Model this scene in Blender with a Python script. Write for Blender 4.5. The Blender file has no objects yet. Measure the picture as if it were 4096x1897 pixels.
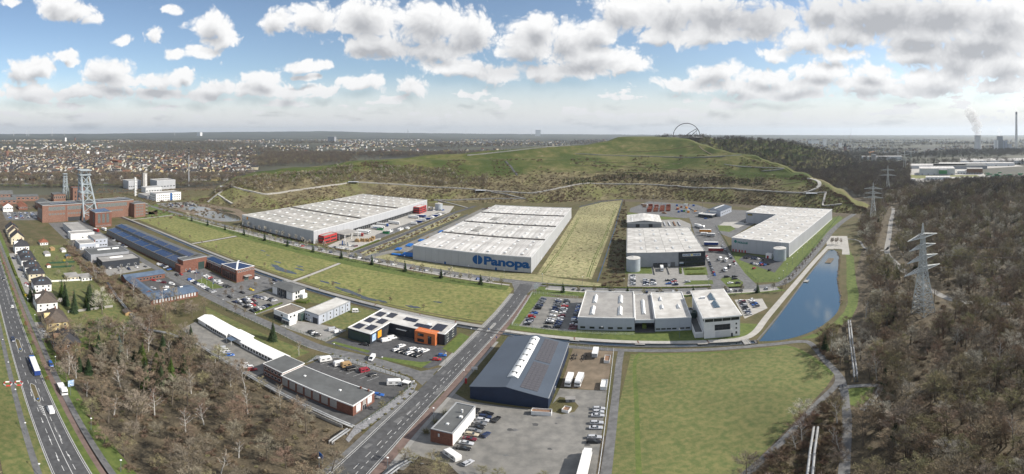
import bpy, bmesh, math, random
from math import sin, cos, tan, atan2, pi, radians, hypot, sqrt, floor
from mathutils import Vector, Matrix, noise as mnoise
random.seed(7)
SC = bpy.context.scene
COL = SC.collection
# ---------------------------------------------------------------- camera: a drone at 115 m, stitched panorama (equirectangular, 138 degrees)
CAM_H, FPX, CX, CY = 115.0, 1700.0, 2048.0, 530.0
cd = bpy.data.cameras.new('camera'); cam = bpy.data.objects.new('camera', cd); COL.objects.link(cam)
cd.type = 'PANO'; cd.panorama_type = 'EQUIRECTANGULAR'
cd.longitude_min = -2048/FPX; cd.longitude_max = 2048/FPX
cd.latitude_max = CY/FPX; cd.latitude_min = -(1897-CY)/FPX
cd.clip_start = 0.5; cd.clip_end = 90000
cam.location = (0, 0, CAM_H); cam.rotation_euler = (pi/2, 0, 0)
SC.camera = cam
SC.render.engine = 'CYCLES'
SC.cycles.max_bounces = 5; SC.cycles.diffuse_bounces = 2; SC.cycles.glossy_bounces = 2
SC.cycles.transmission_bounces = 2; SC.cycles.transparent_max_bounces = 4; SC.cycles.volume_bounces = 0
SC.cycles.use_denoising = True
SC.cycles.volume_step_rate = 4
vs = SC.view_settings
vs.view_transform = 'Standard'; vs.look = 'None'; vs.exposure = 0.3; vs.gamma = 1.0; vs.use_curve_mapping = False
# ---------------------------------------------------------------- sun and sky
SUN_AZ, SUN_EL = radians(92), radians(38)        # azimuth measured to the right of the view axis (+Y)
sd = bpy.data.lights.new('sun', 'SUN'); so = bpy.data.objects.new('sun', sd); COL.objects.link(so)
sd.energy = 4.9; sd.angle = radians(0.6); sd.color = (1.0, .94, .85)
sdir = Vector((sin(SUN_AZ)*cos(SUN_EL), cos(SUN_AZ)*cos(SUN_EL), sin(SUN_EL)))
so.rotation_euler = sdir.to_track_quat('Z', 'Y').to_euler(); so.location = (0, 0, 400)
W = bpy.data.worlds.new('World'); SC.world = W; W.use_nodes = True
NT = W.node_tree; NT.nodes.clear()
def N(tree, typ, **kw):
    n = tree.nodes.new(typ)
    for k, v in kw.items():
        if k.startswith('i_'): n.inputs[int(k[2:])].default_value = v
        else: setattr(n, k, v)
    return n
def L(tree, a, b): tree.links.new(a, b)
def math_(t, op, a, b=None, c=None, clamp=False):
    n = t.nodes.new('ShaderNodeMath'); n.operation = op; n.use_clamp = clamp
    for i, x in enumerate((a, b, c)):
        if x is None: continue
        if isinstance(x, (int, float)): n.inputs[i].default_value = x
        else: t.links.new(x, n.inputs[i])
    return n.outputs[0]
def vmath(t, op, a, b=None, c=None):
    n = t.nodes.new('ShaderNodeVectorMath'); n.operation = op
    for i, x in enumerate((a, b, c)):
        if x is None: continue
        if isinstance(x, tuple): n.inputs[i].default_value = x
        else: t.links.new(x, n.inputs[i])
    return n.outputs['Value'] if op in ('LENGTH', 'DOT_PRODUCT') else n.outputs[0]
def smooth(t, x, a, b):
    n = t.nodes.new('ShaderNodeMapRange'); n.interpolation_type = 'SMOOTHSTEP'
    t.links.new(x, n.inputs[0]); n.inputs[1].default_value = a; n.inputs[2].default_value = b
    return n.outputs[0]
def mixc(t, f, a, b):
    n = t.nodes.new('ShaderNodeMix'); n.data_type = 'RGBA'
    for i, x in ((0, f), (6, a), (7, b)):
        if isinstance(x, (int, float)): n.inputs[i].default_value = x
        elif isinstance(x, tuple): n.inputs[i].default_value = x if len(x) == 4 else x+(1,)
        else: t.links.new(x, n.inputs[i])
    return n.outputs[2]
# clouds: cumulus heaps as (azimuth px, elevation px, half width, half height) in 1/1700 rad, weather heavier towards the sun
CLOUDS = []
def cl(v, x, y, a, b):
    ox, k = (0, .79503) if v == 'l' else (2048, .79503)
    CLOUDS.append((ox+x*k-2048, 530-y*k, a*k, b*k))
for c in [(300,30,130,75),(390,60,120,50),(470,100,62,40),(40,5,60,22),(865,45,60,26),(610,205,52,30),(795,175,80,55),(1060,125,125,80),(1110,190,110,60),(890,275,60,38),(1010,265,90,40),
          (340,280,95,32),(375,308,70,20),(120,360,100,75),(200,340,90,70),(560,350,120,72),(600,400,150,50),(820,400,150,48),(950,390,60,45),(140,470,190,55),(420,470,230,50),(760,470,200,40),(1100,440,110,50),(1310,400,120,45),(1290,450,180,50),(1480,470,110,45),(1010,480,110,45),
          (1420,110,110,75),(1600,90,150,100),(1850,90,230,130),(2150,120,230,120),(2380,160,190,110),(1900,230,240,75),(2200,250,260,70),(1500,335,120,42),(1600,335,70,30),(1540,390,80,20),(1830,410,150,50),(1640,450,120,34),(2060,440,120,55),(2330,350,240,60),(2480,380,150,50),
          (2380,490,80,20)]: cl('l', *c)
for c in [(110,150,150,100),(300,200,180,100),(430,170,130,70),(60,240,160,90),(420,290,260,95),(600,330,150,60),(300,370,260,55),(120,360,100,55),(560,60,200,110),(800,70,260,120),(1050,70,260,120),(1250,110,220,110),(1000,170,230,70),(760,170,180,70),
          (1560,70,160,90),(1850,70,330,130),(2200,70,380,140),(2480,100,260,150),(1700,170,220,70),(2050,170,260,90),(2400,210,300,110),(1480,200,180,70),(1320,265,120,40),(1640,270,170,45),(1020,370,150,62),(1280,385,170,52),(1560,365,190,58),(1830,360,110,55),(860,420,180,45),(1130,440,230,45),(1450,430,260,50),(1800,420,240,55),
          (2050,280,170,80),(2250,300,220,100),(2500,330,200,110),(2150,400,260,70),(2450,430,200,60),(2000,460,260,45),(840,560,100,24),(1040,525,90,28),(1300,480,320,34)]: cl('r', *c)
tc = N(NT, 'ShaderNodeTexCoord'); sep = N(NT, 'ShaderNodeSeparateXYZ'); L(NT, tc.outputs['Generated'], sep.inputs[0])
az = math_(NT, 'ARCTAN2', sep.outputs[0], sep.outputs[1])
el = math_(NT, 'ARCSINE', sep.outputs[2])
cmb = N(NT, 'ShaderNodeCombineXYZ'); L(NT, math_(NT, 'MULTIPLY', az, 17.0), cmb.inputs[0]); L(NT, math_(NT, 'MULTIPLY', el, 17.0), cmb.inputs[1])
sky_uv = cmb.outputs[0]                                          # hundreds of photo pixels
def cloud_density(t, uv, fine=True):
    w = N(t, 'ShaderNodeTexNoise', noise_dimensions='2D'); w.inputs['Scale'].default_value = .55; w.inputs['Detail'].default_value = 5; w.inputs['Roughness'].default_value = .5
    L(t, uv, w.inputs['Vector'])
    p = vmath(t, 'MULTIPLY_ADD', vmath(t, 'SUBTRACT', w.outputs['Color'], (.5, .5, .5)), (1.2, .7, 0), uv)
    acc = None
    for (cx, cy, a, b) in CLOUDS:
        d = vmath(t, 'LENGTH', vmath(t, 'MULTIPLY_ADD', p, (78/a, 78/b, 0), (-.78*cx/a, -.78*cy/b, 0)))
        acc = d if acc is None else math_(t, 'SMOOTH_MIN', acc, d, .40)
    d = math_(t, 'SUBTRACT', 1.0, acc)
    # beyond the picture the same broken cumulus goes on
    n3 = N(t, 'ShaderNodeTexNoise', noise_dimensions='2D'); n3.inputs['Scale'].default_value = .42; n3.inputs['Detail'].default_value = 3
    L(t, uv, n3.inputs['Vector'])
    gen = math_(t, 'MULTIPLY_ADD', n3.outputs[0], 4.2, -1.75)
    s2 = N(t, 'ShaderNodeSeparateXYZ'); L(t, uv, s2.inputs[0])
    out = math_(t, 'MAXIMUM', smooth(t, math_(t, 'ABSOLUTE', s2.outputs[0]), 21.5, 24), smooth(t, s2.outputs[1], 5.6, 7.5))
    d = math_(t, 'ADD', math_(t, 'MULTIPLY', d, math_(t, 'SUBTRACT', 1.0, out)), math_(t, 'MULTIPLY', gen, out))
    # thin layered heaps low over the horizon
    n4 = N(t, 'ShaderNodeTexNoise', noise_dimensions='2D'); n4.inputs['Scale'].default_value = 1.0; n4.inputs['Detail'].default_value = 5
    L(t, vmath(t, 'MULTIPLY', uv, (.55, 2.2, 1)), n4.inputs['Vector'])
    low = math_(t, 'MULTIPLY', math_(t, 'MULTIPLY_ADD', n4.outputs[0], 2.6, -1.12), math_(t, 'MULTIPLY', smooth(t, s2.outputs[1], 2.6, 1.2), smooth(t, s2.outputs[1], .15, .5)))
    d = math_(t, 'MAXIMUM', math_(t, 'MAXIMUM', d, low), -1.0)
    if not fine: return d
    bill = None
    for sc, am in ((1.0, .20), (2.6, .20), (6.5, .11)):               # cauliflower heads
        v = N(t, 'ShaderNodeTexVoronoi', voronoi_dimensions='2D', feature='SMOOTH_F1'); v.inputs['Scale'].default_value = sc; v.inputs['Smoothness'].default_value = .5; L(t, p, v.inputs['Vector'])
        q = math_(t, 'MULTIPLY', math_(t, 'SUBTRACT', .42, v.outputs['Distance']), am*1.5); bill = q if bill is None else math_(t, 'ADD', bill, q)
    n2 = N(t, 'ShaderNodeTexNoise', noise_dimensions='2D'); n2.inputs['Scale'].default_value = 2.2; n2.inputs['Detail'].default_value = 7; n2.inputs['Roughness'].default_value = .58
    L(t, p, n2.inputs['Vector'])
    f = math_(t, 'MULTIPLY_ADD', math_(t, 'SUBTRACT', n2.outputs[0], .5), .5, bill); return math_(t, 'ADD', d, f), f
den, relief = cloud_density(NT, sky_uv)
base_up = cloud_density(NT, vmath(NT, 'ADD', sky_uv, (.16, .42, 0)), False)      # what lies between here and the sun
alpha = smooth(NT, den, .20, .55)
shade = math_(NT, 'SUBTRACT', math_(NT, 'MULTIPLY', smooth(NT, base_up, .30, 1.05), 1.0), math_(NT, 'MULTIPLY', relief, .7), clamp=True)
thick = None                                                      # the deep banks, whose undersides go grey
for (cx, cy, a, b) in ((1430, 470, 520, 95), (950, 475, 330, 60), (-420, 330, 330, 45), (30, 250, 260, 50), (1750, 330, 260, 60), (-1500, 145, 500, 25)):
    d_ = smooth(NT, vmath(NT, 'LENGTH', vmath(NT, 'MULTIPLY_ADD', sky_uv, (100/a, 100/b, 0), (-cx/a, -cy/b, 0))), 1.25, .2); thick = d_ if thick is None else math_(NT, 'MAXIMUM', thick, d_)
shade = math_(NT, 'MULTIPLY_ADD', thick, .42, shade, clamp=True)
nish = N(NT, 'ShaderNodeTexSky', sky_type='NISHITA', sun_disc=False)
nish.sun_elevation = SUN_EL; nish.sun_rotation = SUN_AZ; nish.air_density = 1.0; nish.dust_density = .7; nish.ozone_density = 1.6
bg1 = N(NT, 'ShaderNodeBackground'); L(NT, nish.outputs[0], bg1.inputs[0]); bg1.inputs[1].default_value = 0.11
lit = mixc(NT, shade, (.82, .82, .82), (.39, .40, .425))
hz = smooth(NT, el, .15, .01)                                      # low in the sky the heaps melt into pale air
lit = mixc(NT, math_(NT, 'MULTIPLY', hz, .66), lit, (.55, .56, .58))
bg2 = N(NT, 'ShaderNodeBackground'); L(NT, lit, bg2.inputs[0]); bg2.inputs[1].default_value = 1.0
ms = N(NT, 'ShaderNodeMixShader'); L(NT, math_(NT, 'MAXIMUM', alpha, math_(NT, 'MULTIPLY', hz, .97)), ms.inputs[0]); L(NT, bg1.outputs[0], ms.inputs[1]); L(NT, bg2.outputs[0], ms.inputs[2])
wo = N(NT, 'ShaderNodeOutputWorld'); L(NT, ms.outputs[0], wo.inputs[0])
W.cycles.sampling_method = 'MANUAL'; W.cycles.sample_map_resolution = 256
# ---------------------------------------------------------------- survey: photo sightings to ground positions
VIEW = {'F':(0,0,1),'D':(0,0,1.59006),'a':(0,500,.41916),'b':(0,900,.41907),'c':(0,1300,.5005),'d':(700,950,.41907),'e':(900,1200,.5841),'f':(900,700,.41911),'g':(1600,700,.46107),'h':(1700,1250,.5423),
        'i':(2400,760,.40241),'j':(2000,1080,.42702),'k':(3000,850,.46108),'l':(2700,1300,.5005),'m':(3300,1250,.54223),'n':(3300,420,.31853),'o':(2300,440,.42702),'p':(1300,480,.42702)}
def px(v, x, y):
    ox, oy, k = VIEW[v]; return ox+x*k, oy+y*k
def G(v, x, y, z=0.0):
    """the place at height z sighted at (x, y) of view v"""
    a, b = px(v, x, y); dep = (b-CY)/FPX; d = (CAM_H-z)/tan(dep); th = (a-CX)/FPX
    return Vector((d*sin(th), d*cos(th), z))
def GD(v, x, dist, z=0.0):
    a, _ = px(v, x, 0); th = (a-CX)/FPX
    return Vector((dist*sin(th), dist*cos(th), z))
def Gs(v, pts, z=0.0): return [G(v, x, y, z) for x, y in pts]
def Zat(v, y, dist):                                              # height of a point sighted at row y, dist metres away
    _, b = px(v, 0, y); return CAM_H-dist*tan((b-CY)/FPX)
GRID = radians(-15.75)                                            # the estate's street grid
# ---------------------------------------------------------------- mesh and object helpers
class MB:
    def __init__(s): s.v, s.f, s.m = [], [], []
    def add(s, vs, fs, m=0):
        o = len(s.v); s.v += [tuple(p) for p in vs]; s.f += [tuple(i+o for i in f) for f in fs]; s.m += [m]*len(fs); return s
    def box(s, x0, x1, y0, y1, z0, z1, m=0):
        return s.add([(x0,y0,z0),(x1,y0,z0),(x1,y1,z0),(x0,y1,z0),(x0,y0,z1),(x1,y0,z1),(x1,y1,z1),(x0,y1,z1)],
                     [(0,3,2,1),(4,5,6,7),(0,1,5,4),(1,2,6,5),(2,3,7,6),(3,0,4,7)], m)
    def obox(s, c, ux, hx, hy, z0, z1, m=0):                       # box round c, long axis along angle ux
        a, b = cos(ux), sin(ux); P = []
        for z in (z0, z1):
            for sx, sy in ((-1,-1),(1,-1),(1,1),(-1,1)):
                P.append((c[0]+sx*hx*a-sy*hy*b, c[1]+sx*hx*b+sy*hy*a, z))
        return s.add(P, [(0,3,2,1),(4,5,6,7),(0,1,5,4),(1,2,6,5),(2,3,7,6),(3,0,4,7)], m)
    def prism(s, poly, z0, z1, m=0, mt=None):
        n = len(poly); vs = [(p[0],p[1],z0) for p in poly]+[(p[0],p[1],z1) for p in poly]
        s.add(vs, [(i,(i+1)%n,n+(i+1)%n,n+i) for i in range(n)], m)
        return s.add([(p[0],p[1],z1) for p in poly], [tuple(range(n))], m if mt is None else mt)
    def walls(s, poly, z0, z1, m=0):
        n = len(poly); vs = [(p[0],p[1],z0) for p in poly]+[(p[0],p[1],z1) for p in poly]
        return s.add(vs, [(i,(i+1)%n,n+(i+1)%n,n+i) for i in range(n)], m)
    def tube(s, pts, r, n=6, m=0, cap=False):
        pts = [Vector(p) for p in pts]; K = len(pts); rs = r if isinstance(r, (list, tuple)) else [r]*K; vs = []; fs = []
        for i, p in enumerate(pts):
            t = (pts[min(i+1,K-1)]-pts[max(i-1,0)]).normalized()
            u = t.cross(Vector((0,0,1)) if abs(t.z) < .9 else Vector((1,0,0))).normalized(); w = t.cross(u)
            for k in range(n):
                a = 2*pi*k/n; vs.append(p+(u*cos(a)+w*sin(a))*rs[i])
        for i in range(K-1):
            for k in range(n): fs.append((i*n+k, i*n+(k+1)%n, (i+1)*n+(k+1)%n, (i+1)*n+k))
        if cap: fs += [tuple(range(n))[::-1], tuple(range((K-1)*n, K*n))]
        return s.add(vs, fs, m)
    def bar(s, a, b, t, m=0):                                      # square bar
        return s.tube([a, b], t*.7071, 4, m, True)
    def lathe(s, prof, n=16, c=(0,0), m=0, cap=True):              # prof: (radius, z)
        vs = [(c[0]+r*cos(2*pi*k/n), c[1]+r*sin(2*pi*k/n), z) for r, z in prof for k in range(n)]; K = len(prof)
        fs = [(i*n+k, i*n+(k+1)%n, (i+1)*n+(k+1)%n, (i+1)*n+k) for i in range(K-1) for k in range(n)]
        if cap: fs.append(tuple(range((K-1)*n, K*n)))
        return s.add(vs, fs, m)
    def face(s, pts, m=0): return s.add(pts, [tuple(range(len(pts)))], m)
    def mesh(s, name, mats, sm=False):
        me = bpy.data.meshes.new(name); me.from_pydata(s.v, [], s.f)
        for mt in (mats if isinstance(mats, (list, tuple)) else [mats]): me.materials.append(M[mt] if isinstance(mt, str) else mt)
        if any(s.m): me.polygons.foreach_set('material_index', s.m)
        if sm: me.polygons.foreach_set('use_smooth', [True]*len(me.polygons))
        me.update(); return me
    def obj(s, name, mats, parent=None, sm=False, loc=None, rz=0): return link(name, s.mesh(name, mats, sm), parent, loc, rz)
def link(name, data, parent=None, loc=None, rz=0.0, sc=None):
    o = bpy.data.objects.new(name, data); COL.objects.link(o)
    if parent is not None: o.parent = parent
    if loc is not None: o.location = loc
    if rz: o.rotation_euler = (0, 0, rz)
    if sc is not None: o.scale = sc if isinstance(sc, (tuple, list)) else (sc, sc, sc)
    return o
def tag(o, label, cat, group=None):
    o['label'] = label; o['category'] = cat
    if group: o['group'] = group
    return o
def thing(name, label, cat, loc=(0,0,0), rz=0.0, group=None):
    o = link(name, None, None, loc, rz); o.empty_display_size = .5; return tag(o, label, cat, group)
def struct(o): o['kind'] = 'structure'; return o
def stuff(o, label=None, cat=None):
    o['kind'] = 'stuff'
    if label: o['label'] = label; o['category'] = cat
    return o
def copytree(o, parent=None, loc=None, rz=None):
    c = o.copy(); COL.objects.link(c); c.parent = parent
    if loc is not None: c.location = loc
    if rz is not None: c.rotation_euler = (0, 0, rz)
    for ch in list(o.children): copytree(ch, c)
    return c
# ---------------------------------------------------------------- procedural materials
M = {}
def mat(name, c, rough=.85, var=.18, scale=.6, c2=None, bump=0.0, bscale=None, metal=0.0, spec=.3, rnd=0.0, big=0.0, bigscale=.03, gen=False, stretch=None):
    """colour c broken up towards c2 (or darker/lighter) by two octaves of noise in object space"""
    m = bpy.data.materials.new(name); m.use_nodes = True; t = m.node_tree; b = t.nodes['Principled BSDF']
    b.inputs['Roughness'].default_value = rough; b.inputs['Metallic'].default_value = metal; b.inputs['Specular IOR Level'].default_value = spec
    geo = N(t, 'ShaderNodeNewGeometry') if gen else N(t, 'ShaderNodeTexCoord'); P = geo.outputs['Position'] if gen else geo.outputs['Object']
    if stretch: P = vmath(t, 'MULTIPLY', P, stretch)
    n = N(t, 'ShaderNodeTexNoise'); n.inputs['Scale'].default_value = scale; n.inputs['Detail'].default_value = 5; n.inputs['Roughness'].default_value = .6; L(t, P, n.inputs['Vector'])
    ca = c2 if c2 else tuple(x*(1-var*1.6) for x in c); cb = c if c2 else tuple(min(1, x*(1+var)) for x in c)
    col = mixc(t, smooth(t, n.outputs[0], .3, .7), ca, cb)
    if big:
        n2 = N(t, 'ShaderNodeTexNoise'); n2.inputs['Scale'].default_value = bigscale; n2.inputs['Detail'].default_value = 3; L(t, P, n2.inputs['Vector'])
        k = math_(t, 'MULTIPLY_ADD', math_(t, 'SUBTRACT', n2.outputs[0], .5), big*2, 1.0)
        col = vmath(t, 'MULTIPLY', col, vmath(t, 'MULTIPLY', N2V(t, k), (1,1,1)))
    if rnd:
        oi = N(t, 'ShaderNodeObjectInfo'); h = N(t, 'ShaderNodeHueSaturation'); L(t, col, h.inputs['Color'])
        L(t, math_(t, 'MULTIPLY_ADD', oi.outputs['Random'], rnd, 1-rnd/2), h.inputs['Value'])
        L(t, math_(t, 'MULTIPLY_ADD', math_(t, 'FRACT', math_(t, 'MULTIPLY', oi.outputs['Random'], 7.3)), rnd*.08, .5-rnd*.04), h.inputs['Hue']); col = h.outputs[0]
    L(t, col, b.inputs['Base Color'])
    if bump:
        bp = N(t, 'ShaderNodeBump'); bp.inputs['Strength'].default_value = bump; bp.inputs['Distance'].default_value = 1.0
        nb = n
        if bscale: nb = N(t, 'ShaderNodeTexNoise'); nb.inputs['Scale'].default_value = bscale; nb.inputs['Detail'].default_value = 4; L(t, P, nb.inputs['Vector'])
        L(t, nb.outputs[0], bp.inputs['Height']); L(t, bp.outputs[0], b.inputs['Normal'])
    M[name] = m; return m
def N2V(t, x):
    n = N(t, 'ShaderNodeCombineXYZ')
    for i in range(3): L(t, x, n.inputs[i])
    return n.outputs[0]
# ---------------------------------------------------------------- palette (real-world base colours)
mat('far_land', (.085,.085,.055), c2=(.040,.040,.036), scale=.0022, big=.5, bigscale=.0007, gen=True)
mat('litter', (.135,.110,.072), c2=(.060,.050,.034), scale=.22, big=.35, bigscale=.03, bump=.5, bscale=1.2, gen=True)
mat('scrubland', (.12,.098,.052), c2=(.075,.075,.03), scale=.09, big=.3, bigscale=.012, bump=.5, bscale=.9, gen=True)
mat('grass', (.120,.148,.040), c2=(.070,.102,.026), scale=.4, big=.40, bigscale=.03, bump=.12, bscale=2.3, gen=True)
mat('field_grass', (.235,.215,.082), c2=(.105,.132,.038), scale=.30, big=.45, bigscale=.022, bump=.15, bscale=2.1, gen=True)
mat('meadow', (.165,.156,.062), c2=(.080,.106,.034), scale=.42, big=.42, bigscale=.03, bump=.2, bscale=2.7, gen=True)
mat('dry_grass', (.34,.300,.170), c2=(.175,.180,.080), scale=.30, big=.6, bigscale=.016, bump=.25, bscale=1.7, gen=True)
mat('asphalt', (.142,.142,.142), var=.16, scale=.4, big=.3, bigscale=.07, gen=True)
mat('asphalt_dark', (.084,.085,.088), var=.14, scale=.5, big=.3, bigscale=.09, gen=True)
mat('asphalt_patch', (.085,.085,.086), var=.12, scale=.5, gen=True)
mat('yard', (.225,.216,.198), c2=(.150,.147,.138), scale=.25, big=.3, bigscale=.045, gen=True)
mat('paving', (.265,.258,.243), var=.08, scale=.3, big=.12, bigscale=.05, gen=True)
mat('pale_paving', (.38,.365,.335), var=.08, scale=.3, big=.1, bigscale=.05, gen=True)
mat('red_path', (.165,.118,.102), var=.12, scale=.4, gen=True)
mat('gravel', (.30,.30,.31), c2=(.16,.16,.165), scale=1.6, gen=True)
mat('dirt', (.205,.160,.115), c2=(.13,.105,.075), scale=.18, big=.2, bigscale=.05, gen=True)
mat('kerb', (.36,.36,.35), var=.1); mat('line_white', (.55,.55,.54), var=.08, scale=1.5)
mat('canal_wall', (.155,.150,.145), var=.15)
mat('red_brown_boards', (.16,.09,.065), var=.2)
# water
def water(name, c, rough=.06, wave=.05):
    m = bpy.data.materials.new(name); m.use_nodes = True; t = m.node_tree; b = t.nodes['Principled BSDF']
    b.inputs['Base Color'].default_value = c+(1,); b.inputs['Roughness'].default_value = rough; b.inputs['Specular IOR Level'].default_value = .5; b.inputs['IOR'].default_value = 2.1
    g = N(t, 'ShaderNodeNewGeometry'); n = N(t, 'ShaderNodeTexNoise'); n.inputs['Scale'].default_value = .9; n.inputs['Detail'].default_value = 3; L(t, g.outputs['Position'], n.inputs['Vector'])
    bp = N(t, 'ShaderNodeBump'); bp.inputs['Strength'].default_value = wave; bp.inputs['Distance'].default_value = .3; L(t, n.outputs[0], bp.inputs['Height']); L(t, bp.outputs[0], b.inputs['Normal']); M[name] = m
water('lake_water', (.030,.066,.100), .03, .03); water('canal_water', (.012,.020,.026)); water('puddle_water', (.06,.06,.05), .05, .02)
# ---------------------------------------------------------------- frame of the estate grid
CA, SA = cos(GRID), sin(GRID)
def UV(u, v, z=0.0): return Vector((u*CA-v*SA, u*SA+v*CA, z))
def toUV(P): return (P[0]*CA+P[1]*SA, -P[0]*SA+P[1]*CA)
def sheet(name, pts, z, material, parent=None, kind=True):
    """a flat laid surface from a polygon of (u, v) corners"""
    bm = bmesh.new(); f = bm.faces.new([bm.verts.new(UV(u, v, z)) for u, v in pts]); bm.normal_update()
    if f.normal.z < 0: f.normal_flip()
    bmesh.ops.triangulate(bm, faces=[f]); me = bpy.data.meshes.new(name); bm.to_mesh(me); bm.free(); me.materials.append(M[material])
    o = link(name, me, parent)
    return struct(o) if kind and parent is None else o
def offset(pts, d):
    out = []; n = len(pts)
    for i, p in enumerate(pts):
        a = pts[max(i-1, 0)]; b = pts[min(i+1, n-1)]; t = Vector((b[0]-a[0], b[1]-a[1])); t = t.normalized() if t.length else Vector((1, 0)); out.append((p[0]-t.y*d, p[1]+t.x*d))
    return out
def smoothline(pts, n=6):
    P = [Vector(p) for p in pts]; out = []
    for i in range(len(P)-1):
        p0, p1, p2, p3 = P[max(i-1,0)], P[i], P[i+1], P[min(i+2,len(P)-1)]
        for k in range(n):
            t = k/n; out.append(tuple(.5*((2*p1)+(p2-p0)*t+(2*p0-5*p1+4*p2-p3)*t*t+(3*p1-p0-3*p2+p3)*t**3)))
    out.append(tuple(P[-1])); return out
def strip(name, pts, w, z, material, parent=None, h=0.0):
    """a road, path or kerb of width w along a (u, v) line; h > 0 gives it sides"""
    A = offset(pts, w/2); B = offset(pts, -w/2); b = MB(); n = len(pts)
    vs = [UV(*p, z+h) for p in A]+[UV(*p, z+h) for p in B]; b.add(vs, [(i, n+i, n+i+1, i+1) for i in range(n-1)])
    if h:
        for Q, s in ((A, 1), (B, -1)):
            v2 = [UV(*p, z+h) for p in Q]+[UV(*p, z) for p in Q]; b.add(v2, [(i, i+1, n+i+1, n+i) if s > 0 else (i, n+i, n+i+1, i+1) for i in range(n-1)])
    o = b.obj(name, material, parent); return struct(o) if parent is None else o
def along(pts, step, start=0.0):
    """(point, angle) every step metres along a (u, v) line"""
    out = []; left = start
    for a, b in zip(pts, pts[1:]):
        d = hypot(b[0]-a[0], b[1]-a[1]); an = atan2(b[1]-a[1], b[0]-a[0])
        while left <= d: out.append(((a[0]+(b[0]-a[0])*left/d, a[1]+(b[1]-a[1])*left/d), an)); left += step
        left -= d
    return out
def dashes(name, pts, w, ln, gap, z, parent=None):
    me = MB().box(-ln/2, ln/2, -w/2, w/2, 0, .004).mesh(name, 'line_white')
    for (p, an) in along(pts, ln+gap, gap):
        link(name, me, parent, UV(*p, z), GRID+an)
def inside(p, poly):
    x, y = p; c = False; n = len(poly)
    for i in range(n):
        x1, y1 = poly[i]; x2, y2 = poly[i-1]
        if (y1 > y) != (y2 > y) and x < (x2-x1)*(y-y1)/(y2-y1)+x1: c = not c
    return c
# ---------------------------------------------------------------- the ground
b = MB(); R = [0, 300, 800, 2000, 5000, 11000, 18200]; n = 64
b.add([(0,0,0)]+[(r*sin(2*pi*k/n), r*cos(2*pi*k/n), 0) for r in R[1:] for k in range(n)], [(0, 1+(k+1)%n, 1+k) for k in range(n)]+[(1+i*n+k, 1+i*n+(k+1)%n, 1+(i+1)*n+(k+1)%n, 1+(i+1)*n+k) for i in range(len(R)-2) for k in range(n)])
struct(b.obj('ground', 'far_land'))
sheet('woodland_floor', [(-640,-140),(420,-140),(520,60),(520,640),(240,640),(140,760),(-120,800),(-760,560),(-760,40)], .03, 'litter')
sheet('estate_lawn', [(-560,60),(-221,60),(-215,96),(-180,110.5),(-86,110.5),(-60,104),(100,190),(300,470),(240,560),(100,690),(-90,705),(-300,620),(-560,560),(-720,470),(-760,200)], .06, 'scrubland')
# fields
sheet('field', [(-505,224),(-371,224),(-371,291),(-507,289)], .09, 'field_grass'); sheet('field', [(-364,224),(-227,225),(-230,292),(-364,291)], .09, 'field_grass')
sheet('field', [(-222,225),(-78,224),(-80,287),(-86,292),(-226,294)], .09, 'field_grass')
sheet('meadow', [(1,200),(40,198.5),(76,196),(81,189),(83.5,178),(84.5,160),(76,151),(66,142.5),(47,125),(30,108),(12,92),(-10,70),(-4,150)], .09, 'meadow')
sheet('dry_field', [(-71,322),(-28,318),(-11,716),(-45,690),(-74,640)], .09, 'dry_grass')
sheet('verge', [(-405,309),(-240,309),(-240,313),(-288,315),(-405,315)], .09, 'grass')
sheet('verge', [(-224,311),(-80,307),(-20,301),(-20,309),(-72,323),(-182,325),(-224,330)], .09, 'dry_grass')
sheet('verge', [(-530,225),(-508,225),(-512,290),(-560,280)], .09, 'grass')
sheet('tree_verge', [(-505,276),(-226,281),(-84,283),(-84,292),(-226,297),(-412,291),(-507,288)], .12, 'grass')
sheet('lawn', [(94,386),(89,322),(91,298),(108,294),(121,300),(160,352),(271,492),(275,508),(252,497),(139,352)], .09, 'grass')
sheet('lawn', [(-68,222),(-28,218),(6,214),(60,208.5),(63,215),(72,226),(58,232),(-62,284),(-66,284)], .09, 'grass')
sheet('verge', [(-62,282),(70,278),(106,274),(104,283),(70,287),(-6,292),(-66,296)], .10, 'grass')
sheet('lawn', [(-250,60),(-219,60),(-219,95),(-300,97),(-412,101),(-415,66)], .09, 'meadow')
sheet('lawn', [(-219,54),(-200,54),(-196,60),(-212,95),(-218,95)], .092, 'grass')
sheet('lawn', [(-222,144),(-138,148),(-138,136),(-166,136.5),(-210,137)], .09, 'meadow')
sheet('lawn', [(-159,180),(-140,180),(-138,212),(-200,212),(-193,194),(-172,206)], .09, 'meadow')
sheet('lawn', [(-600,190),(-540,215),(-528,262),(-600,300),(-660,260)], .09, 'grass')
# north street by the housing
WEST = [(-700,30),(-400,29.3),(-60,28.4),(40,28)]
strip('verge', [(-640,34.6),(40,34.4)], 20, .09, 'grass'); strip('verge', [(-640,18.2),(-300,18),(-100,17.2),(40,17)], 12.8, .088, 'meadow')
R_WEST = strip('road', WEST, 9.6, .14, 'asphalt_dark')
strip('kerb', offset(WEST, 4.95), .3, .09, 'kerb', h=.13); strip('kerb', offset(WEST, -4.95), .3, .09, 'kerb', h=.13)
strip('bicycle_path', [(-640,36.6),(-220,37.2),(40,36)], 2.0, .12, 'red_path'); strip('pavement', [(-640,39.2),(-220,39.8),(-60,37.8),(40,37.8)], 2.4, .12, 'asphalt')
strip('footpath', [(-640,21.8),(-225,21),(-109,20),(40,19.5)], 2.0, .12, 'asphalt')
for o_, a, b_ in ((1.55, -640, -60), (-1.55, -640, -60)):
    dashes('lane_marking', [(-520, 29.2+o_), (-60, 28.4+o_)], .16, 3, 4.5, .15, R_WEST)
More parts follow.
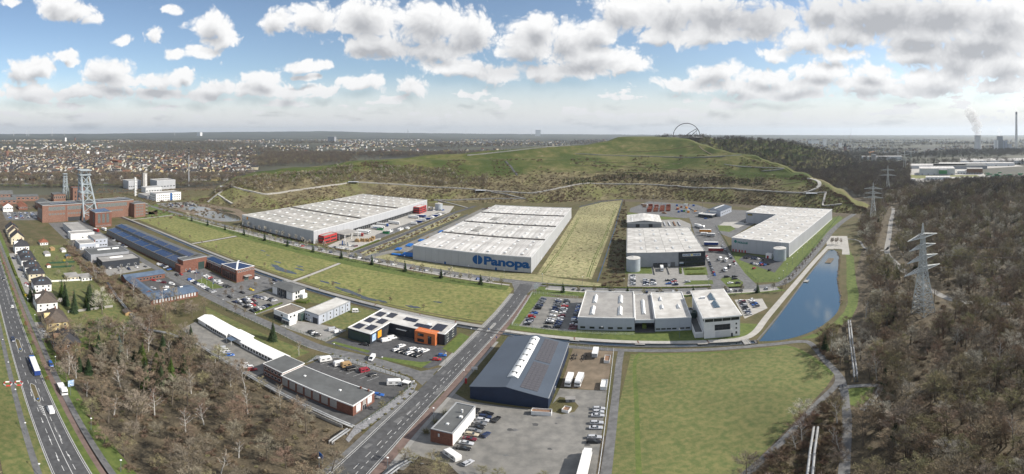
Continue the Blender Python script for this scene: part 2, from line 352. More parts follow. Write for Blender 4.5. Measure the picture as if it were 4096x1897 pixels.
strip('edge_line', [(-520,33.6),(-60,32.9)], .14, .148, 'line_white'); strip('edge_line', [(-520,24.9),(-60,24.0)], .14, .148, 'line_white')
strip('edge_line', [(-150,28.9),(-60,28.5)], .18, .148, 'line_white')
for (a, b_) in ((-216,-200), (-169,-153)):
    sheet('traffic_island', [(a,27.9),(a+2,29.2),(b_-2,29.2),(b_,28.4),(b_-2,27.4),(a+2,27.4)], .26, 'scrubland')
    strip('kerb', [(a,27.9),(a+2,29.3),(b_-2,29.3),(b_,28.4),(b_-2,27.3),(a+2,27.3),(a,27.9)], .3, .14, 'kerb', h=.14)
for k in range(5):
    strip('hatch_marking', [(-151+k*1.6, 27.7+.1*k), (-149.6+k*1.6, 29.3-.12*k)], .3, .149, 'line_white')
# the main road through the estate
MAIN = smoothline([(-58,60),(-66.5,82),(-71,107),(-73,126),(-74,145),(-74.5,175),(-73.6,210),(-72.5,245),(-73,290),(-74,300)])
R_MAIN = strip('road', MAIN, 9.4, .14, 'asphalt_dark')
for s, gaps in ((4.85, ((148.5,164),)), (-4.85, ((138,148),))):
    seg = []
    for p in offset(MAIN, s)+[None]:
        if p is None or any(a < p[1] < b_ for a, b_ in gaps) or p[1] > 284:
            if len(seg) > 1: strip('kerb', seg, .3, .09, 'kerb', h=.13)
            seg = []
        else: seg.append(p)
strip('pavement', [p for p in offset(MAIN, -6.4) if p[1] < 280], 2.6, .12, 'red_path'); strip('pavement', [p for p in offset(MAIN, 6.0) if p[1] < 147], 1.8, .12, 'asphalt'); strip('pavement', [p for p in offset(MAIN, 6.0) if 166 < p[1] < 282], 1.8, .12, 'paving')
strip('pavement', [p for p in offset(MAIN, -8.6) if p[1] < 205], 1.5, .118, 'paving')
dashes('lane_marking', [p for p in MAIN if p[1] < 280], .17, 3.2, 4.2, .15, R_MAIN); dashes('lane_marking', [p for p in offset(MAIN, -1.7) if p[1] < 190], .15, 1.6, 1.6, .15, R_MAIN)
strip('edge_line', [p for p in offset(MAIN, 4.2) if 60 < p[1] < 147], .13, .148, 'line_white'); strip('edge_line', [p for p in offset(MAIN, -4.2) if 60 < p[1] < 280], .13, .148, 'line_white'); strip('edge_line', [p for p in offset(MAIN, 4.2) if 166 < p[1] < 280], .13, .148, 'line_white')
sheet('traffic_island', [(-74.6,214),(-73.6,215),(-73,224),(-73.7,227),(-74.4,226)], .26, 'paving'); strip('kerb', [(-74.6,214),(-73.6,215),(-73,224),(-73.7,227),(-74.4,226),(-74.6,214)], .3, .14, 'kerb', h=.13)
# the estate street
CROSS = smoothline([(-700,270),(-560,286),(-412,300),(-313,305.5),(-231,309),(-171,308.5),(-84,303),(-7,297.5),(68,290.5),(99,288),(113,293),(134,317),(167,358),(200,401),(222,430),(262,475),(309,519)])
R_CROSS = strip('road', CROSS, 7.2, .13, 'asphalt'); strip('kerb', [p for p in offset(CROSS, -3.75) if p[0] < -84 or (-60 < p[0] < 50)], .25, .09, 'kerb', h=.13)
strip('parking_strip', [p for p in offset(CROSS, -6.0) if -405 < p[0] < -86], 4.6, .128, 'paving'); strip('pavement', [p for p in offset(CROSS, -9.2) if -505 < p[0] < -84], 1.9, .126, 'pale_paving')
strip('parking_strip', [p for p in offset(CROSS, -6.0) if -60 < p[0] < 104], 4.6, .128, 'paving'); strip('pavement', [p for p in offset(CROSS, -9.2) if -62 < p[0] < 106], 1.9, .126, 'pale_paving')
dashes('lane_marking', [p for p in CROSS if -240 < p[0] < 215], .15, 3, 6, .14, R_CROSS)
sheet('junction', [(-85,300),(-79,286),(-77.8,280),(-68.3,280),(-67,286),(-62,298)], .134, 'asphalt')
sheet('junction', [(-246,306),(-240,317),(-230,317),(-222,306)], .133, 'asphalt')
strip('road', [(-237,306),(-237.5,428),(-240,548),(-232,615)], 6.6, .126, 'asphalt_dark'); strip('kerb', [(-233.9,318),(-234.4,428),(-236.6,545)], .25, .09, 'kerb', h=.13); strip('kerb', [(-240.8,318),(-241.2,428),(-243.6,545)], .25, .09, 'kerb', h=.13)
sheet('verge', [(-233.5,318),(-224,317),(-222,520),(-228,548),(-234.5,540)], .095, 'dry_grass'); strip('footpath', [(-228.5,316),(-229.5,428),(-230,540)], 2.0, .11, 'paving')
sheet('road', [(-223,312),(-216,309),(-206,343),(-182.5,345),(-180,556),(-186,612),(-215,600),(-214,345)], .11, 'yard')
# warehouse yards
sheet('yard', [(-290.5,346),(-286,343),(-279,350),(-273,315),(-243.5,321),(-246,372),(-250,380),(-247,550),(-262,602),(-284,600),(-291,545)], .11, 'pale_paving')
sheet('road', [(-256,372),(-268,345),(-262,345),(-252,368),(-249,380),(-250,545),(-262,545),(-263,390)], .115, 'asphalt')
sheet('truck_street', [(58,292),(60,330),(64,364),(77,519),(80,560),(112,575),(106,521),(92,360),(90,322),(91,288)], .115, 'asphalt')
sheet('truck_street', [(101,521),(112,575),(150,606),(176,592),(160,513),(150,500),(108,441),(100,465)], .112, 'asphalt')
sheet('gravel_patch', [(106,500),(119,523),(137,521),(150,512),(128,486)], .118, 'pale_paving'); sheet('lawn', [(103,477),(107,506),(122,500),(124,482),(113,468)], .12, 'grass')
sheet('yard', [(-1,303),(62,299),(65,347),(0,350)], .11, 'paving'); sheet('lawn', [(43,326),(61,324),(63.5,345),(44,346)], .125, 'grass'); sheet('lawn', [(-3,333),(18.5,332),(18.5,350),(-3,351)], .125, 'grass'); sheet('lawn', [(39,304),(61,302),(62,311),(45,313)], .125, 'grass')
sheet('lawn', [(70,291),(68,312),(72,316),(81,312),(83,301),(79,290)], .13, 'grass')
sheet('parking_lot', [(95,360),(107,376),(131,343),(113,316)], .115, 'asphalt_dark')
sheet('storage_yard', [(1,607),(2,636),(33,702),(106,662),(125,600),(104,577),(75,556),(42,575)], .11, 'asphalt'); sheet('yard', [(40,486),(39,548),(66,550),(76,520),(72,486)], .112, 'paving'); sheet('lawn', [(-2,553),(-2,604),(40,574),(72,552)], .1, 'grass')
# hall yard
sheet('yard', [(-66,97),(-57,97),(-57,106),(-48,106),(-41,100),(-8.6,86),(-8.5,165),(-27,165),(-28,147),(-58,146),(-66,150)], .11, 'yard')
sheet('dirt_yard', [(-27,166),(-8.5,165),(-7.6,203),(-27,204)], .1, 'dirt'); sheet('gravel_bed', [(-29,147.5),(-26,158),(-21,157),(-18,152),(-19,147.5),(-23,145)], .13, 'scrubland')
PATH1 = [(-8,60),(-6,110),(-5.3,146),(-4.4,190),(-3.5,205)]; strip('path', PATH1, 3.0, .12, 'asphalt')
LOWER = smoothline([(-58,208.4),(-26,206),(15,203),(56,200.3),(74,198.6),(84,197.2),(88,192),(86,172),(84.5,156),(80,144),(75,134),(70,124),(58,104),(46,84)]); strip('path', LOWER, 3.2, .122, 'asphalt')
strip('path', smoothline([(84.5,158),(80,150.5),(66,139.5),(49,124),(30,106.5),(10,88)]), 2.6, .12, 'asphalt'); strip('path', smoothline([(79,146),(85,146),(94,140.5),(86,133),(78,128)]), 2.4, .118, 'paving'); sheet('lawn', [(80,144),(84,145),(92,140.5),(85,134),(78,130.5),(76.5,134)], .1, 'grass')
# canal and promenade
CANAL = smoothline([(-540,207),(-430,214),(-262,215.6),(-148,216.8),(-80,215.8),(-63,214.6),(5,209.4),(57,204.7),(63,204)])
strip('canal', CANAL, 3.4, .07, 'canal_water')
strip('canal_edge', offset(CANAL, 1.85), .4, .05, 'canal_wall', h=.42); strip('canal_edge', offset(CANAL, -1.85), .4, .05, 'canal_wall', h=.42)
PROM = [p for p in offset(CANAL, 4.1) if not -79.5 < p[0] < -67]; strip('promenade', [p for p in PROM if p[0] < -79], 3.6, .115, 'paving'); PR2 = smoothline([(-66,218),(-27,215.7),(5,213.2),(40,210.5),(56,210),(66,216),(80,236),(107,271.5),(150,326),(186,369),(206,394)]); strip('promenade', PR2, 4.0, .115, 'pale_paving')
# lake
LAKE = smoothline([(64.5,204.6),(92,241.5),(124,285),(160,331),(182,358.5),(188,356),(181,336),(165,307),(152,284),(143,267),(136,250),(128,236),(120,225),(110,216),(98,208),(86,203.5),(75,202.3),(64.5,204.6)], 4)
sheet('lake', LAKE[:-1], .10, 'lake_water'); strip('lake_edge', [(64,205.5),(92,242.3),(124,286),(160,332),(182,359.5)], .8, .06, 'canal_wall', h=.28)
sheet('lake_bank', [(85,200.5),(100,205),(113,213.5),(124,223.5),(133,235),(141,249),(149,265),(158,281),(171,304),(187,333),(194,352),(200,350),(192,328),(174,296),(160,270),(148,246),(136,228),(124,214),(108,203),(92,198)], .09, 'grass')
sheet('plaza', [(206,414),(227,402),(193,337),(187,341),(196,357),(184,364)], .12, 'pale_paving')
strip('path', smoothline([(221,392),(227,377),(217,348),(228,333),(238,340)]), 2.4, .11, 'paving')
PARK = smoothline([(380,530),(352,491),(312,440),(264,376),(238,342),(222,318),(213,294),(203,266),(197,240),(191,212),(192,194),(202,179),(212,166)]); strip('road', PARK, 5.2, .11, 'paving')
sheet('parking_lot', [(-60,227),(-28,225),(-28,277),(-58,277)], .112, 'yard'); sheet('parking_lot', [(66,236),(84,248),(86,265),(68,268)], .112, 'pale_paving')
sheet('bay_floor', [(3.2,225.6),(13.9,225),(13.9,236),(3.2,236)], .125, 'asphalt_patch')
# ornamental pond by the winding tower
sheet('pond_mud', [(-553,300),(-570,345),(-562,369),(-500,382),(-462,368),(-425,345),(-440,306),(-507,303)], .1, 'dirt')
for k, poly in enumerate(([(-548,312),(-556,345),(-525,350),(-515,325)], [(-505,308),(-512,340),(-470,352),(-434,334),(-446,310)], [(-525,352),(-512,365),(-480,362),(-498,350)])):
    sheet('pond', smoothline(poly+[poly[0]], 5)[:-1], .125+.001*k, 'puddle_water')
rp = random.Random(3)
for (u, v, r) in ((-262,239,4),(-255,236,6),(-268,247,3),(-246,252,3),(-240,246,4),(-243,235,7),(-250,233,5),(-205,236,4),(-186,232,5),(-178,231,6),(-170,229,4),(-160,228,6),(-150,229,3),(-128,231,4),(-198,240,3),(-118,245,2.5),(-305,262,3),(-290,255,2)):
    pts = [(u+r*1.4*cos(a)*rp.uniform(.6,1.25), v+r*.42*sin(a)*rp.uniform(.5,1.3)) for a in [2*pi*k/11 for k in range(11)]]
    sheet('puddle', smoothline(pts+[pts[0]], 3)[:-1], .135+rp.random()*.004, 'puddle_water')
for p, q in (((-223.5,222),(-228.5,300)), ((-367,222),(-369,298)), ((-507,214),(-513,284))):
    strip('path', [p, q], 3.0, .117, 'pale_paving')
# inner street and lots
INNER = [(-620,150),(-440,152),(-341,153.3),(-250,155),(-178,156.6),(-141,154.4),(-120,157.5),(-105,159),(-82,157.5),(-76,156.5)]
strip('road', smoothline(INNER), 6.4, .127, 'asphalt'); sheet('junction', [(-86,160.5),(-80,168),(-79.2,150),(-86,154)], .1265, 'asphalt')
strip('kerb', [p for p in offset(smoothline(INNER), -3.3) if -222 < p[0] < -140 or -128 < p[0] < -90], .25, .09, 'kerb', h=.12)
sheet('parking_lot', [(-298,157.5),(-240,159),(-222,159),(-222,215),(-262,212),(-247,186),(-292,188)], .11, 'asphalt')
sheet('parking_lot', [(-222,160),(-193,160),(-194,194),(-220,194)], .112, 'yard'); sheet('lawn', [(-269,165),(-247,165),(-245,174),(-271,174)], .125, 'grass')
sheet('yard', [(-172,160),(-140,162),(-141,180),(-159,177),(-170,172)], .112, 'paving')
sheet('parking_lot', [(-140,161),(-114,163),(-109,163),(-84,165),(-80.5,172),(-84,184),(-88,189),(-120,192),(-120,172),(-138,171)], .114, 'asphalt_dark'); sheet('lawn', [(-108,162.5),(-87,164),(-86,172),(-90,169),(-107,165)], .13, 'grass'); sheet('lawn', [(-87.5,186),(-80.5,184),(-80.5,205),(-87,208)], .13, 'grass'); sheet('lawn', [(-137,162.5),(-116,164.5),(-116,167),(-137,165)], .13, 'grass')
sheet('gravel_bed', [(-131,138),(-133,147),(-126,154),(-105,155),(-88,153.6),(-81.5,150),(-79.6,143),(-79.8,106),(-78.6,101.5),(-80.6,102.5),(-83.6,111.5),(-83,147),(-90,151.5),(-124,151.5),(-130,146)], .125, 'gravel')
sheet('parking_lot', [(-130,129),(-129,146),(-124,151),(-90,151),(-83.5,147),(-84,111),(-88,113),(-88,129)], .112, 'asphalt_patch')
sheet('yard', [(-137,118.5),(-137,111),(-86,111),(-84,112),(-88,116)], .111, 'asphalt_patch'); sheet('parking_lot', [(-205,126),(-136,128),(-137,113),(-172,112.5),(-200,114)], .109, 'yard')
sheet('parking_lot', [(-602,58),(-545,58),(-540,102),(-600,112)], .11, 'asphalt'); sheet('parking_lot', [(-612,300),(-600,362),(-550,345),(-560,300)], .11, 'yard'); sheet('parking_lot', [(-334,100),(-306,101),(-314,153),(-330,150)], .111, 'paving'); sheet('yard', [(-520,108),(-436,108),(-436,150),(-520,150)], .111, 'asphalt'); sheet('yard', [(-430,108),(-345,106),(-345,150),(-430,152)], .1105, 'asphalt_patch')
sheet('courtyard', [(-288,126),(-292,150),(-262,152),(-256,127)], .113, 'asphalt_patch'); sheet('drive', [(-390,44),(-272,43),(-272,49),(-390,50)], .115, 'paving'); sheet('drive', [(-236,41),(-214,41),(-214,52),(-236,53)], .1155, 'paving')
# wear: road repairs, stains, ditches and ruts
rw = random.Random(31)
for k in range(26):
    q = rw.choice(MAIN[6:44]); o_ = rw.uniform(-3.6, 3.6); a = rw.uniform(1.5, 6); w = rw.uniform(.6, 1.8)
    sheet('road_patch', [(q[0]+o_-w/2, q[1]-a), (q[0]+o_+w/2, q[1]-a), (q[0]+o_+w/2, q[1]+a), (q[0]+o_-w/2, q[1]+a)], .1415+.0002*k, rw.choice(('asphalt_patch', 'asphalt')))
for k in range(16):
    u = rw.uniform(-420, -80); v = 29+rw.uniform(-3.8, 3.8); a = rw.uniform(2, 9); w = rw.uniform(.5, 1.6); sheet('road_patch', [(u-a, v-w/2), (u+a, v-w/2), (u+a, v+w/2), (u-a, v+w/2)], .1415+.0002*k, rw.choice(('asphalt_patch', 'asphalt')))
for k in range(34):
    u, v = rw.uniform(-56, -10), rw.uniform(98, 163); r = rw.uniform(.4, 1.8)
    if v > 145 and u < -27: continue
    pts = [(u+r*cos(a)*rw.uniform(.5,1.2), v+r*.7*sin(a)*rw.uniform(.5,1.2)) for a in [2*pi*j/8 for j in range(8)]]; sheet('oil_stain', pts, .1125+.0002*k, rw.choice(('asphalt_patch', 'asphalt', 'yard')))
strip('ditch', smoothline([(2.6,90),(2.8,150),(3.4,196),(14,199.2),(50,196.6),(75,193.5),(79.5,187),(82,176),(82.8,161)]), 1.6, .096, 'grass'); strip('ditch', [(-520,222.9),(-400,226),(-228,226.6),(-80,226.4)], 1.4, .098, 'scrubland')
for o_ in (0, 1.7): strip('wheel_rut', smoothline([(-32+o_,322),(-31+o_,380),(-27+o_,450),(-24+o_,540),(-20+o_,640)]), .7, .098, 'grass'); strip('wheel_rut', smoothline([(-68+o_,326),(-66+o_,400),(-66+o_,480),(-67+o_,560)]), .7, .098, 'grass')
ARW = MB().add([(-1.9,-.09,0),(.5,-.09,0),(.5,.09,0),(-1.9,.09,0),(.5,-.32,0),(1.9,0,0),(.5,.32,0)], [(0,1,2,3),(4,5,6)]).mesh('arrow_marking', 'line_white')
for u, v in ((-128,30.4),(-128,27),(-116,30.2),(-116,26.8),(-140,27),(-160,26.6)): link('arrow_marking', ARW, R_WEST, UV(u, v, .151), GRID+(pi if v > 29 else 0))
# ---------------------------------------------------------------- the spoil heap: profiles sighted along azimuth columns
SLOPE = (.36, .34, .29, .055, .33)
HILLC = {760:(800,800,800,800,800,800), 830:(812,796,795,794,794,793), 880:(820,768,760,756,754,752), 950:(832,752,722,716,714,712), 1050:(838,771,705,694,692,690), 1200:(830,748,692,682,680,678), 1450:(815,733,662,651,649,648), 1800:(812,751,680,641,630,622), 2000:(812,757,700,640,629,602), 2200:(812,762,716,638,626,588), 2330:(806,755,712,634,622,583), 2420:(800,742,700,630,619,571), 2480:(797,735,694,628,617,553), 2600:(798,738,697,628,617,555),
         2700:(800,741,700,627,616,557), 2744:(803,744,702,627,616,560), 2812:(808,750,706,626,617,581), 2876:(812,756,709,626,620,601), 2940:(817,760,712,628,623,616), 3010:(822,765,714,640,634,626), 3100:(830,768,712,664,660,656), 3200:(838,769,722,700,697,694), 3280:(845,772,744,732,730,728), 3360:(852,790,780,774,772,770), 3440:(858,830,826,824,823,822), 3520:(868,868,868,868,868,868)}
HPX = sorted(HILLC)
def hill_col(p):
    if p <= HPX[0] or p >= HPX[-1]: return None
    for a, b in zip(HPX, HPX[1:]):
        if a <= p <= b:
            t = (p-a)/(b-a); t = t*t*(3-2*t); ys = [u+(w-u)*t for u, w in zip(HILLC[a], HILLC[b])]; break
    d = CAM_H/tan((ys[0]-CY)/FPX); z = 0; K = [(d, 0.0)]
    for y, s in zip(ys[1:], SLOPE):
        tt = tan((y-CY)/FPX); d2 = max(d+.5, (CAM_H-z+d*s)/(tt+s)); z = z+(d2-d)*s if d2 > d+.5 else z; d = d2; K.append((d, z))
    top = math.exp(-((p-2600)/150.0)**2)
    K.append((d+40+400*top, z+2*top)); K.append((K[-1][0]+60+z*3.2, -6.0))
    return K
def col_z(K, d):
    if d < K[0][0] or d > K[-1][0]: return None
    for (a, za), (b, zb) in zip(K, K[1:]):
        if a <= d <= b: return za+(zb-za)*(d-a)/max(b-a, 1e-6)
def heap_h(x, y, z):
    """rough ground and benches on the smooth profile"""
    w = (min(1, z/6) if z > 0 else 0)*(1-min(.8, z/110)); z += w*(3.2*mnoise.noise(Vector((x*.012, y*.012, 0)))+1.1*mnoise.noise(Vector((x*.05, y*.05, 3))))
    return z+.95*sin(z*.7) if 34 < z < 66 else z
_hc = {}
def hill_z(x, y):
    p = CX+FPX*atan2(x, y); k = int(p/4)
    if k not in _hc: _hc[k] = hill_col(k*4.0)
    K = _hc[k]; z = col_z(K, hypot(x, y)) if K else None
    return max(0.0, z) if z is not None else 0.0
def hill_point(v, x, y):
    """where the sight line (x, y) of view v meets the heap"""
    a, b = px(v, x, y); K = hill_col(a); t = tan((b-CY)/FPX); th = (a-CX)/FPX
    if K:
        for (d0, z0), (d1, z1) in zip(K[:7], K[1:7]):
            f0 = CAM_H-z0-d0*t; f1 = CAM_H-z1-d1*t
            if f0 >= 0 >= f1:
                k = f0/(f0-f1) if f0 != f1 else 0; d = d0+(d1-d0)*k; return Vector((d*sin(th), d*cos(th), heap_h(d*sin(th), d*cos(th), z0+(z1-z0)*k)))
    d = CAM_H/t; return Vector((d*sin(th), d*cos(th), 0))
def heap_material():
    m = bpy.data.materials.new('heap_cover'); m.use_nodes = True; t = m.node_tree; b = t.nodes['Principled BSDF']; b.inputs['Roughness'].default_value = .95; b.inputs['Specular IOR Level'].default_value = .1
    g = N(t, 'ShaderNodeNewGeometry'); P = g.outputs['Position']; s = N(t, 'ShaderNodeSeparateXYZ'); L(t, P, s.inputs[0])
    def nz(sc, det=5):
        n = N(t, 'ShaderNodeTexNoise'); n.inputs['Scale'].default_value = sc; n.inputs['Detail'].default_value = det; n.inputs['Roughness'].default_value = .62; L(t, P, n.inputs['Vector']); return n.outputs[0]
    n1, n2, n3 = nz(.012), nz(.07), nz(.35)
    grass = mixc(t, smooth(t, n2, .35, .65), (.085,.100,.034), (.150,.138,.062)); grass = mixc(t, smooth(t, n1, .42, .62), grass, (.060,.080,.026))
    scrub = mixc(t, smooth(t, n2, .35, .66), (.095,.082,.050), (.200,.172,.100)); scrub = mixc(t, smooth(t, n1, .48, .60), scrub, (.150,.150,.066))
    hz_ = math_(t, 'MULTIPLY_ADD', math_(t, 'SUBTRACT', n1, .5), 60.0, s.outputs[2])
    col = mixc(t, smooth(t, hz_, 26, 46), scrub, grass); col = mixc(t, math_(t, 'MULTIPLY', smooth(t, n3, .56, .68), .5), col, (.05,.042,.026)); col = mixc(t, math_(t, 'MULTIPLY', smooth(t, n2, .62, .72), .7), col, (.24,.20,.13))
    L(t, col, b.inputs['Base Color']); bp = N(t, 'ShaderNodeBump'); bp.inputs['Strength'].default_value = .9; bp.inputs['Distance'].default_value = 1.5; L(t, nz(.22, 6), bp.inputs['Height']); L(t, bp.outputs[0], b.inputs['Normal']); M['heap_cover'] = m
heap_material()
b = MB(); SUB = (8, 6, 9, 4, 9, 3, 4); cols = [HPX[0]+1+k*(HPX[-1]-HPX[0]-2)/330 for k in range(331)]; rows = sum(SUB)+1
for p in cols:
    K = hill_col(p); th = (p-CX)/FPX
    for j, n in enumerate(SUB):
        for i in range(n+(j == len(SUB)-1)):
            t = i/n; d = K[j][0]+(K[j+1][0]-K[j][0])*t; z = K[j][1]+(K[j+1][1]-K[j][1])*t; x, y = d*sin(th), d*cos(th)
            z = heap_h(x, y, z)
            b.v.append((x, y, z-.05 if j else z-.4))
for i in range(len(cols)-1):
    for j in range(rows-1): b.f.append((i*rows+j, (i+1)*rows+j, (i+1)*rows+j+1, i*rows+j+1)); b.m.append(0)
struct(b.obj('spoil_heap', 'heap_cover', sm=True))
# the wooded rear heap
b = MB(); RC = {2560:600,2620:568,2650:552,2667:549.5,2829:549.5,2872:561,2932:556,3026:562,3130:568,3190:581,3240:592,3376:628,3450:668,3520:705}; rk = sorted(RC); nr = 14
cols = [rk[0]+k*(rk[-1]-rk[0])/120 for k in range(121)]; REAR = []
for p in cols:
    for a, c in zip(rk, rk[1:]):
        if a <= p <= c: y = RC[a]+(RC[c]-RC[a])*(p-a)/(c-a)
    th = (p-CX)/FPX; dc = 1480; zc = max(0, CAM_H-dc*tan((y-CY)/FPX))
    for j in range(nr):
        t = j/(nr-1); d = 1060+t*760; f = min(1, (d-1060)/420) if d < 1620 else max(0, 1-(d-1620)/200); f = f*f*(3-2*f); x, yy = d*sin(th), d*cos(th)
        b.v.append((x, yy, -2+f*(zc+2)+f*2.5*mnoise.noise(Vector((x*.01, yy*.01, 9)))))
for i in range(120):
    for j in range(nr-1): b.f.append((i*nr+j, (i+1)*nr+j, (i+1)*nr+j+1, i*nr+j+1)); b.m.append(0)
REARV = list(b.v); struct(b.obj('rear_heap', 'heap_cover', sm=True))
# the wooded heap on the right
def rhill(x, y):
    p = CX+FPX*atan2(x, y); d = hypot(x, y); s = lambda t: max(0, min(1, t))**2*(3-2*max(0, min(1, t)))
    return 22*s((p-3540)/520)*s((d-380)/300)*(1-s((d-740)/190))
b = MB(); npx, nd = 60, 40
for i in range(npx+1):
    for j in range(nd+1):
        th = (3500+i*14-CX)/FPX; d = 360+j*15; x, y = d*sin(th), d*cos(th); b.v.append((x, y, rhill(x, y)-.3 if rhill(x, y) < .2 else rhill(x, y)+1.2*mnoise.noise(Vector((x*.03, y*.03, 5)))))
for i in range(npx):
    for j in range(nd): b.f.append((i*(nd+1)+j, (i+1)*(nd+1)+j, (i+1)*(nd+1)+j+1, i*(nd+1)+j+1)); b.m.append(0)
struct(b.obj('wooded_heap', 'litter', sm=True))
# far ridges on the horizon
mat('far_ridge', (.10,.10,.075), c2=(.06,.06,.05), scale=.0015, big=.3, gen=True)
RG = {-1200:540,0:536,400:535,800:529,1100:527,1300:525,1500:530,1900:535,2300:537,2700:540,3100:540,3300:541,3700:544,4096:546,5300:545}; rg = sorted(RG); b = MB(); cols = [rg[0]+k*(rg[-1]-rg[0])/200 for k in range(201)]
for p in cols:
    for a, c in zip(rg, rg[1:]):
        if a <= p <= c: y = RG[a]+(RG[c]-RG[a])*(p-a)/(c-a)
    y += 1.2*mnoise.noise(Vector((p*.02, 0, 0)))+.6*mnoise.noise(Vector((p*.09, 4, 0))); th = (p-CX)/FPX
    for d, f in ((9000,-.02),(11000,.35),(13000,.8),(14500,1),(16500,.6)):
        zc = CAM_H-14500*tan((y-CY)/FPX); b.v.append((d*sin(th), d*cos(th), f*zc))
for i in range(200):
    for j in range(4): b.f.append((i*5+j, (i+1)*5+j, (i+1)*5+j+1, i*5+j+1)); b.m.append(0)
struct(b.obj('far_hills', 'far_ridge', sm=True))
# paths on the heap
def heap_path(name, v, pts, w, material, lift=.9):
    P = [hill_point(v, x, y) for x, y in smoothline(pts, 5)]; b = MB(); n = len(P); A = []; B = []
    for i, p in enumerate(P):
        t = P[min(i+1,n-1)]-P[max(i-1,0)]; s = Vector((-t.y, t.x, 0)).normalized()*(w/2); A.append(p+s+Vector((0,0,lift))); B.append(p-s+Vector((0,0,lift)))
    b.add(A+B, [(i, n+i, n+i+1, i+1) for i in range(n-1)]); low = [q-Vector((0,0,2.5)) for q in A+B]
    b.add(A+low[:n], [(i, i+1, n+i+1, n+i) for i in range(n-1)]); b.add(B+low[n:], [(i, n+i, n+i+1, i+1) for i in range(n-1)])
    return struct(b.obj(name, material))
heap_path('heap_path', 'f', [(60,112),(200,140),(380,172),(480,166),(700,138),(900,108),(1130,76),(1180,70)], 4, 'pale_paving')
heap_path('heap_path', 'p', [(300,582),(600,600),(960,626),(1400,652),(1700,668),(1960,676),(2200,635),(2480,590)], 4, 'pale_paving')
heap_path('heap_path', 'p', [(1500,660),(1600,678),(1750,705),(1880,735)], 3, 'paving'); heap_path('heap_path', 'p', [(1020,752),(1300,748),(1600,738),(1880,730)], 3, 'paving'); heap_path('heap_path', 'p', [(1060,757),(1200,790),(1340,828)], 3, 'paving')
heap_path('heap_path', 'o', [(150,690),(700,702),(1100,720),(1500,748),(1800,765),(2130,780)], 3.2, 'pale_paving')
heap_path('heap_path', 'o', [(2130,782),(2200,765),(2270,735),(2292,705),(2275,675),(2230,650),(2180,640)], 6, 'pale_paving'); heap_path('heap_path', 'o', [(2190,782),(2355,780)], 3, 'pale_paving'); heap_path('heap_path', 'o', [(2350,782),(2330,850),(2326,888),(2400,885),(2500,878)], 3, 'pale_paving')
heap_path('heap_path', 'o', [(1400,505),(1600,535),(1800,542),(1950,548),(1900,558),(1750,570)], 3.2, 'paving'); heap_path('heap_path', 'o', [(0,412),(300,425),(600,434),(1000,443),(1400,438),(1560,425)], 4, 'paving')
heap_path('heap_path', 'p', [(1330,335),(1650,300),(2060,256),(2300,240)], 6, 'paving'); heap_path('heap_path', 'a', [(1980,740),(2080,660),(2150,610),(2200,575),(2230,535)], 3, 'paving'); heap_path('heap_path', 'a', [(2080,665),(2150,710),(2220,750)], 3, 'pale_paving')
for pts in ([(0,487),(500,490),(900,497),(1300,512)], [(0,525),(500,532),(900,545),(1300,560)], [(200,585),(700,588),(1200,605),(1800,632),(2150,640)], [(300,630),(900,650),(1500,690),(1900,700),(2130,668)], [(350,408),(800,378),(1120,335)], [(1165,338),(1200,372),(1300,430)]): heap_path('terrace_track', 'o', pts, 2.2, 'dirt', .3)
heap_path('drain', 'p', [(1690,390),(1730,425),(1800,520)], 4, 'asphalt_dark', .3)
# ---------------------------------------------------------------- vegetation
mat('bark', (.150,.128,.104), c2=(.09,.075,.06), scale=1.5); mat('birch_bark', (.55,.54,.51), c2=(.30,.29,.27), scale=2.5)
mat('twig_grey', (.262,.228,.176), var=.2, rnd=.5, spec=.05); mat('twig_brown', (.238,.188,.132), var=.2, rnd=.5, spec=.05); mat('twig_red', (.232,.170,.122), var=.2, rnd=.45, spec=.05); mat('twig_olive', (.270,.245,.140), var=.2, rnd=.45, spec=.05)
mat('twig_pale', (.47,.44,.365), var=.15, rnd=.3, spec=.05); mat('needle', (.040,.062,.030), var=.35, rnd=.5, spec=.08); mat('ivy', (.060,.090,.022), var=.35, rnd=.4, spec=.1); mat('rust_leaf', (.24,.105,.05), var=.25, rnd=.3); mat('hedge_leaf', (.10,.125,.025), var=.3, rnd=.3); mat('yellow_bloom', (.50,.38,.03), var=.2); mat('blossom', (.62,.58,.54), var=.1); mat('blue_spruce', (.10,.135,.12), var=.25)
mat('scrub_twig', (.220,.185,.125), var=.25, rnd=.55, spec=.05)
def twig(C, p, d, ln, w, r, m=0):
    s = d.cross(Vector((r.uniform(-1,1), r.uniform(-1,1), r.uniform(-1,1)))).normalized()*w; C.add([p-s, p+s, p+d*ln], [(0,1,2)], m)
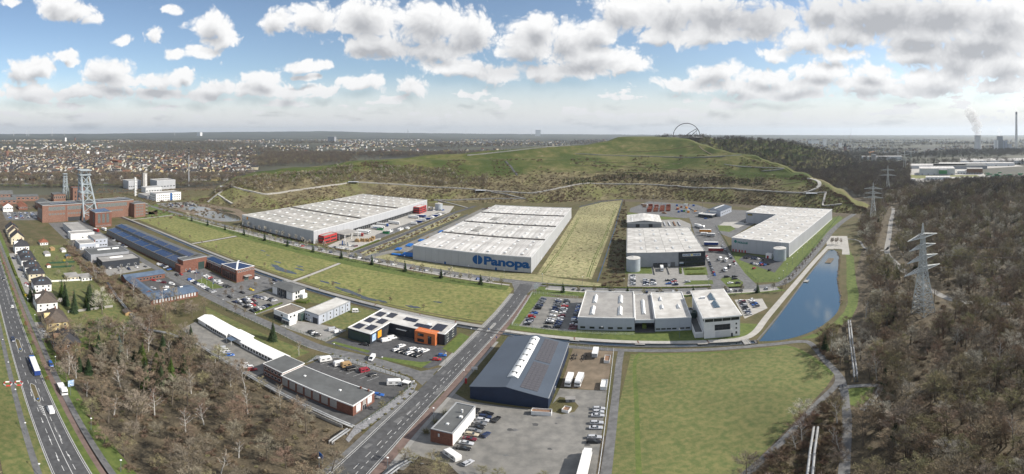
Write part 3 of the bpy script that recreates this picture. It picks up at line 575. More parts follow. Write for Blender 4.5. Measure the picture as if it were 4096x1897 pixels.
def bare_tree(seed, h, rad, tw=900, first=.28, lean=.1, wide=1.7, up=.55):
    r = random.Random(seed); T = MB(); C = MB(); a0 = r.uniform(0, 6.28); tip = Vector((cos(a0)*lean*h, sin(a0)*lean*h, h*.93)); tr = h*.017
    pts = [Vector((0,0,-.3))]+[tip*(k/4)+Vector((r.uniform(-.25,.25), r.uniform(-.25,.25), 0))*(k*.4) for k in range(1, 5)]; T.tube(pts, [tr*1.25, tr*.95, tr*.7, tr*.42, .03], 5)
    subs = []
    for i in range(13):
        f = first+(.96-first)*(i+.5)/13; base = tip*f; a = a0+i*2.4+r.uniform(-.4,.4); ln = rad*(1.12-.62*max(0,(f-.45))/.55)*r.uniform(.75,1.15); e = r.uniform(.25,.8)*up*1.6
        d = Vector((cos(a), sin(a), e)).normalized(); q = [base, base+d*ln*.5, base+d*ln+Vector((0,0,ln*.22))]; T.tube(q, [tr*.45*(1.1-f*.6), tr*.28*(1.1-f*.6), .02], 3)
        for k in range(6):
            t = r.uniform(.25, 1); p = q[0].lerp(q[2], t); d2 = (d+Vector((r.uniform(-.9,.9), r.uniform(-.9,.9), r.uniform(-.1,.9)))).normalized(); l2 = ln*r.uniform(.25,.5)
            subs.append((p, d2, l2)); twig(T, p, d2, l2, .035*wide, r)
    for k in range(tw):
        p, d, l = subs[r.randrange(len(subs))]; q = p+d*l*r.uniform(.1,1.05)+Vector((r.gauss(0,.3), r.gauss(0,.3), r.gauss(0,.3)))*rad*.3
        dd = (d*.6+Vector((r.uniform(-1,1), r.uniform(-1,1), r.uniform(-.2,1.1)))).normalized(); twig(C, q, dd, r.uniform(.5,1.25)*rad*.27, .034*wide*r.uniform(.7,1.5), r)
    return T, C
def conifer(seed, h, rad, n=420, shape=1.0):
    r = random.Random(seed); T = MB(); C = MB(); T.tube([(0,0,-.3),(0,0,h*.96)], [h*.016, .03], 5)
    for k in range(n):
        f = r.random()**1.3; z = h*(.06+.93*f); a = r.uniform(0, 6.28); R_ = rad*(1-f)**shape*r.uniform(.75,1.1)+.12; d = Vector((cos(a), sin(a), -.28+.5*f)).normalized(); s = Vector((-sin(a), cos(a), 0))
        p0 = Vector((0,0,z))+d*R_*.15; p1 = Vector((0,0,z))+d*R_; w = .16*R_+.22; C.add([p0, p0*.4+p1*.6+s*w+Vector((0,0,.1)), p1, p0*.4+p1*.6-s*w-Vector((0,0,.16))], [(0,1,2),(0,2,3)])
    return T, C
def leafball(seed, rx, rz, n, size, z0=0.0, lump=.3):
    r = random.Random(seed); C = MB(); cl_ = [(r.uniform(0,6.28), r.uniform(-.4,1), r.uniform(.4,1)) for _ in range(9)]
    for k in range(n):
        a = r.uniform(0, 6.28); e = r.uniform(-.35, 1); f = r.uniform(.45, 1)**.5*(1+lump*(mnoise.noise(Vector((cos(a)*1.6+seed, sin(a)*1.6, e*1.6))))); q = sqrt(max(0, 1-e*e*.9))
        p = Vector((cos(a)*q*rx*f, sin(a)*q*rx*f, z0+rz*(e*.62+.42)*f)); d = Vector((r.uniform(-1,1), r.uniform(-1,1), r.uniform(-.3,1))).normalized(); s = d.cross(Vector((r.uniform(-1,1), r.uniform(-1,1), r.uniform(-1,1)))).normalized()
        C.add([p-s*size*.5, p+d*size, p+s*size*.5, p-d*size*.35], [(0,1,2,3)])
    return C
def merged(name, TC, mats):
    T, C = TC; X = MB(); X.add(T.v, T.f, 0); X.add(C.v, C.f, 1); return X.mesh(name, list(mats))
# wholes used by the thousand in the woods (one object each wood), and two-part trees for the ones that stand out
PROTO = {}
def proto_col(key, meshes):
    c = bpy.data.collections.new(key)
    for i, me in enumerate(meshes):
        o = bpy.data.objects.new('%s_%02d' % (key, i), me); c.objects.link(o)
    PROTO[key] = c
BARE = [bare_tree(11, 13, 4.2, 900), bare_tree(12, 15, 4.6, 1000, lean=.06), bare_tree(13, 11, 4.6, 900, first=.2), bare_tree(14, 16, 3.8, 900, first=.35, lean=.05), bare_tree(15, 14, 5.4, 1100), bare_tree(16, 12, 3.6, 800, first=.2, lean=.14)]
BMESH = [(T.mesh('trunk', 'bark'), C) for T, C in BARE]
BIRCH = [bare_tree(21, 15, 3.0, 420, first=.25, lean=.08, up=1.0), bare_tree(22, 13, 2.8, 380, first=.3, lean=.14, up=1.1), bare_tree(23, 16, 3.4, 430, first=.3, lean=.05, up=1.0)]
CONI = [conifer(31, 14, 3.2), conifer(32, 11, 3.0, shape=.8), conifer(33, 17, 3.6, 520)]
mixw = [merged('bare_tree', BARE[i], ('bark', m)) for i, m in ((0,'twig_grey'),(1,'twig_brown'),(2,'twig_red'),(3,'twig_grey'),(4,'twig_brown'),(5,'twig_olive'),(4,'twig_grey'),(2,'twig_pale'),(4,'twig_olive'),(1,'twig_pale'),(3,'twig_olive'))]
proto_col('wood_mix', mixw)
proto_col('wood_dark', [merged('bare_tree', BARE[i], ('bark', m)) for i, m in ((0,'twig_brown'),(3,'twig_red'),(1,'twig_grey'))]+[merged('conifer', CONI[k], ('bark','needle')) for k in (0, 2, 1)]+[merged('conifer', CONI[1], ('bark','ivy'))])
mat('cloud_shade_twig', (.125,.112,.098), var=.2, rnd=.5, spec=.05); mat('cloud_shade_twig_brown', (.16,.128,.100), var=.2, rnd=.5, spec=.05)  # far twig colours darkened to stand in for cloud shadow on distant woods
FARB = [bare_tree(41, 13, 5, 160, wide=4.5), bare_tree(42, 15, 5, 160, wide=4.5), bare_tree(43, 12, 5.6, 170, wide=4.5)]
proto_col('far_mix', [merged('bare_tree', FARB[i], ('bark', m)) for i, m in ((0,'cloud_shade_twig'),(1,'cloud_shade_twig_brown'),(2,'cloud_shade_twig'),(0,'twig_olive'),(1,'cloud_shade_twig_brown'))])
proto_col('far_dark', [merged('bare_tree', FARB[i], ('bark', m)) for i, m in ((0,'cloud_shade_twig'),(1,'cloud_shade_twig'))]+[merged('conifer', conifer(44, 14, 4.2, 90), ('bark','needle'))])
def bushmesh(seed, r_, h, n, m, w=.05):
    r = random.Random(seed); C = MB()
    for k in range(n):
        a = r.uniform(0, 6.28); q = r.random()**.6*r_*.7; p = Vector((cos(a)*q, sin(a)*q, r.uniform(0, h*.45))); d = Vector((cos(a)*.6+r.uniform(-.5,.5), sin(a)*.6+r.uniform(-.5,.5), r.uniform(.3,1.2))).normalized(); twig(C, p, d, h*r.uniform(.35,.75), w*r.uniform(.7,1.6), r)
    return C.mesh('bush', m)
proto_col('scrub', [bushmesh(51, 1.8, 1.8, 160, 'scrub_twig', .07), bushmesh(52, 2.2, 2.4, 180, 'twig_brown', .08), bushmesh(53, 1.6, 1.5, 140, 'twig_olive', .07), bushmesh(54, 2.4, 2.8, 180, 'twig_red', .08)])
proto_col('tuft', [bushmesh(55, .9, .8, 40, 'scrub_twig', .05), bushmesh(56, .8, .6, 36, 'twig_olive', .05)])
def scatter(name, pts, key, label, cat):
    """pts: (x, y, z, scale, prototype) - one object that stands for an uncountable wood"""
    r = random.Random(len(pts)); me = bpy.data.meshes.new(name); me.from_pydata([p[:3] for p in pts], [], [])
    a = me.attributes.new('sc', 'FLOAT', 'POINT'); a.data.foreach_set('value', [p[3] for p in pts])
    a = me.attributes.new('rot', 'FLOAT', 'POINT'); a.data.foreach_set('value', [r.uniform(0, 6.28) for p in pts])
    a = me.attributes.new('pid', 'INT', 'POINT'); a.data.foreach_set('value', [p[4] if len(p) > 4 else r.randrange(len(PROTO[key].objects)) for p in pts])
    o = link(name, me); g = bpy.data.node_groups.new(name+'_grow', 'GeometryNodeTree'); g.interface.new_socket('Geometry', in_out='INPUT', socket_type='NodeSocketGeometry'); g.interface.new_socket('Geometry', in_out='OUTPUT', socket_type='NodeSocketGeometry')
    gi = g.nodes.new('NodeGroupInput'); go = g.nodes.new('NodeGroupOutput'); ci = g.nodes.new('GeometryNodeCollectionInfo'); ci.inputs['Collection'].default_value = PROTO[key]; ci.inputs['Separate Children'].default_value = True; ci.inputs['Reset Children'].default_value = True
    ip = g.nodes.new('GeometryNodeInstanceOnPoints'); ip.inputs['Pick Instance'].default_value = True
    def at(nm, ty): n = g.nodes.new('GeometryNodeInputNamedAttribute'); n.data_type = ty; n.inputs['Name'].default_value = nm; return n.outputs['Attribute']
    cx = g.nodes.new('ShaderNodeCombineXYZ'); g.links.new(at('rot', 'FLOAT'), cx.inputs[2]); er = g.nodes.new('FunctionNodeEulerToRotation'); g.links.new(cx.outputs[0], er.inputs[0]); g.links.new(er.outputs[0], ip.inputs['Rotation'])
    g.links.new(at('sc', 'FLOAT'), ip.inputs['Scale']); g.links.new(at('pid', 'INT'), ip.inputs['Instance Index']); g.links.new(gi.outputs[0], ip.inputs['Points']); g.links.new(ci.outputs[0], ip.inputs['Instance']); g.links.new(ip.outputs[0], go.inputs[0])
    md = o.modifiers.new('grow', 'NODES'); md.node_group = g; return stuff(o, label, cat)
def fill(poly, n, seed, smin=.75, smax=1.2, avoid=(), dens=None, zf=None, clear=()):
    """n random places inside a (u, v) polygon"""
    r = random.Random(seed); us = [p[0] for p in poly]; vs_ = [p[1] for p in poly]; out = []; k = 0
    while len(out) < n and k < n*30:
        k += 1; u = r.uniform(min(us), max(us)); v = r.uniform(min(vs_), max(vs_))
        if not inside((u, v), poly) or any(inside((u, v), q) for q in avoid): continue
        if any(near_line((u, v), q, w) for q, w in clear): continue
        if dens and r.random() > dens(u, v): continue
        P = UV(u, v); out.append((P.x, P.y, zf(P.x, P.y) if zf else 0.0, r.uniform(smin, smax)))
    return out
def near_line(p, pts, w):
    for a, b in zip(pts, pts[1:]):
        dx, dy = b[0]-a[0], b[1]-a[1]; L2 = dx*dx+dy*dy or 1e-9; t = max(0, min(1, ((p[0]-a[0])*dx+(p[1]-a[1])*dy)/L2))
        if (p[0]-a[0]-t*dx)**2+(p[1]-a[1]-t*dy)**2 < w*w: return True
    return False
_tm = {}
def tree(name, TC, mats, label, cat, u, v, sc=1.0, group=None, z=0.0, rz=None, rnd=random.Random(5)):
    """a single tree: an empty at its foot with trunk and crown"""
    key = (id(TC), mats)
    if key not in _tm: _tm[key] = (TC[0].mesh('trunk', mats[0]), TC[1].mesh('crown', mats[1]))
    t = thing(name, label, cat, UV(u, v, z), rnd.uniform(0, 6.28) if rz is None else rz, group); t.scale = (sc, sc, sc*rnd.uniform(.92, 1.08))
    link('trunk', _tm[key][0], t); link('crown', _tm[key][1], t); return t
# ---------------------------------------------------------------- building kit
mat('metal_grey', (.40,.41,.43), var=.04, scale=.15, rough=.55, stretch=(1,1,.2)); mat('metal_light', (.55,.56,.57), var=.04, scale=.15, rough=.5); mat('metal_blue_grey', (.40,.43,.49), var=.04, scale=.2, rough=.5); mat('metal_mid', (.30,.31,.33), var=.05, scale=.2, rough=.55)
mat('roof_pale', (.52,.51,.485), c2=(.38,.365,.34), scale=.16, rnd=.2, big=.25, bigscale=.06); mat('roof_white', (.57,.56,.54), c2=(.37,.355,.335), scale=.35, rnd=.3, big=.2, bigscale=.05, stretch=(1,.15,1)); mat('roof_warm', (.47,.455,.42), c2=(.29,.275,.25), scale=.2, rnd=.3, big=.3, bigscale=.03); mat('roof_gutter', (.14,.13,.12), var=.2); mat('roof_felt', (.34,.33,.31), c2=(.25,.24,.23), scale=.15, big=.15, bigscale=.05); mat('roof_grey', (.125,.13,.13), c2=(.095,.098,.098), scale=.2, big=.12, bigscale=.06); mat('roof_gravel', (.22,.19,.15), c2=(.15,.13,.11), scale=.8)
mat('roof_bright', (.78,.78,.77), var=.04, scale=.3); mat('trim_white', (.70,.70,.69), var=.05); mat('trim_grey', (.30,.31,.32), var=.05); mat('trim_dark', (.045,.047,.052), var=.1); mat('white_wall', (.74,.74,.73), var=.04, scale=.4); mat('cream_wall', (.58,.52,.38), var=.08, scale=.4); mat('yellow_wall', (.52,.42,.22), var=.08, scale=.4)
mat('brick', (.205,.095,.068), c2=(.14,.064,.048), scale=.9, big=.15, bigscale=.1); mat('brick_dull', (.235,.135,.100), c2=(.165,.092,.07), scale=.7, big=.15, bigscale=.08); mat('brick_brown', (.20,.125,.085), var=.15, scale=.8)
mat('navy_wall', (.018,.030,.062), var=.08, scale=.3, rough=.5); mat('slate_blue_roof', (.075,.092,.118), var=.05, scale=.1, rough=.45, big=.06); mat('anthracite', (.035,.040,.050), var=.06, rough=.5); mat('orange_wall', (.52,.155,.055), var=.05); mat('red_wall', (.40,.045,.045), var=.06); mat('wine_red', (.26,.03,.045), var=.05)
mat('logo_blue', (.015,.085,.25), var=.03); mat('door_blue', (.02,.09,.24), var=.04); mat('door_red', (.36,.02,.02), var=.05); mat('door_grey', (.13,.135,.14), var=.05); mat('logo_green', (.02,.17,.15), var=.05); mat('sign_orange', (.75,.32,.02), var=.04); mat('sign_yellow', (.75,.55,.03), var=.04); mat('poster_blue', (.10,.26,.55), c2=(.6,.68,.75), scale=.5); mat('steel_tank', (.38,.42,.45), var=.05, scale=.3, rough=.4); mat('pv_frame', (.35,.36,.38), var=.05)
def glassy(name, c, rough=.08, metal=0.0):
    m = bpy.data.materials.new(name); m.use_nodes = True; b = m.node_tree.nodes['Principled BSDF']; b.inputs['Base Color'].default_value = c+(1,); b.inputs['Roughness'].default_value = rough; b.inputs['Specular IOR Level'].default_value = .6; b.inputs['Metallic'].default_value = metal; M[name] = m
glassy('glass', (.025,.03,.035)); glassy('glass_green', (.04,.065,.06), .12); glassy('pv_blue', (.012,.03,.085), .15); glassy('pv_dark', (.02,.022,.035), .18); glassy('pv_grey', (.075,.072,.080), .25); glassy('skylight_glass', (.16,.25,.33), .1)
mat('poly_skylight', (.70,.71,.70), var=.05, scale=.3, rough=.35); mat('glazing_old', (.16,.185,.18), c2=(.09,.10,.10), scale=.5, rough=.3); mat('tile_dark', (.050,.050,.055), c2=(.035,.035,.04), scale=1.2); mat('tile_brown', (.115,.095,.080), c2=(.08,.065,.055), scale=1.0); mat('tile_red', (.26,.105,.062), c2=(.19,.075,.045), scale=1.0); mat('roof_blue', (.105,.145,.205), c2=(.075,.105,.155), scale=.25, stretch=(1,1,.2)); mat('headframe_paint', (.40,.45,.48), c2=(.27,.31,.33), scale=.4); mat('concrete', (.36,.35,.33), c2=(.27,.26,.245), scale=.3); mat('wood_fresh', (.42,.28,.14), c2=(.3,.2,.1), scale=1.2)
RZ = {'f':0.0, 'r':pi/2, 'b':pi, 'l':-pi/2}
def spot(face, w, l, s, z, out=0.0):
    return {'f':(s,-out,z), 'r':(w+out,s,z), 'b':(s,l+out,z), 'l':(-out,s,z)}[face]
_cache = {}
def cached(key, make):
    if key not in _cache: _cache[key] = make()
    return _cache[key]
def window_mesh(w, h, frame='trim_white', glass='glass', mull=0, rows=0, t=.10):
    def mk():
        b = MB(); x = w/2
        for a in ((-x-t, x+t, h, h+t), (-x-t, x+t, -t, 0), (-x-t, -x, 0, h), (x, x+t, 0, h)): b.box(a[0], a[1], -.07, .02, a[2], a[3], 0)
        for k in range(mull): xx = -x+w*(k+1)/(mull+1); b.box(xx-t*.4, xx+t*.4, -.055, .02, 0, h, 0)
        for k in range(rows): zz = h*(k+1)/(rows+1); b.box(-x, x, -.05, .02, zz-t*.4, zz+t*.4, 0)
        b.add([(-x,-.025,0),(x,-.025,0),(x,-.025,h),(-x,-.025,h)], [(0,1,2,3)], 1); return b.mesh('window', [frame, glass])
    return cached(('win', w, h, frame, glass, mull, rows, t), mk)
def slab_mesh(w, h, m, d=.08):
    return cached(('slab', w, h, m, d), lambda: MB().box(-w/2, w/2, -d, .02, 0, h).mesh('panel', m))
class Bld:
    def __init__(s, name, label, cat, u, v, w, l, h, ang=0.0, group=None, z=0.0):
        s.root = thing(name, label, cat, UV(u, v, z), GRID+radians(ang), group); s.w, s.l, s.h = w, l, h
    def walls(s, m, h=None, x0=0, x1=None, y0=0, y1=None, z0=0, name='wall'):
        x1 = s.w if x1 is None else x1; y1 = s.l if y1 is None else y1
        return MB().walls([(x0,y0),(x1,y0),(x1,y1),(x0,y1)], z0-.3*(z0 == 0), h or s.h).obj(name, m, s.root)
    def flat(s, m, trim='trim_grey', par=.45, h=None, x0=0, x1=None, y0=0, y1=None, t=.35):
        """flat roof behind a parapet"""
        x1 = s.w if x1 is None else x1; y1 = s.l if y1 is None else y1; h = h or s.h
        o = MB().box(x0+.02, x1-.02, y0+.02, y1-.02, h-.3, h).obj('roof', m, s.root); b = MB(); e = .06
        for a in ((x0-e,x1+e,y0-e,y0+t), (x0-e,x1+e,y1-t,y1+e), (x0-e,x0+t,y0+t,y1-t), (x1-t,x1+e,y0+t,y1-t)): b.box(*a, h-.35, h+par)
        b.obj('parapet', trim, s.root); return o
    def gable(s, m, eave, ridge, along='y', over=.4, pos=.5, x0=0, x1=None, y0=0, y1=None, wall=None, trim=None):
        x1 = s.w if x1 is None else x1; y1 = s.l if y1 is None else y1; o = over
        def rf(P): return MB().add([(*p,) for p in P[0]], [(0,1,2,3)]).add([(p[0],p[1],p[2]-.22) for p in P[0]], [(3,2,1,0)]).add([P[0][0],P[0][1],(P[0][1][0],P[0][1][1],P[0][1][2]-.22),(P[0][0][0],P[0][0][1],P[0][0][2]-.22)], [(0,3,2,1)])
        if along == 'y':
            xm = x0+(x1-x0)*pos; k1 = (ridge-eave)/(xm-x0); k2 = (ridge-eave)/(x1-xm); A = [(x0-o,y0-o,eave-o*k1),(xm,y0-o,ridge),(xm,y1+o,ridge),(x0-o,y1+o,eave-o*k1)]; B_ = [(xm,y0-o,ridge),(x1+o,y0-o,eave-o*k2),(x1+o,y1+o,eave-o*k2),(xm,y1+o,ridge)]
            g = [[(x0,y0,eave-.05),(x1,y0,eave-.05),(xm,y0,ridge-.12)], [(x0,y1,eave-.05),(xm,y1,ridge-.12),(x1,y1,eave-.05)]]
        else:
            ym = y0+(y1-y0)*pos; k1 = (ridge-eave)/(ym-y0); k2 = (ridge-eave)/(y1-ym); A = [(x0-o,y0-o,eave-o*k1),(x1+o,y0-o,eave-o*k1),(x1+o,ym,ridge),(x0-o,ym,ridge)]; B_ = [(x0-o,ym,ridge),(x1+o,ym,ridge),(x1+o,y1+o,eave-o*k2),(x0-o,y1+o,eave-o*k2)]
            g = [[(x0,y0,eave-.05),(x0,ym,ridge-.12),(x0,y1,eave-.05)], [(x1,y0,eave-.05),(x1,y1,eave-.05),(x1,ym,ridge-.12)]]
        b = MB()
        for P in (A, B_):
            low = [(p[0],p[1],p[2]-.25) for p in P]; b.add(P+low, [(0,1,2,3),(7,6,5,4),(0,4,5,1),(1,5,6,2),(2,6,7,3),(3,7,4,0)])
        ro = b.obj('roof', m, s.root)
        for q in g: MB().face(q).obj('gable', wall or m, s.root)
        return ro
    def hip(s, m, eave, ridge, over=.5, axis=None):
        w, l, o = s.w, s.l, over; x0, x1, y0, y1 = -o, w+o, -o, l+o
        if (axis or ('x' if w > l else 'y')) == 'x': k = (y1-y0)/2*.95; A, B_ = (x0+k, (y0+y1)/2, ridge), (x1-k, (y0+y1)/2, ridge)
        else: k = (x1-x0)/2*.95; A, B_ = ((x0+x1)/2, y0+k, ridge), ((x0+x1)/2, y1-k, ridge)
        P = [(x0,y0,eave),(x1,y0,eave),(x1,y1,eave),(x0,y1,eave),A,B_]
        fs = [(0,1,5,4),(1,2,5),(2,3,4,5),(3,0,4)] if (axis or ('x' if w > l else 'y')) == 'x' else [(0,1,4),(1,2,5,4),(2,3,5),(3,0,4,5)]
        b = MB().add(P, fs); b.add([(p[0],p[1],p[2]-.2) for p in P[:4]], [(3,2,1,0)]); b.walls([(x0,y0),(x1,y0),(x1,y1),(x0,y1)], eave-.2, eave); return b.obj('roof', m, s.root)
    def put(s, name, me, face, at, z=0.0, out=0.0, par=None):
        for a in (at if isinstance(at, (list, tuple)) else [at]): o = link(name, me, par or s.root, spot(face, s.w, s.l, a, z, out), RZ[face])
        return o
    def windows(s, face, at, z, w, h, **k): return s.put('window', window_mesh(w, h, **k), face, at, z)
    def door(s, face, at, w, h, m, z=0.0, name='door'): return s.put(name, slab_mesh(w, h, m), face, at, z)
    def panel(s, name, face, s0, s1, z0, z1, m, d=.08, out=0.0): return link(name, cached(('pn', s1-s0, z1-z0, m, d), lambda: MB().box(-(s1-s0)/2, (s1-s0)/2, -d, .02, 0, z1-z0).mesh(name, m)), s.root, spot(face, s.w, s.l, (s0+s1)/2, z0, out), RZ[face])
    def box(s, name, x0, x1, y0, y1, z0, z1, m, par=None): return MB().box(x0, x1, y0, y1, z0, z1).obj(name, m, par or s.root)
    def roof_panels(s, nx, ny, h, m, gap=.22, x0=0, x1=None, y0=0, y1=None, crown=.0, seed=1):
        x1 = s.w if x1 is None else x1; y1 = s.l if y1 is None else y1; a, c = (x1-x0)/nx, (y1-y0)/ny
        def mk():
            p, q = a/2-gap/2, c/2-gap/2; return MB().add([(-p,-q,0),(p,-q,0),(p,0,crown),(p,q,0),(-p,q,0),(-p,0,crown),(-p,-q,-.2),(p,-q,-.2),(p,q,-.2),(-p,q,-.2)], [(0,1,2,5),(5,2,3,4),(0,6,7,1),(1,7,8,3,2),(3,8,9,4),(4,9,6,0,5)]).mesh('roof_panel', m)
        me = mk()
        for i in range(nx):
            for j in range(ny): link('roof_panel', me, s.root, (x0+a*(i+.5), y0+c*(j+.5), h))
    def domes(s, xs, ys, h, sx=1.3, sy=2.2, m='poly_skylight', hz=.55):
        me = cached(('dome', sx, sy, m, hz), lambda: MB().add([(-sx,-sy,0),(sx,-sy,0),(sx,sy,0),(-sx,sy,0),(-sx*.9,-sy*.9,hz*.6),(sx*.9,-sy*.9,hz*.6),(sx*.9,sy*.9,hz*.6),(-sx*.9,sy*.9,hz*.6),(-sx*.4,-sy*.5,hz),(sx*.4,-sy*.5,hz),(sx*.4,sy*.5,hz),(-sx*.4,sy*.5,hz)], [(0,1,5,4),(1,2,6,5),(2,3,7,6),(3,0,4,7),(4,5,9,8),(5,6,10,9),(6,7,11,10),(7,4,8,11),(8,9,10,11)]).mesh('skylight', m))
        for x in xs:
            for y in ys: link('skylight', me, s.root, (x, y, h))
    def solar(s, x0, y0, nx, ny, z0, dx=1.05, dy=1.75, sl=0.0, slx=0.0, m='pv_dark', par=None):
        """modules laid on a roof plane; sl and slx are the rises per metre along y and x"""
        me = cached(('pv', dx, dy, sl, slx, m), lambda: MB().add([(0,0,0),(dx-.07,0,(dx-.07)*slx),(dx-.07,dy-.07,(dx-.07)*slx+(dy-.07)*sl),(0,dy-.07,(dy-.07)*sl)]+[(x,y,z-.07) for x,y,z in ((0,0,0),(dx-.07,0,(dx-.07)*slx),(dx-.07,dy-.07,(dx-.07)*slx+(dy-.07)*sl),(0,dy-.07,(dy-.07)*sl))], [(0,1,2,3),(0,4,5,1),(1,5,6,2),(2,6,7,3),(3,7,4,0)]).mesh('solar_panel', m))
        for i in range(nx):
            for j in range(ny): link('solar_panel', me, par or s.root, (x0+i*dx, y0+j*dy, z0+i*dx*slx+j*dy*sl))
    def text(s, body, face, s0, s1, zb, size, m, bold=.0, out=.12, name='lettering'):
        cu = bpy.data.curves.new('lettering', 'FONT'); cu.body = body; cu.size = size; cu.offset = bold; cu.extrude = .05; tmp = bpy.data.objects.new('lettering', cu); COL.objects.link(tmp); bpy.context.view_layer.update()
        me = bpy.data.meshes.new_from_object(tmp.evaluated_get(bpy.context.evaluated_depsgraph_get())); bpy.data.objects.remove(tmp); me.materials.clear(); me.materials.append(M[m])
        xs = [p.co.x for p in me.vertices]; k = (s1-s0)/(max(xs)-min(xs))
        for p in me.vertices: p.co = ((p.co.x-min(xs))*k, -p.co.z-.0, p.co.y)
        return link(name, me, s.root, spot(face, s.w, s.l, s0, zb, out), RZ[face])
# ---------------------------------------------------------------- the distribution warehouses
def tank(label, u, v, r, h, m='steel_tank'):
    t = thing('sprinkler_tank', label, 'tank', UV(u, v)); MB().lathe([(r,-.2),(r,h)], 28, cap=False).obj('shell', m, t); MB().lathe([(r+.12,h-.25),(r+.12,h+.05),(r*.5,h+.6),(.3,h+.9)], 28).obj('lid', 'roof_pale', t)
    for z in (h*.25, h*.5, h*.75): MB().lathe([(r+.02,z),(r+.07,z),(r+.07,z+.12),(r+.02,z+.12)], 28, cap=False).obj('hoop', m, t)
    MB().lathe([(.7,h+.85),(.7,h+1.4)], 10).obj('vent', 'trim_white', t); b = MB(); b.bar((r+.25,-.3,0),(r+.25,-.3,h+.6),.06); b.bar((r+.25,.3,0),(r+.25,.3,h+.6),.06)
    for k in range(int(h/.6)): b.bar((r+.25,-.3,.5+k*.6),(r+.25,.3,.5+k*.6),.05)
    b.obj('ladder', 'trim_grey', t); return t
def dock_mesh():
    def mk():
        b = MB(); b.box(-1.75, -1.35, -.7, 0, 0, 4.1, 0); b.box(1.35, 1.75, -.7, 0, 0, 4.1, 0); b.box(-1.75, 1.75, -.7, 0, 3.6, 4.2, 0); b.box(-1.35, 1.35, -.1, .02, 0, 3.6, 1); b.box(-1.2, 1.2, -.25, 0, -.1, .12, 0); return b.mesh('loading_dock', ['trim_dark', 'door_grey'])
    return cached('dock', mk)
W1 = Bld('warehouse', 'long pale warehouse with loading docks, red office blocks and orange corner sign', 'warehouse', -406, 315.5, 117, 247, 13.5); W1.walls('metal_grey'); W1.flat('roof_gutter', 'metal_light', .55)
W1.roof_panels(5, 18, 13.62, 'roof_warm', .35, .6, 116.4, .6, 246.4, .55); W1.domes([12+k*13.2 for k in range(8)], [10+k*20.5 for k in range(12)], 14.1)
for y in (82.2, 164.4): W1.box('roof_step', .6, 116.4, y-.5, y+.5, 13.3, 14.9, 'roof_gutter')
W1.door('f', [26, 83, 99, 103, 107.5, 111.5, 115], 1.6, 2.6, 'trim_dark'); W1.put('loading_dock', dock_mesh(), 'r', [68+3.95*k for k in range(38)], .4); W1.put('loading_dock', dock_mesh(), 'r', [227+4*k for k in range(2)], .4)
W1.panel('sign', 'f', 1, 9, 9.6, 13.2, 'trim_white'); W1.panel('sign', 'f', 9.05, 11.4, 9.6, 13.2, 'sign_orange'); W1.text('LGI', 'f', 3.6, 8.4, 10.3, 2.5, 'trim_grey', .03); W1.panel('plinth', 'f', .1, 116.9, 0, .9, 'trim_dark')
A = Bld('office_block', 'red two-storey office block at the front corner of the dock warehouse', 'office', -288.6, 322.5, 7.4, 20.5, 8); A.walls('red_wall'); A.flat('roof_felt', 'red_wall', .4); A.windows('f', 3.9, 1.0, 6.0, 1.4, frame='trim_dark', mull=3); A.windows('f', 3.9, 4.6, 6.0, 1.4, frame='trim_dark', mull=3); A.windows('r', [5.2, 15], 1.0, 8.6, 1.4, frame='trim_dark', mull=4); A.windows('r', [5.2, 15], 4.6, 8.6, 1.4, frame='trim_dark', mull=4)
A = Bld('office_block', 'red office block at the far end of the dock wall beside round tank', 'office', -288.6, 520, 9.5, 21, 9.5); A.walls('red_wall'); A.flat('roof_pale', 'red_wall', .4); [A.windows('r', [5, 15.5], z, 9, 1.3, frame='trim_dark', mull=3) for z in (1, 4, 7)]; [A.windows('f', 4.8, z, 7.5, 1.3, frame='trim_dark', mull=2) for z in (1, 4, 7)]
t = thing('canopy', 'flat pale canopy on posts beside the red front office block', 'canopy', UV(-287.5, 344.5), GRID); MB().box(0, 15.5, 0, 24, 6.5, 7.1).obj('roof', 'roof_felt', t)
for x in (7.5, 15):
    for y in (.6, 12, 23.4): MB().box(x-.3, x+.3, y-.3, y+.3, 0, 6.5).obj('post', 'trim_white', t)
tank('grey round tank behind the red office block at the warehouse end', -270.5, 564, 5.6, 9.5)
A = Bld('pump_house', 'small cream pump house next to the tank behind the red offices', 'shed', -285, 557, 6, 5, 3.6); A.walls('cream_wall'); A.flat('roof_pale', 'trim_white', .2); A.door('f', 3, 1.2, 2.2, 'door_grey')
W2 = Bld('warehouse', 'huge grey warehouse with giant blue lettering and disc logo on front wall', 'warehouse', -181, 325, 105, 234, 13.5); W2.walls('metal_grey'); W2.flat('roof_gutter', 'metal_light', .5)
for k in range(4):
    y0 = .6+k*58.3; W2.roof_panels(21, 1, 13.6, 'roof_white', .18, .6, 104.4, y0, y0+57.6, .9)
    W2.box('roof_step', .6, 104.4, y0+57.6, y0+58.2, 13.3, 14.7, 'roof_gutter') if k < 3 else None
W2.domes([9+k*14.5 for k in range(7)], [8+k*13.6+(k//4)*3 for k in range(16)], 14.35, 1.0, 1.6)
W2.domes([30], [74, 80, 86, 92, 134, 140, 146], 14.4, 4.5, .9, 'roof_warm', .7)
W2.door('f', [31, 76], 1.6, 2.7, 'door_blue'); W2.door('r', [40, 80, 120, 160, 205], 1.5, 2.6, 'trim_white'); W2.panel('plinth', 'f', .1, 104.9, 0, .5, 'trim_dark')
for W_, f_, n_, L_ in ((W1,'f',19,117),(W1,'r',41,247),(W2,'f',17,105),(W2,'r',39,234)): W_.put('wall_joint', cached(('wj',), lambda: MB().box(-.07,.07,-.06,.02,0,13.2).mesh('wall_joint', 'metal_mid')), f_, [L_*(k+1)/n_ for k in range(n_-1)], .2)
W2.text('Panopa', 'f', 65.7, 103.9, 4.6, 9.7, 'logo_blue', .42)
b = MB(); n = 24
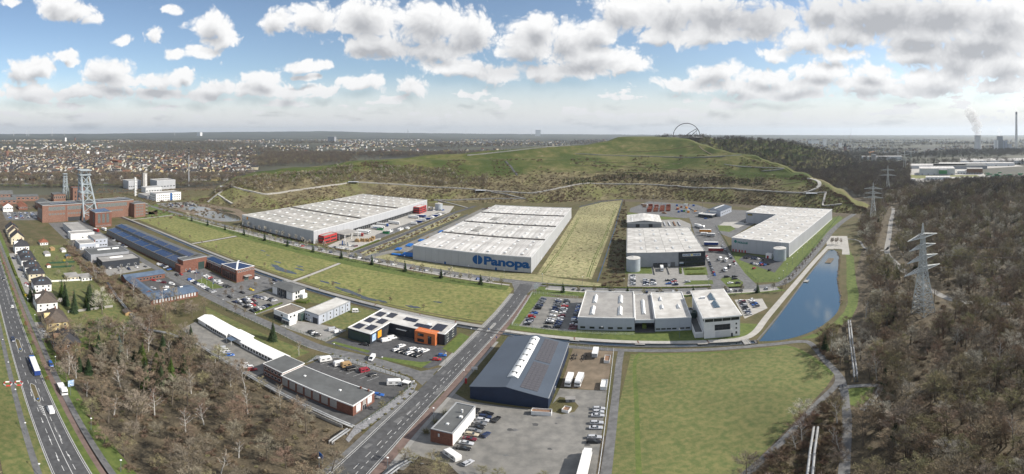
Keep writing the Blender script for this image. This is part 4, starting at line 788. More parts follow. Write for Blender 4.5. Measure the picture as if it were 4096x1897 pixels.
for a0, a1, dx in ((pi*.5, pi*1.5, -.35), (-pi*.5, pi*.5, .35)):
    pts = [(60.2+dx+4.0*cos(a0+(a1-a0)*k/n), -.12, 7.9+4.0*sin(a0+(a1-a0)*k/n)) for k in range(n+1)]; b.face(pts[::-1]); m_ = len(pts); b.add(pts+[(p[0], .02, p[2]) for p in pts], [(i, (i+1) % m_, m_+(i+1) % m_, m_+i) for i in range(m_)])
b.obj('logo', 'logo_blue', W2.root)
W3 = Bld('warehouse', 'L-shaped pale grey warehouse with small green lettering beside the lake road', 'warehouse', 96, 389.3, 56.8, 182, 13.4, -39.6)
fp = [(0,0),(56.8,0),(56.8,182),(-41,182),(-41,126),(0,126)]; MB().walls(fp, -.3, 13.4).obj('wall', 'metal_grey', W3.root); MB().prism([(p[0]*.999+.02, p[1]*.999+.02) for p in fp], 12.9, 13.2).obj('roof', 'roof_gutter', W3.root)
W3.roof_panels(3, 7, 13.35, 'roof_pale', .2, .5, 56.3, .5, 125, .35); W3.roof_panels(5, 3, 13.35, 'roof_pale', .2, -40.5, 56.3, 126, 181.5, .35); W3.domes([10, 28, 46], [9+18*k for k in range(10)], 13.75, 1.3, 1.9); W3.domes([-32, -14], [135, 153, 171], 13.75, 1.3, 1.9)
b = MB()
for a, c in zip(fp, fp[1:]+fp[:1]): b.bar((a[0],a[1],13.55), (c[0],c[1],13.55), .45)
b.obj('parapet', 'metal_light', W3.root)
W3.put('wall_joint', cached(('wj',), None), 'f', [6.3*(k+1) for k in range(8)], .1); W3.put('wall_joint', cached(('wj',), None), 'r', [6.1*(k+1) for k in range(29)], .1)
W3.text('PROLOGIS', 'f', 6.2, 16.7, 8.9, 2.4, 'logo_green', .08); MB().tube([(4.1,-.02,10.3),(4.1,-.12,10.3)], 1.45, 20, 0, True).obj('logo', 'logo_green', W3.root); W3.door('f', [1.6,4.6,8.2,10.9,14.1], 1.2, 2.4, 'door_red'); W3.panel('plinth', 'r', .2, 181.8, 0, 1.1, 'trim_white'); W3.panel('panel', 'f', 49.8, 50.4, 6, 13.3, 'metal_light', .3)
o = W3.panel('sign', 'l', 0, 0, 0, 0, 'trim_dark') if False else None
MB().box(-38.5, -32, 125.8, 126.02, 10, 12, 0).obj('sign', 'trim_dark', W3.root); cu = W3.text('DACHSER', 'f', -38, -32.5, 10.4, 1.2, 'sign_yellow', .02); cu.location.y = 125.65
tank('grey round sprinkler tank at the corner of the green-lettered warehouse', 129.5, 349, 5.6, 11.2)
A = Bld('pump_house', 'small white pump house with red door beside the green-lettered warehouse tank', 'shed', 119.2, 357.5, 5.5, 4, 4.2, -39.6); A.walls('white_wall'); A.flat('roof_pale', 'trim_white', .2); A.door('f', 2, 1.8, 2.8, 'door_red')
W4 = Bld('warehouse', 'grey warehouse with dark office corner and long white name sign', 'warehouse', -2, 350, 65.5, 96.5, 12.6, 0); W4.walls('metal_mid'); W4.flat('roof_gutter', 'trim_grey', .5); W4.roof_panels(4, 6, 12.75, 'roof_pale', .2, .5, 65, .5, 96, .3); W4.domes([13, 26.5, 40, 55], [12, 16, 38, 42, 64, 68, 84], 13.05, 1.0, 1.0)
W4.box('office_front', 43.2, 65.6, -.5, .02, -.2, 13.1, 'anthracite'); W4.panel('sign', 'f', 46.4, 61.8, 9.1, 11.4, 'trim_white', .1, .5); W4.text('RICHTER', 'f', 46.9, 53.2, 9.6, 1.75, 'logo_blue', .06, .65); W4.text('FRENZEL', 'f', 55.2, 61.4, 9.6, 1.75, 'logo_blue', .06, .65); W4.panel('sign', 'f', 53.6, 54.8, 9.7, 10.8, 'sign_yellow', .15, .6)
for z in (5.2, 1.2): W4.put('window', window_mesh(4.4, 1.9, 'trim_dark', 'glass', 2), 'f', [46.5, 51.7, 56.9, 62.1], z, .5)
W4.panel('sign', 'f', 43.8, 47.2, 3.5, 4.1, 'trim_white', .1, .56); W4.panel('sign', 'f', 43.8, 47.2, 2.7, 3.3, 'poster_blue', .1, .56); W4.put('loading_dock', dock_mesh(), 'f', [24, 28, 32], -.6); W4.door('f', 38.4, 3.6, 4.2, 'door_grey'); W4.door('f', 35.2, 1.1, 2.2, 'trim_white')
b = MB(); b.box(22, 22.3, -21, 0, 0, 1.1); b.box(33.4, 33.7, -21, 0, 0, 1.1); b.obj('ramp_wall', 'concrete', W4.root)
tank('grey round tank in front of the dark-cornered warehouse wall', 3.6, 341.5, 5.6, 11.2)
A = Bld('storage_hall', 'low white metal hall with shallow gable roof behind the sign warehouse', 'hall', -2, 506, 41, 46, 6.3); A.walls('metal_mid'); A.gable('roof_white', 6.3, 8.8, 'y', .5, .5, wall='metal_mid'); A.door('f', [12.5, 28], 4.6, 4, 'trim_dark'); A.domes([6, 34], [8, 20, 32], 7.0, .8, 2.4); A.panel('plinth', 'f', .2, 40.8, 4.6, 6.2, 'metal_light')
A = Bld('trade_hall', 'pale blue hall with blue roof and company sign beside the storage yard', 'hall', 105.5, 571, 21, 39, 8, -36); A.walls('metal_blue_grey'); A.gable('slate_blue_roof', 8, 10.2, 'y', .6, .5, wall='metal_blue_grey'); A.box('skylight', 9.5, 11.5, 3, 36, 10.05, 10.5, 'poly_skylight'); A.panel('sign', 'f', 3, 15, 5.6, 7.4, 'trim_white'); A.text('STAHL & BAU', 'f', 5, 13, 6.1, 1.0, 'logo_blue', .01) if False else None; A.panel('sign', 'f', 3.3, 4.7, 5.8, 7.2, 'sign_orange', .14); A.windows('r', [6,12,18,24,30], 3, 3, 1.4)
A = Bld('showroom', 'flat white-roofed glass showroom in front of the blue-roofed hall', 'showroom', 92.8, 563.5, 21, 12.5, 4.2, -38); A.walls('anthracite'); A.flat('roof_white', 'trim_white', .4); A.windows('f', [2.6+3.95*k for k in range(5)], .4, 3.4, 2.9, frame='trim_dark', mull=1); A.windows('r', [3.2, 9.2], .4, 4.6, 2.9, frame='trim_dark', mull=1)
# ---------------------------------------------------------------- the triple hall by the canal
A = Bld('workshop_hall', 'light blue-grey workshop hall with four gabled rooflights beside the long car park', 'hall', -27.5, 228, 30.6, 42.5, 8.2); A.walls('metal_blue_grey'); A.flat('roof_felt', 'trim_white', .45)
for k in range(6): A.panel('wall_panel', 'f', .1+k*5.1, 5.05+k*5.1, .6, 8.1, 'metal_blue_grey', .1)
A.put('window', window_mesh(2.6, 1.3, 'trim_grey', 'glass'), 'f', [2.7+k*5.0 for k in range(6)], 1.2, .1)
def gable_light(par, x, y, w, l, h, z, m='poly_skylight', n=4):
    t = MB(); t.add([(-w/2,0,0),(w/2,0,0),(w/2,l,0),(-w/2,l,0),(0,0,h),(0,l,h)], [(0,1,4),(2,3,5),(1,2,5,4),(3,0,4,5)]); o = t.obj('rooflight', m, par, loc=(x,y,z)); r_ = MB()
    for k in range(n+1):
        yy = l*k/n; r_.bar((-w/2,yy,.02),(0,yy,h+.05),.09); r_.bar((w/2,yy,.02),(0,yy,h+.05),.09)
    r_.bar((0,0,h+.04),(0,l,h+.04),.1); r_.obj('frame', 'trim_white' if m != 'skylight_glass' else 'trim_grey', o); return o
for x in (7.2, 22.6):
    for y in (4.5, 23): gable_light(A.root, x, y, 2.6, 12, 1.3, 8.2)
A = Bld('workshop_link', 'recessed open bay with dark gate between the two blue-grey workshop halls', 'hall', 3.4, 228.4, 10.4, 41, 7); A.walls('metal_blue_grey', 7, y0=6); A.flat('roof_felt', 'trim_white', .3); A.box('lintel', 0, 10.4, 0, 1, 5, 6.7, 'metal_blue_grey'); A.box('gate_bay', .1, 10.3, 5.9, 6.05, 0, 5.2, 'trim_dark'); gable_light(A.root, 5, 8, 2.2, 22, 1.2, 7); A.box('ceiling', .1, 10.3, 1, 6, 4.9, 5, 'trim_dark')
tag(MB().box(0, 2.4, 0, 3.4, 0, 3.2).box(.2, 2.2, -.1, 0, .3, 2.8).box(.6, 1.8, .8, 2.6, 3.2, 3.7).obj('machine_crate', 'hedge_leaf', loc=UV(7.2, 230.5), rz=GRID), 'green machine crate standing in the open workshop bay', 'crate')
A = Bld('workshop_hall', 'light blue-grey hall with pale roof next to the white office block', 'hall', 14, 226.5, 19.6, 41.5, 8.4); A.walls('metal_blue_grey'); A.flat('roof_pale', 'trim_white', .45)
for k in range(3): A.panel('wall_panel', 'f', .1+k*6.5, 6.45+k*6.5, .6, 8.3, 'metal_blue_grey', .1)
A.put('window', window_mesh(2.3, .9, 'trim_grey', 'glass'), 'f', [1.6+2.9*k for k in range(4)]+[14.6, 17.6], 1.3, .1); [gable_light(A.root, x, y, 2, 5.5, 1.1, 8.4, n=2) for x, y in ((5, 27), (5, 14), (14.5, 14))]
A = Bld('link_building', 'low link with dark glazed bridge between hall and white office', 'hall', 33.8, 216, 4.4, 36, 3.4); A.walls('white_wall'); A.flat('roof_grey', 'trim_white', .3); A.box('bridge', .05, 4.35, 20, 24, 3.4, 7.2, 'glass_green'); A.panel('gate', 'f', .3, 4.1, .1, 2.9, 'metal_light')
A = Bld('office_block', 'white four-storey office cube with overhanging roof and two glass rooflights', 'office', 38.4, 214.4, 19, 41.5, 12.6); A.walls('white_wall'); A.box('roof', -.9, 19.9, -.9, 42.4, 12.9, 13.6, 'trim_white'); A.box('roof_felt', -.4, 19.4, -.4, 41.9, 13.6, 13.75, 'roof_pale')
A.windows('f', [2.6, 7.2, 11.8, 16.4], 10.6, 4.2, 1.6, frame='trim_dark', mull=1); A.windows('r', [3+4.6*k for k in range(9)], 10.6, 4.2, 1.6, frame='trim_dark', mull=1); A.windows('l', [3+4.6*k for k in range(9)], 10.6, 4.2, 1.6, frame='trim_dark', mull=1)
A.put('window', window_mesh(7.6, 3.0, 'trim_dark', 'glass', 3, 1, .3), 'f', 9.6, 5.2, .1); A.panel('gate', 'f', 5.8, 13.6, .1, 4.2, 'metal_light', .1); A.windows('f', [17], 7.6, .6, .9, frame='trim_dark'); A.windows('f', [17], 4.8, .6, .9, frame='trim_dark'); A.windows('f', [17], 1.6, .7, 1.4, frame='trim_dark'); A.door('f', 14.6, 1.1, 2.3, 'trim_dark'); A.windows('r', [4+5*k for k in range(8)], 5.5, 2.4, 1.5, frame='trim_dark', mull=1); A.windows('r', [4+5*k for k in range(8)], 1.5, 2.4, 1.5, frame='trim_dark', mull=1)
for y in (12, 24): gable_light(A.root, 9.5, y, 3.4, 8, 2.0, 13.75, 'skylight_glass', 6)
A.box('roof_plant', 3, 5.5, 27, 29, 13.75, 14.9, 'trim_white')
# ---------------------------------------------------------------- navy hall and its office
A = Bld('metal_hall', 'navy metal hall with slate-blue gable roof and white barrel rooflight', 'hall', -58, 148, 29.6, 51, 6.6); MB().add([(0,0,-.2),(29.6,0,-.2),(29.6,0,6.2),(14,0,9.7),(0,0,6.9)], [(0,1,2,3,4)]).add([(29.6,0,-.2),(29.6,51,-.2),(29.6,51,6.2),(29.6,0,6.2)], [(0,1,2,3)]).add([(0,51,-.2),(0,0,-.2),(0,0,6.9),(0,51,6.9)], [(0,1,2,3)]).add([(29.6,51,-.2),(0,51,-.2),(0,51,6.9),(14,51,9.7),(29.6,51,6.2)], [(0,1,2,3,4)]).obj('wall', 'navy_wall', A.root)
for P in ([(-.3,-.3,6.85),(14,-.3,9.78),(14,51.3,9.78),(-.3,51.3,6.85)], [(14,-.3,9.78),(29.9,-.3,6.12),(29.9,51.3,6.12),(14,51.3,9.78)]):
    MB().add(P+[(p[0],p[1],p[2]-.2) for p in P], [(0,1,2,3),(7,6,5,4),(0,4,5,1),(1,5,6,2),(2,6,7,3),(3,7,4,0)]).obj('roof', 'slate_blue_roof', A.root)
b = MB(); xs = [(12.0+4.4*k/8) for k in range(9)]; P = []
for y in [8+k*1.0 for k in range(41)]: P += [(x, y, 9.45+1.25*sin(pi*k/8)) for k, x in enumerate(xs)]
b.add(P, [(i*9+k, i*9+k+1, (i+1)*9+k+1, (i+1)*9+k) for i in range(40) for k in range(8)]); b.add(P[:9], [tuple(range(9))[::-1]]); b.add(P[-9:], [tuple(range(9))]); sk = b.obj('rooflight', 'poly_skylight', A.root, sm=False)
for k in range(7): MB().box(13.1, 15.4, 11+k*5.6, 11.25+k*5.6, 10.4, 10.85).box(15.1, 15.35, 10.2+k*5.6, 11.2+k*5.6, 10.2, 10.75).obj('smoke_vent', 'trim_dark', sk)
A.solar(18.6, 2.5, 4, 13, 8.85, 1.65, 1.75, 0, -.23, 'pv_grey'); A.solar(18.6, 27, 4, 13, 8.85, 1.65, 1.75, 0, -.23, 'pv_grey'); A.door('r', [8, 30], 4.2, 4.2, 'anthracite'); A.windows('r', [14], 1.5, 1.2, 1.2)
for x in (-.15, 29.75): A.box('gutter', x-.15, x+.15, -.2, 51.2, 6.0 if x > 5 else 6.6, 6.2 if x > 5 else 6.8, 'trim_grey')
A = Bld('small_office', 'small flat-roofed office with red brick front and white side wall', 'office', -58, 115.4, 7.1, 19.4, 6.6); A.walls('white_wall', y0=.02); A.box('front_wall', -.06, 7.16, -.12, .3, -.2, 6.5, 'brick'); A.flat('roof_grey', 'trim_grey', .35); A.windows('f', [1.6, 3.6, 5.8], 3.9, 1.3, 1.3, frame='trim_grey'); A.windows('f', [2.6, 5.8], .9, 1.5, 1.4, frame='trim_grey'); A.panel('wall_panel', 'f', 2.5, 3.0, 3.8, 5.3, 'metal_light', .16, .1); A.domes([3.2], [5], 6.6, .5, .5); A.box('chimney', 4.3, 4.8, 13.6, 14.1, 6.6, 8.2, 'trim_white'); A.box('roof_plant', 5, 6, 10, 11, 6.6, 7.4, 'trim_white')
# ---------------------------------------------------------------- navy and orange service centre
A = Bld('service_centre', 'dark blue L-shaped service building with orange entrance block and rooftop solar panels', 'office', -134, 172.4, 46, 32.8, 7)
fp = [(0,0),(14,0),(14,18),(46,18),(46,32.8),(0,32.8)]; MB().walls(fp, -.2, 7).obj('wall', 'anthracite', A.root); MB().prism(fp, 6.6, 6.9).obj('roof', 'roof_pale', A.root); b = MB()
for a, c in zip(fp, fp[1:]+fp[:1]): b.bar((a[0],a[1],7.05), (c[0],c[1],7.05), .4)
b.obj('parapet', 'trim_white', A.root); A.windows('f', 7, .5, 12.6, 5.4, frame='trim_dark', glass='glass_green', mull=11); A.box('orange_block', 30.5, 42, 15.2, 20, -.2, 7.3, 'orange_wall')
for s_, z, w, h in ((34, 4.5, 3.2, 1.6), (34, .9, 3.6, 1.8), (39, .6, 1.8, 4.8)): link('window', window_mesh(w, h, 'trim_dark', 'glass', 1), A.root, (s_, 15.2, z))
for y, m_, w in ((2.2,'poster_blue',3.4),(7.2,'sign_orange',3.4)): link('poster', cached(('po', m_), lambda: MB().box(-1.7,1.7,-.08,.02,0,4.2).mesh('poster', m_)), A.root, (14, y+1, 1.6), pi/2)
for y in (14.5,): link('gate', slab_mesh(4, 4.4, 'trim_dark'), A.root, (14, y, 0), pi/2)
for x in (20, 24.5): link('window', window_mesh(2.6, 1.6, 'trim_dark'), A.root, (x, 18, 3.8))
link('gate', slab_mesh(4.4, 4.2, 'trim_dark'), A.root, (21.5, 18, 0)); A.box('awning', 18.5, 24.5, 16.6, 18, 4.4, 4.65, 'trim_grey')
for z in (1.2, 4.4): link('window', window_mesh(2.0, 1.5, 'trim_white'), A.root, (46, 21.5, z), pi/2); link('window', window_mesh(2.0, 1.5, 'trim_white'), A.root, (46, 28, z), pi/2)
for (x, y, nx, ny) in ((1.2,2,3,3),(7.5,4,3,3),(1.2,12,3,3),(7.5,14,3,3),(1.2,22,3,3),(7.5,24,3,3),(18,25,5,2),(27,20.5,6,2),(37,20.5,4,4)): A.solar(x, y, nx, ny, 7.15, 1.55, 2.0, 0.04, 0, 'pv_dark')
A.domes([6.3], [9, 19, 28], 6.95, 1.0, 1.0); A.domes([33], [26], 6.95, 1.2, 1.2)
# ---------------------------------------------------------------- long brick works, barrack, inner-street offices
A = Bld('brick_works', 'long flat-roofed red brick works with pale wall panels and two-storey head', 'factory', -124, 116, 36, 13, 5.6); A.walls('brick'); A.flat('roof_grey', 'trim_white', .25, t=.25)
for k in range(7): A.panel('wall_panel', 'f', .8+k*4.15, 3.9+k*4.15, .9, 5.0, 'concrete', .06)
A.box('head_wall', -11.4, .02, .8, 13.2, -.2, 6.6, 'brick'); MB().box(-11.6,.2,.6,13.4,6.5,6.8).obj('head_roof', 'roof_grey', A.root); b = MB(); [b.box(*q, 6.45, 6.95) for q in ((-11.7,.3,.5,.7),(-11.7,.3,13.3,13.5),(-11.7,-11.5,.7,13.3),(.1,.3,.7,13.3))]; b.obj('parapet', 'trim_white', A.root)
for z in (1.2, 4.2):
    for k in range(5): link('window', window_mesh(1.3, 1.3, 'trim_white'), A.root, (-10.2+2.1*k, .8, z))
A.panel('wall_panel', 'r', 1.8, 4.4, 1.2, 4.9, 'trim_white', .07); A.windows('r', [3.1], .9, 2.2, 1.2); A.windows('r', [6.6], .1, 2, 2.5, mull=1); A.panel('wall_panel', 'r', 8.6, 11.2, 1.6, 4.9, 'trim_white', .07); A.windows('r', [9.9], 1.3, 2.2, 1.2); A.panel('wall_panel', 'r', 5.6, 7.6, 2.8, 4.9, 'concrete', .07); A.domes([7, 25], [6.5], 5.6, .5, .5)
for x in (30, 33.5): A.box('chimney', x, x+.6, 12, 12.6, 5.6, 6.6, 'brick')
A = Bld('barrack_office', 'long low white barrack with bright white roof and wine-red gable end', 'office', -203, 127.4, 65, 8, 3.3)
for x0, x1, y0, y1, e, rg_ in ((0,27,-.8,8.2,3.2,4.6), (27,38,.8,8.2,3.9,4.9), (38,65,0,7,3.2,4.7)):
    A.walls('white_wall', e, x0+.02, x1-.02, y0, y1); A.gable('roof_bright', e, rg_, 'x', .5, .5, x0+.25, x1-.25, y0, y1, wall='white_wall')
for k in range(11): link('window', window_mesh(.9, 1.6, 'trim_dark'), A.root, (8.5+k*1.75, -.8, .9))
for k in range(12): link('window', window_mesh(.9, 1.6, 'trim_dark'), A.root, (40+k*2.1, 0, .9))
A.box('porch_roof', 30, 34.5, -3.2, .8, 2.9, 3.1, 'roof_blue'); [A.box('porch_post', x, x+.15, -3, -2.85, 0, 2.9, 'trim_white') for x in (30.3, 34.1)]; MB().add([(65.05,0,2.6),(65.05,7,2.6),(65.05,7,3.3),(65.05,3.5,4.65),(65.05,0,3.3)], [(0,1,2,3,4)]).obj('gable_board', 'wine_red', A.root); A.text('12', 'r', 4.2, 5.0, 3.0, .8, 'trim_white', .01, .1); A.text('Lise-Meitner-Straße', 'r', .8, 4.0, 3.05, .5, 'trim_white', .0, .1)
A = Bld('office_villa', 'white cubic office with grey hipped roof and dark glazed entrance', 'office', -215, 193.4, 19.4, 11.4, 6.4); A.walls('white_wall'); A.hip('roof_grey', 6.5, 8.2, 1.0, 'x'); A.panel('entrance', 'f', 4.8, 13.6, .1, 6.2, 'anthracite', .12); [A.put('window', window_mesh(1.5, 2.3, 'trim_white'), 'f', [7, 10.6], z, .12) for z in (.5, 3.6)]; A.windows('r', [3.4, 5.6], .8, 1.3, 1.8, frame='trim_dark'); A.windows('r', [3.4, 5.6], 3.9, 1.3, 1.8, frame='trim_dark'); A.box('annex', 19.4, 22, 7, 11, -.2, 3.2, 'white_wall')
A = Bld('office_house', 'white flat-roofed house with black ground floor and roof terrace', 'office', -182.4, 165, 11.9, 13.8, 6); A.walls('white_wall'); A.flat('roof_gravel', 'trim_white', .5); A.panel('base_cladding', 'f', .02, 8.4, -.1, 3.0, 'anthracite', .07); A.panel('base_cladding', 'l', .02, 13.7, -.1, 3.0, 'anthracite', .07); A.windows('f', [1.6, 3], 1.3, .9, 1.0); A.windows('r', [2, 5], 3.6, 1.5, 1.5); A.box('bay', 8.4, 14.5, -1.4, 4, -.2, 3.3, 'white_wall'); [link('window', window_mesh(.9, 2.1, 'trim_dark'), A.root, (9.3+1.3*k, -1.4, .3)) for k in range(4)]; A.box('balustrade', 8.5, 14.4, -1.3, -1.2, 3.3, 4.3, 'skylight_glass'); A.box('link_block', 11.9, 14.2, 8, 13, -.2, 5, 'glass_green'); A.windows('f', 6.8, 3.7, 1.6, 1.3)
A = Bld('grey_hall', 'long light grey office hall with flat roof and dark front gate', 'hall', -168.4, 176.2, 10.8, 28.8, 6.4); A.walls('metal_blue_grey'); A.flat('roof_pale', 'trim_grey', .3); A.door('f', 8.2, 3.6, 4, 'anthracite', name='gate'); A.windows('f', [1.4, 3.4], 3.8, 1.2, 1.0); A.door('f', 4.6, 1, 2.1, 'trim_white'); A.windows('f', 1.6, 1, 1.2, 1.0); [A.windows('r', [4, 10, 15.5, 21, 26], z, .9, 1.4) for z in (1, 3.9)]; [A.panel('downpipe', 'r', s_-.1, s_+.1, 0, 6.3, 'trim_dark', .12) for s_ in (7, 13, 18.5, 24)]
A = Bld('exhibition_hall', 'red brick exhibition building with pyramid solar roof and AUSSTELLUNG letters', 'hall', -267.4, 187.8, 19.4, 16.8, 10.4); A.walls('brick'); P = [(-.3,-.3,10.5),(19.7,-.3,10.5),(19.7,17.1,10.5),(-.3,17.1,10.5),(9.7,8.4,13.2)]
for k in range(4):
    q = [P[k], P[(k+1)%4], P[4]]; cen = [sum(p[i] for p in q)/3 for i in range(3)]; MB().face(q).obj('roof', 'trim_white', A.root); MB().face([tuple(cen[i]+(p[i]-cen[i])*.84+(.06 if i == 2 else 0) for i in range(3)) for p in q]).obj('solar_field', 'pv_blue', A.root)
A.windows('f', [2.2+2.5*k for k in range(7)], 1.2, 1.5, 5.2, frame='trim_dark', mull=1, rows=3); A.windows('f', [1.6+1.9*k for k in range(9)], 8.1, 1.0, 1.2, frame='trim_white'); A.windows('r', [1.6+2.0*k for k in range(8)], 8.1, 1.0, 1.2, frame='trim_white'); A.windows('r', [9], .2, 4, 4, frame='trim_grey', glass='glass_green', mull=3); A.box('porch_roof', 19.4, 22.5, 6, 12, 4.3, 4.7, 'concrete')
B2 = Bld('exhibition_wing', 'low red brick wing with blue solar roof joining the exhibition building', 'hall', -300, 190.4, 32.4, 11.4, 7.4); B2.walls('brick'); B2.flat('roof_grey', 'trim_grey', .2); B2.windows('f', [2+2.55*k for k in range(12)], .8, 1.1, 4.6, frame='trim_dark', rows=3); B2.text('AUSSTELLUNG', 'f', 4, 28, 5.7, 1.4, 'trim_white', .02); B2.solar(6, 1, 13, 4, 7.7, 1.8, 1.6, .12, 0, 'pv_blue')
A = Bld('old_workshop', 'very long brick workshop with glazed wall and blue solar roofs along the street', 'hall', -438, 156, 142, 24, 10.4, 4.0); A.walls('brick', 7, y1=11); A.walls('brick_dull', 10.4, y0=10.5)
for k in range(34): link('window', window_mesh(3.4, 4.6, 'trim_grey', 'glazing_old', 2, 3, .12), A.root, (2.4+k*4.15, 0, 1.4))
for x0, x1, y0, y1, z0, z1 in ((-.3,142.3,-.4,10.6,7.0,8.6), (-.3,142.3,10.3,17.3,10.6,12.0), (-.3,142.3,17.3,24.4,12.0,10.6)): P = [(x0,y0,z0),(x1,y0,z0),(x1,y1,z1),(x0,y1,z1)]; MB().add(P+[(p[0],p[1],p[2]-.25) for p in P], [(0,1,2,3),(7,6,5,4),(0,4,5,1),(1,5,6,2),(2,6,7,3),(3,7,4,0)]).obj('roof', 'roof_grey', A.root)
for k in range(7): A.solar(3+k*20, .4, 11, 4, 7.25, 1.65, 2.2, .145, 0, 'pv_blue'); A.solar(3+k*20, 10.8, 11, 3, 10.85, 1.65, 2.0, .2, 0, 'pv_blue')
for k in range(17): link('window', window_mesh(7.4, 1.3, 'trim_grey', 'glazing_old', 5, 0, .1), A.root, (4.5+k*8.3, 10.5, 8.75))
A = Bld('gate_building', 'red brick head building with tall green gate closing the solar-roofed workshop', 'hall', -299.5, 167, 8.5, 23, 10.6, 2); A.walls('brick'); A.flat('roof_grey', 'trim_grey', .3); A.windows('f', [2, 4.2, 6.4], 1.2, 1.2, 1.4); A.windows('f', [2, 4.2, 6.4], 4.6, 1.2, 1.4); A.panel('gate', 'r', 14.5, 20.5, 0, 6.6, 'glass_green', .1); A.box('annex', 1.5, 9.6, -3, .02, -.2, 6.4, 'brick'); A.windows('r', [3,6.5], 1.2, 1.2, 1.4)
U = Bld('court_building', 'U-shaped brick building with blue metal roofs round a parking court', 'office', -295, 115.5, 55, 34, 4.4)
for x0, x1, y0, y1, al in ((0,9,1,33,'y'), (9.1,41,1,8,'x'), (41.1,55,-.5,34,'y')): U.walls('brick', 4.4, x0, x1, y0, y1); U.gable('roof_blue', 4.4, 6.0, al, .5, .5, x0, x1, y0, y1, wall='brick')
for k in range(14): link('window', window_mesh(1.3, 2.6, 'trim_white', 'trim_white'), U.root, (42+k*.92, -.5, 1.2)) if False else None
for k in range(15): link('window', window_mesh(.9, 2.3, 'trim_white', 'metal_light'), U.root, (55, 1.5+k*2.15, 1.4), pi/2)
for k in range(10): link('window', window_mesh(1.6, 1.4, 'trim_grey'), U.root, (9, 5+k*2.7, 1.3), pi/2)
for k in range(9): link('window', window_mesh(1.6, 1.4, 'trim_grey'), U.root, (11+k*3.3, 8, 1.3), pi)
for k in range(7): link('window', window_mesh(1.1, 1.6, 'trim_white'), U.root, (42.3+k*1.9, -.5, 1.2))
for (x, y) in ((44.5, 14), (44.5, 26)): gable_light(U.root, x, y, 1.2, 2.2, .4, 5.25, n=1)
for nm, lb, u, v, w, l, h, wm, rm, tm in (('grey_shed','long grey shed with pale flat roof behind the old headframe tower',-484,118,42,19,7,'metal_grey','roof_felt','trim_grey'), ('white_shed','white-walled shed with pale roof beside two parked lorries',-442,113.2,12.4,26,6.6,'white_wall','roof_felt','trim_white'), ('grey_workshop','light grey workshop with rooftop duct and white gate',-404,111,16,15.6,6.4,'metal_blue_grey','roof_felt','trim_white'), ('grey_office','light grey two-storey box with white windows and brick corner',-413,127.2,19,14,8.6,'metal_blue_grey','roof_felt','trim_grey'), ('taupe_hall','taupe hall with dark roof and two long rooflights',-368,109,22,35,7.2,'metal_mid','roof_grey','metal_mid'), ('anthracite_hall','anthracite hall with pale roof and one long rooflight facing a car park',-340,112,15,33,6.6,'anthracite','roof_felt','trim_dark')):
    A = Bld(nm, lb, 'hall', u, v, w, l, h); A.walls(wm); A.flat(rm, tm, .35); A.door('r', [l*.25], 3.2, 3.4, 'trim_white' if wm != 'anthracite' else 'trim_dark'); A.windows('r', [l*.5, l*.7, l*.88], 1.6, 1.8, 1.2); A.windows('f', [w*.3, w*.6], 1.6, 1.8, 1.2)
    if 'rooflight' in lb: gable_light(A.root, w*.35, l*.3, 2, l*.35, .8, h, n=5); 
    if 'two long' in lb: gable_light(A.root, w*.35, l*.7, 2, l*.18, .8, h, n=3)
    if 'two-storey' in lb: A.windows('r', [3, 7, 11], 5.4, 1.8, 1.2); A.panel('wall_panel', 'r', .1, 1.4, 0, 8.4, 'brick', .1)
# ---------------------------------------------------------------- the old colliery
A = Bld('colliery_building', 'long red brick colliery building with solar panels below the big headframe', 'factory', -546, 99, 24, 128, 22.5, 4.5); A.walls('brick_dull'); A.flat('roof_grey', 'trim_grey', .5)
for s0, s1, z0, z1 in ((8,30,15.5,20),(33,55,15.5,20),(58,72,15.5,20),(75,118,15.5,20)):
    n = int((s1-s0)/5.4); A.windows('r', [s0+(s1-s0)*(k+.5)/n for k in range(n)], z0, (s1-s0)/n-.5, z1-z0, frame='trim_grey', glass='glazing_old', mull=3, rows=2)
for s0, s1, z0 in ((8,30,9.6),(33,52,9.6),(58,72,9.2),(85,112,9.0),(33,52,3.4)):
    n = int((s1-s0)/3.2); A.windows('r', [s0+(s1-s0)*(k+.5)/n for k in range(n)], z0, 2.4, 1.8, frame='trim_grey', glass='glazing_old', mull=1)
A.panel('gateway', 'r', 34, 53, 0, 5.6, 'trim_dark', .1); A.windows('f', [4,9,14,19], 4, 3, 13, frame='trim_grey', glass='glazing_old', mull=2, rows=6); A.solar(10, 12, 5, 12, 22.9, 2.0, 3.0, 0, .06, 'pv_blue'); A.solar(10, 78, 5, 16, 22.9, 2.0, 3.0, 0, .06, 'pv_blue')
for s_ in (31.5, 56.5, 73.5): A.panel('pilaster', 'r', s_-.6, s_+.6, 0, 22.3, 'brick', .25)
A = Bld('brick_annex', 'red brick end block with open rusty stair frame beside the colliery building', 'factory', -538, 222, 20, 17, 19, 4.5); A.walls('brick_dull'); A.flat('roof_grey', 'trim_grey', .4); [A.windows('r', [4, 8, 12], z, 2.6, 1.8, frame='trim_grey', glass='glazing_old', mull=1) for z in (3, 7, 11, 15)]; [A.box('stair_floor', 16, 20.5, 17, 21, z, z+.4, 'concrete') for z in (4, 8.5, 13, 17.5)]; [A.box('stair_post', x, x+.4, 20.4, 20.8, 0, 18, 'brick_dull') for x in (16, 20)]
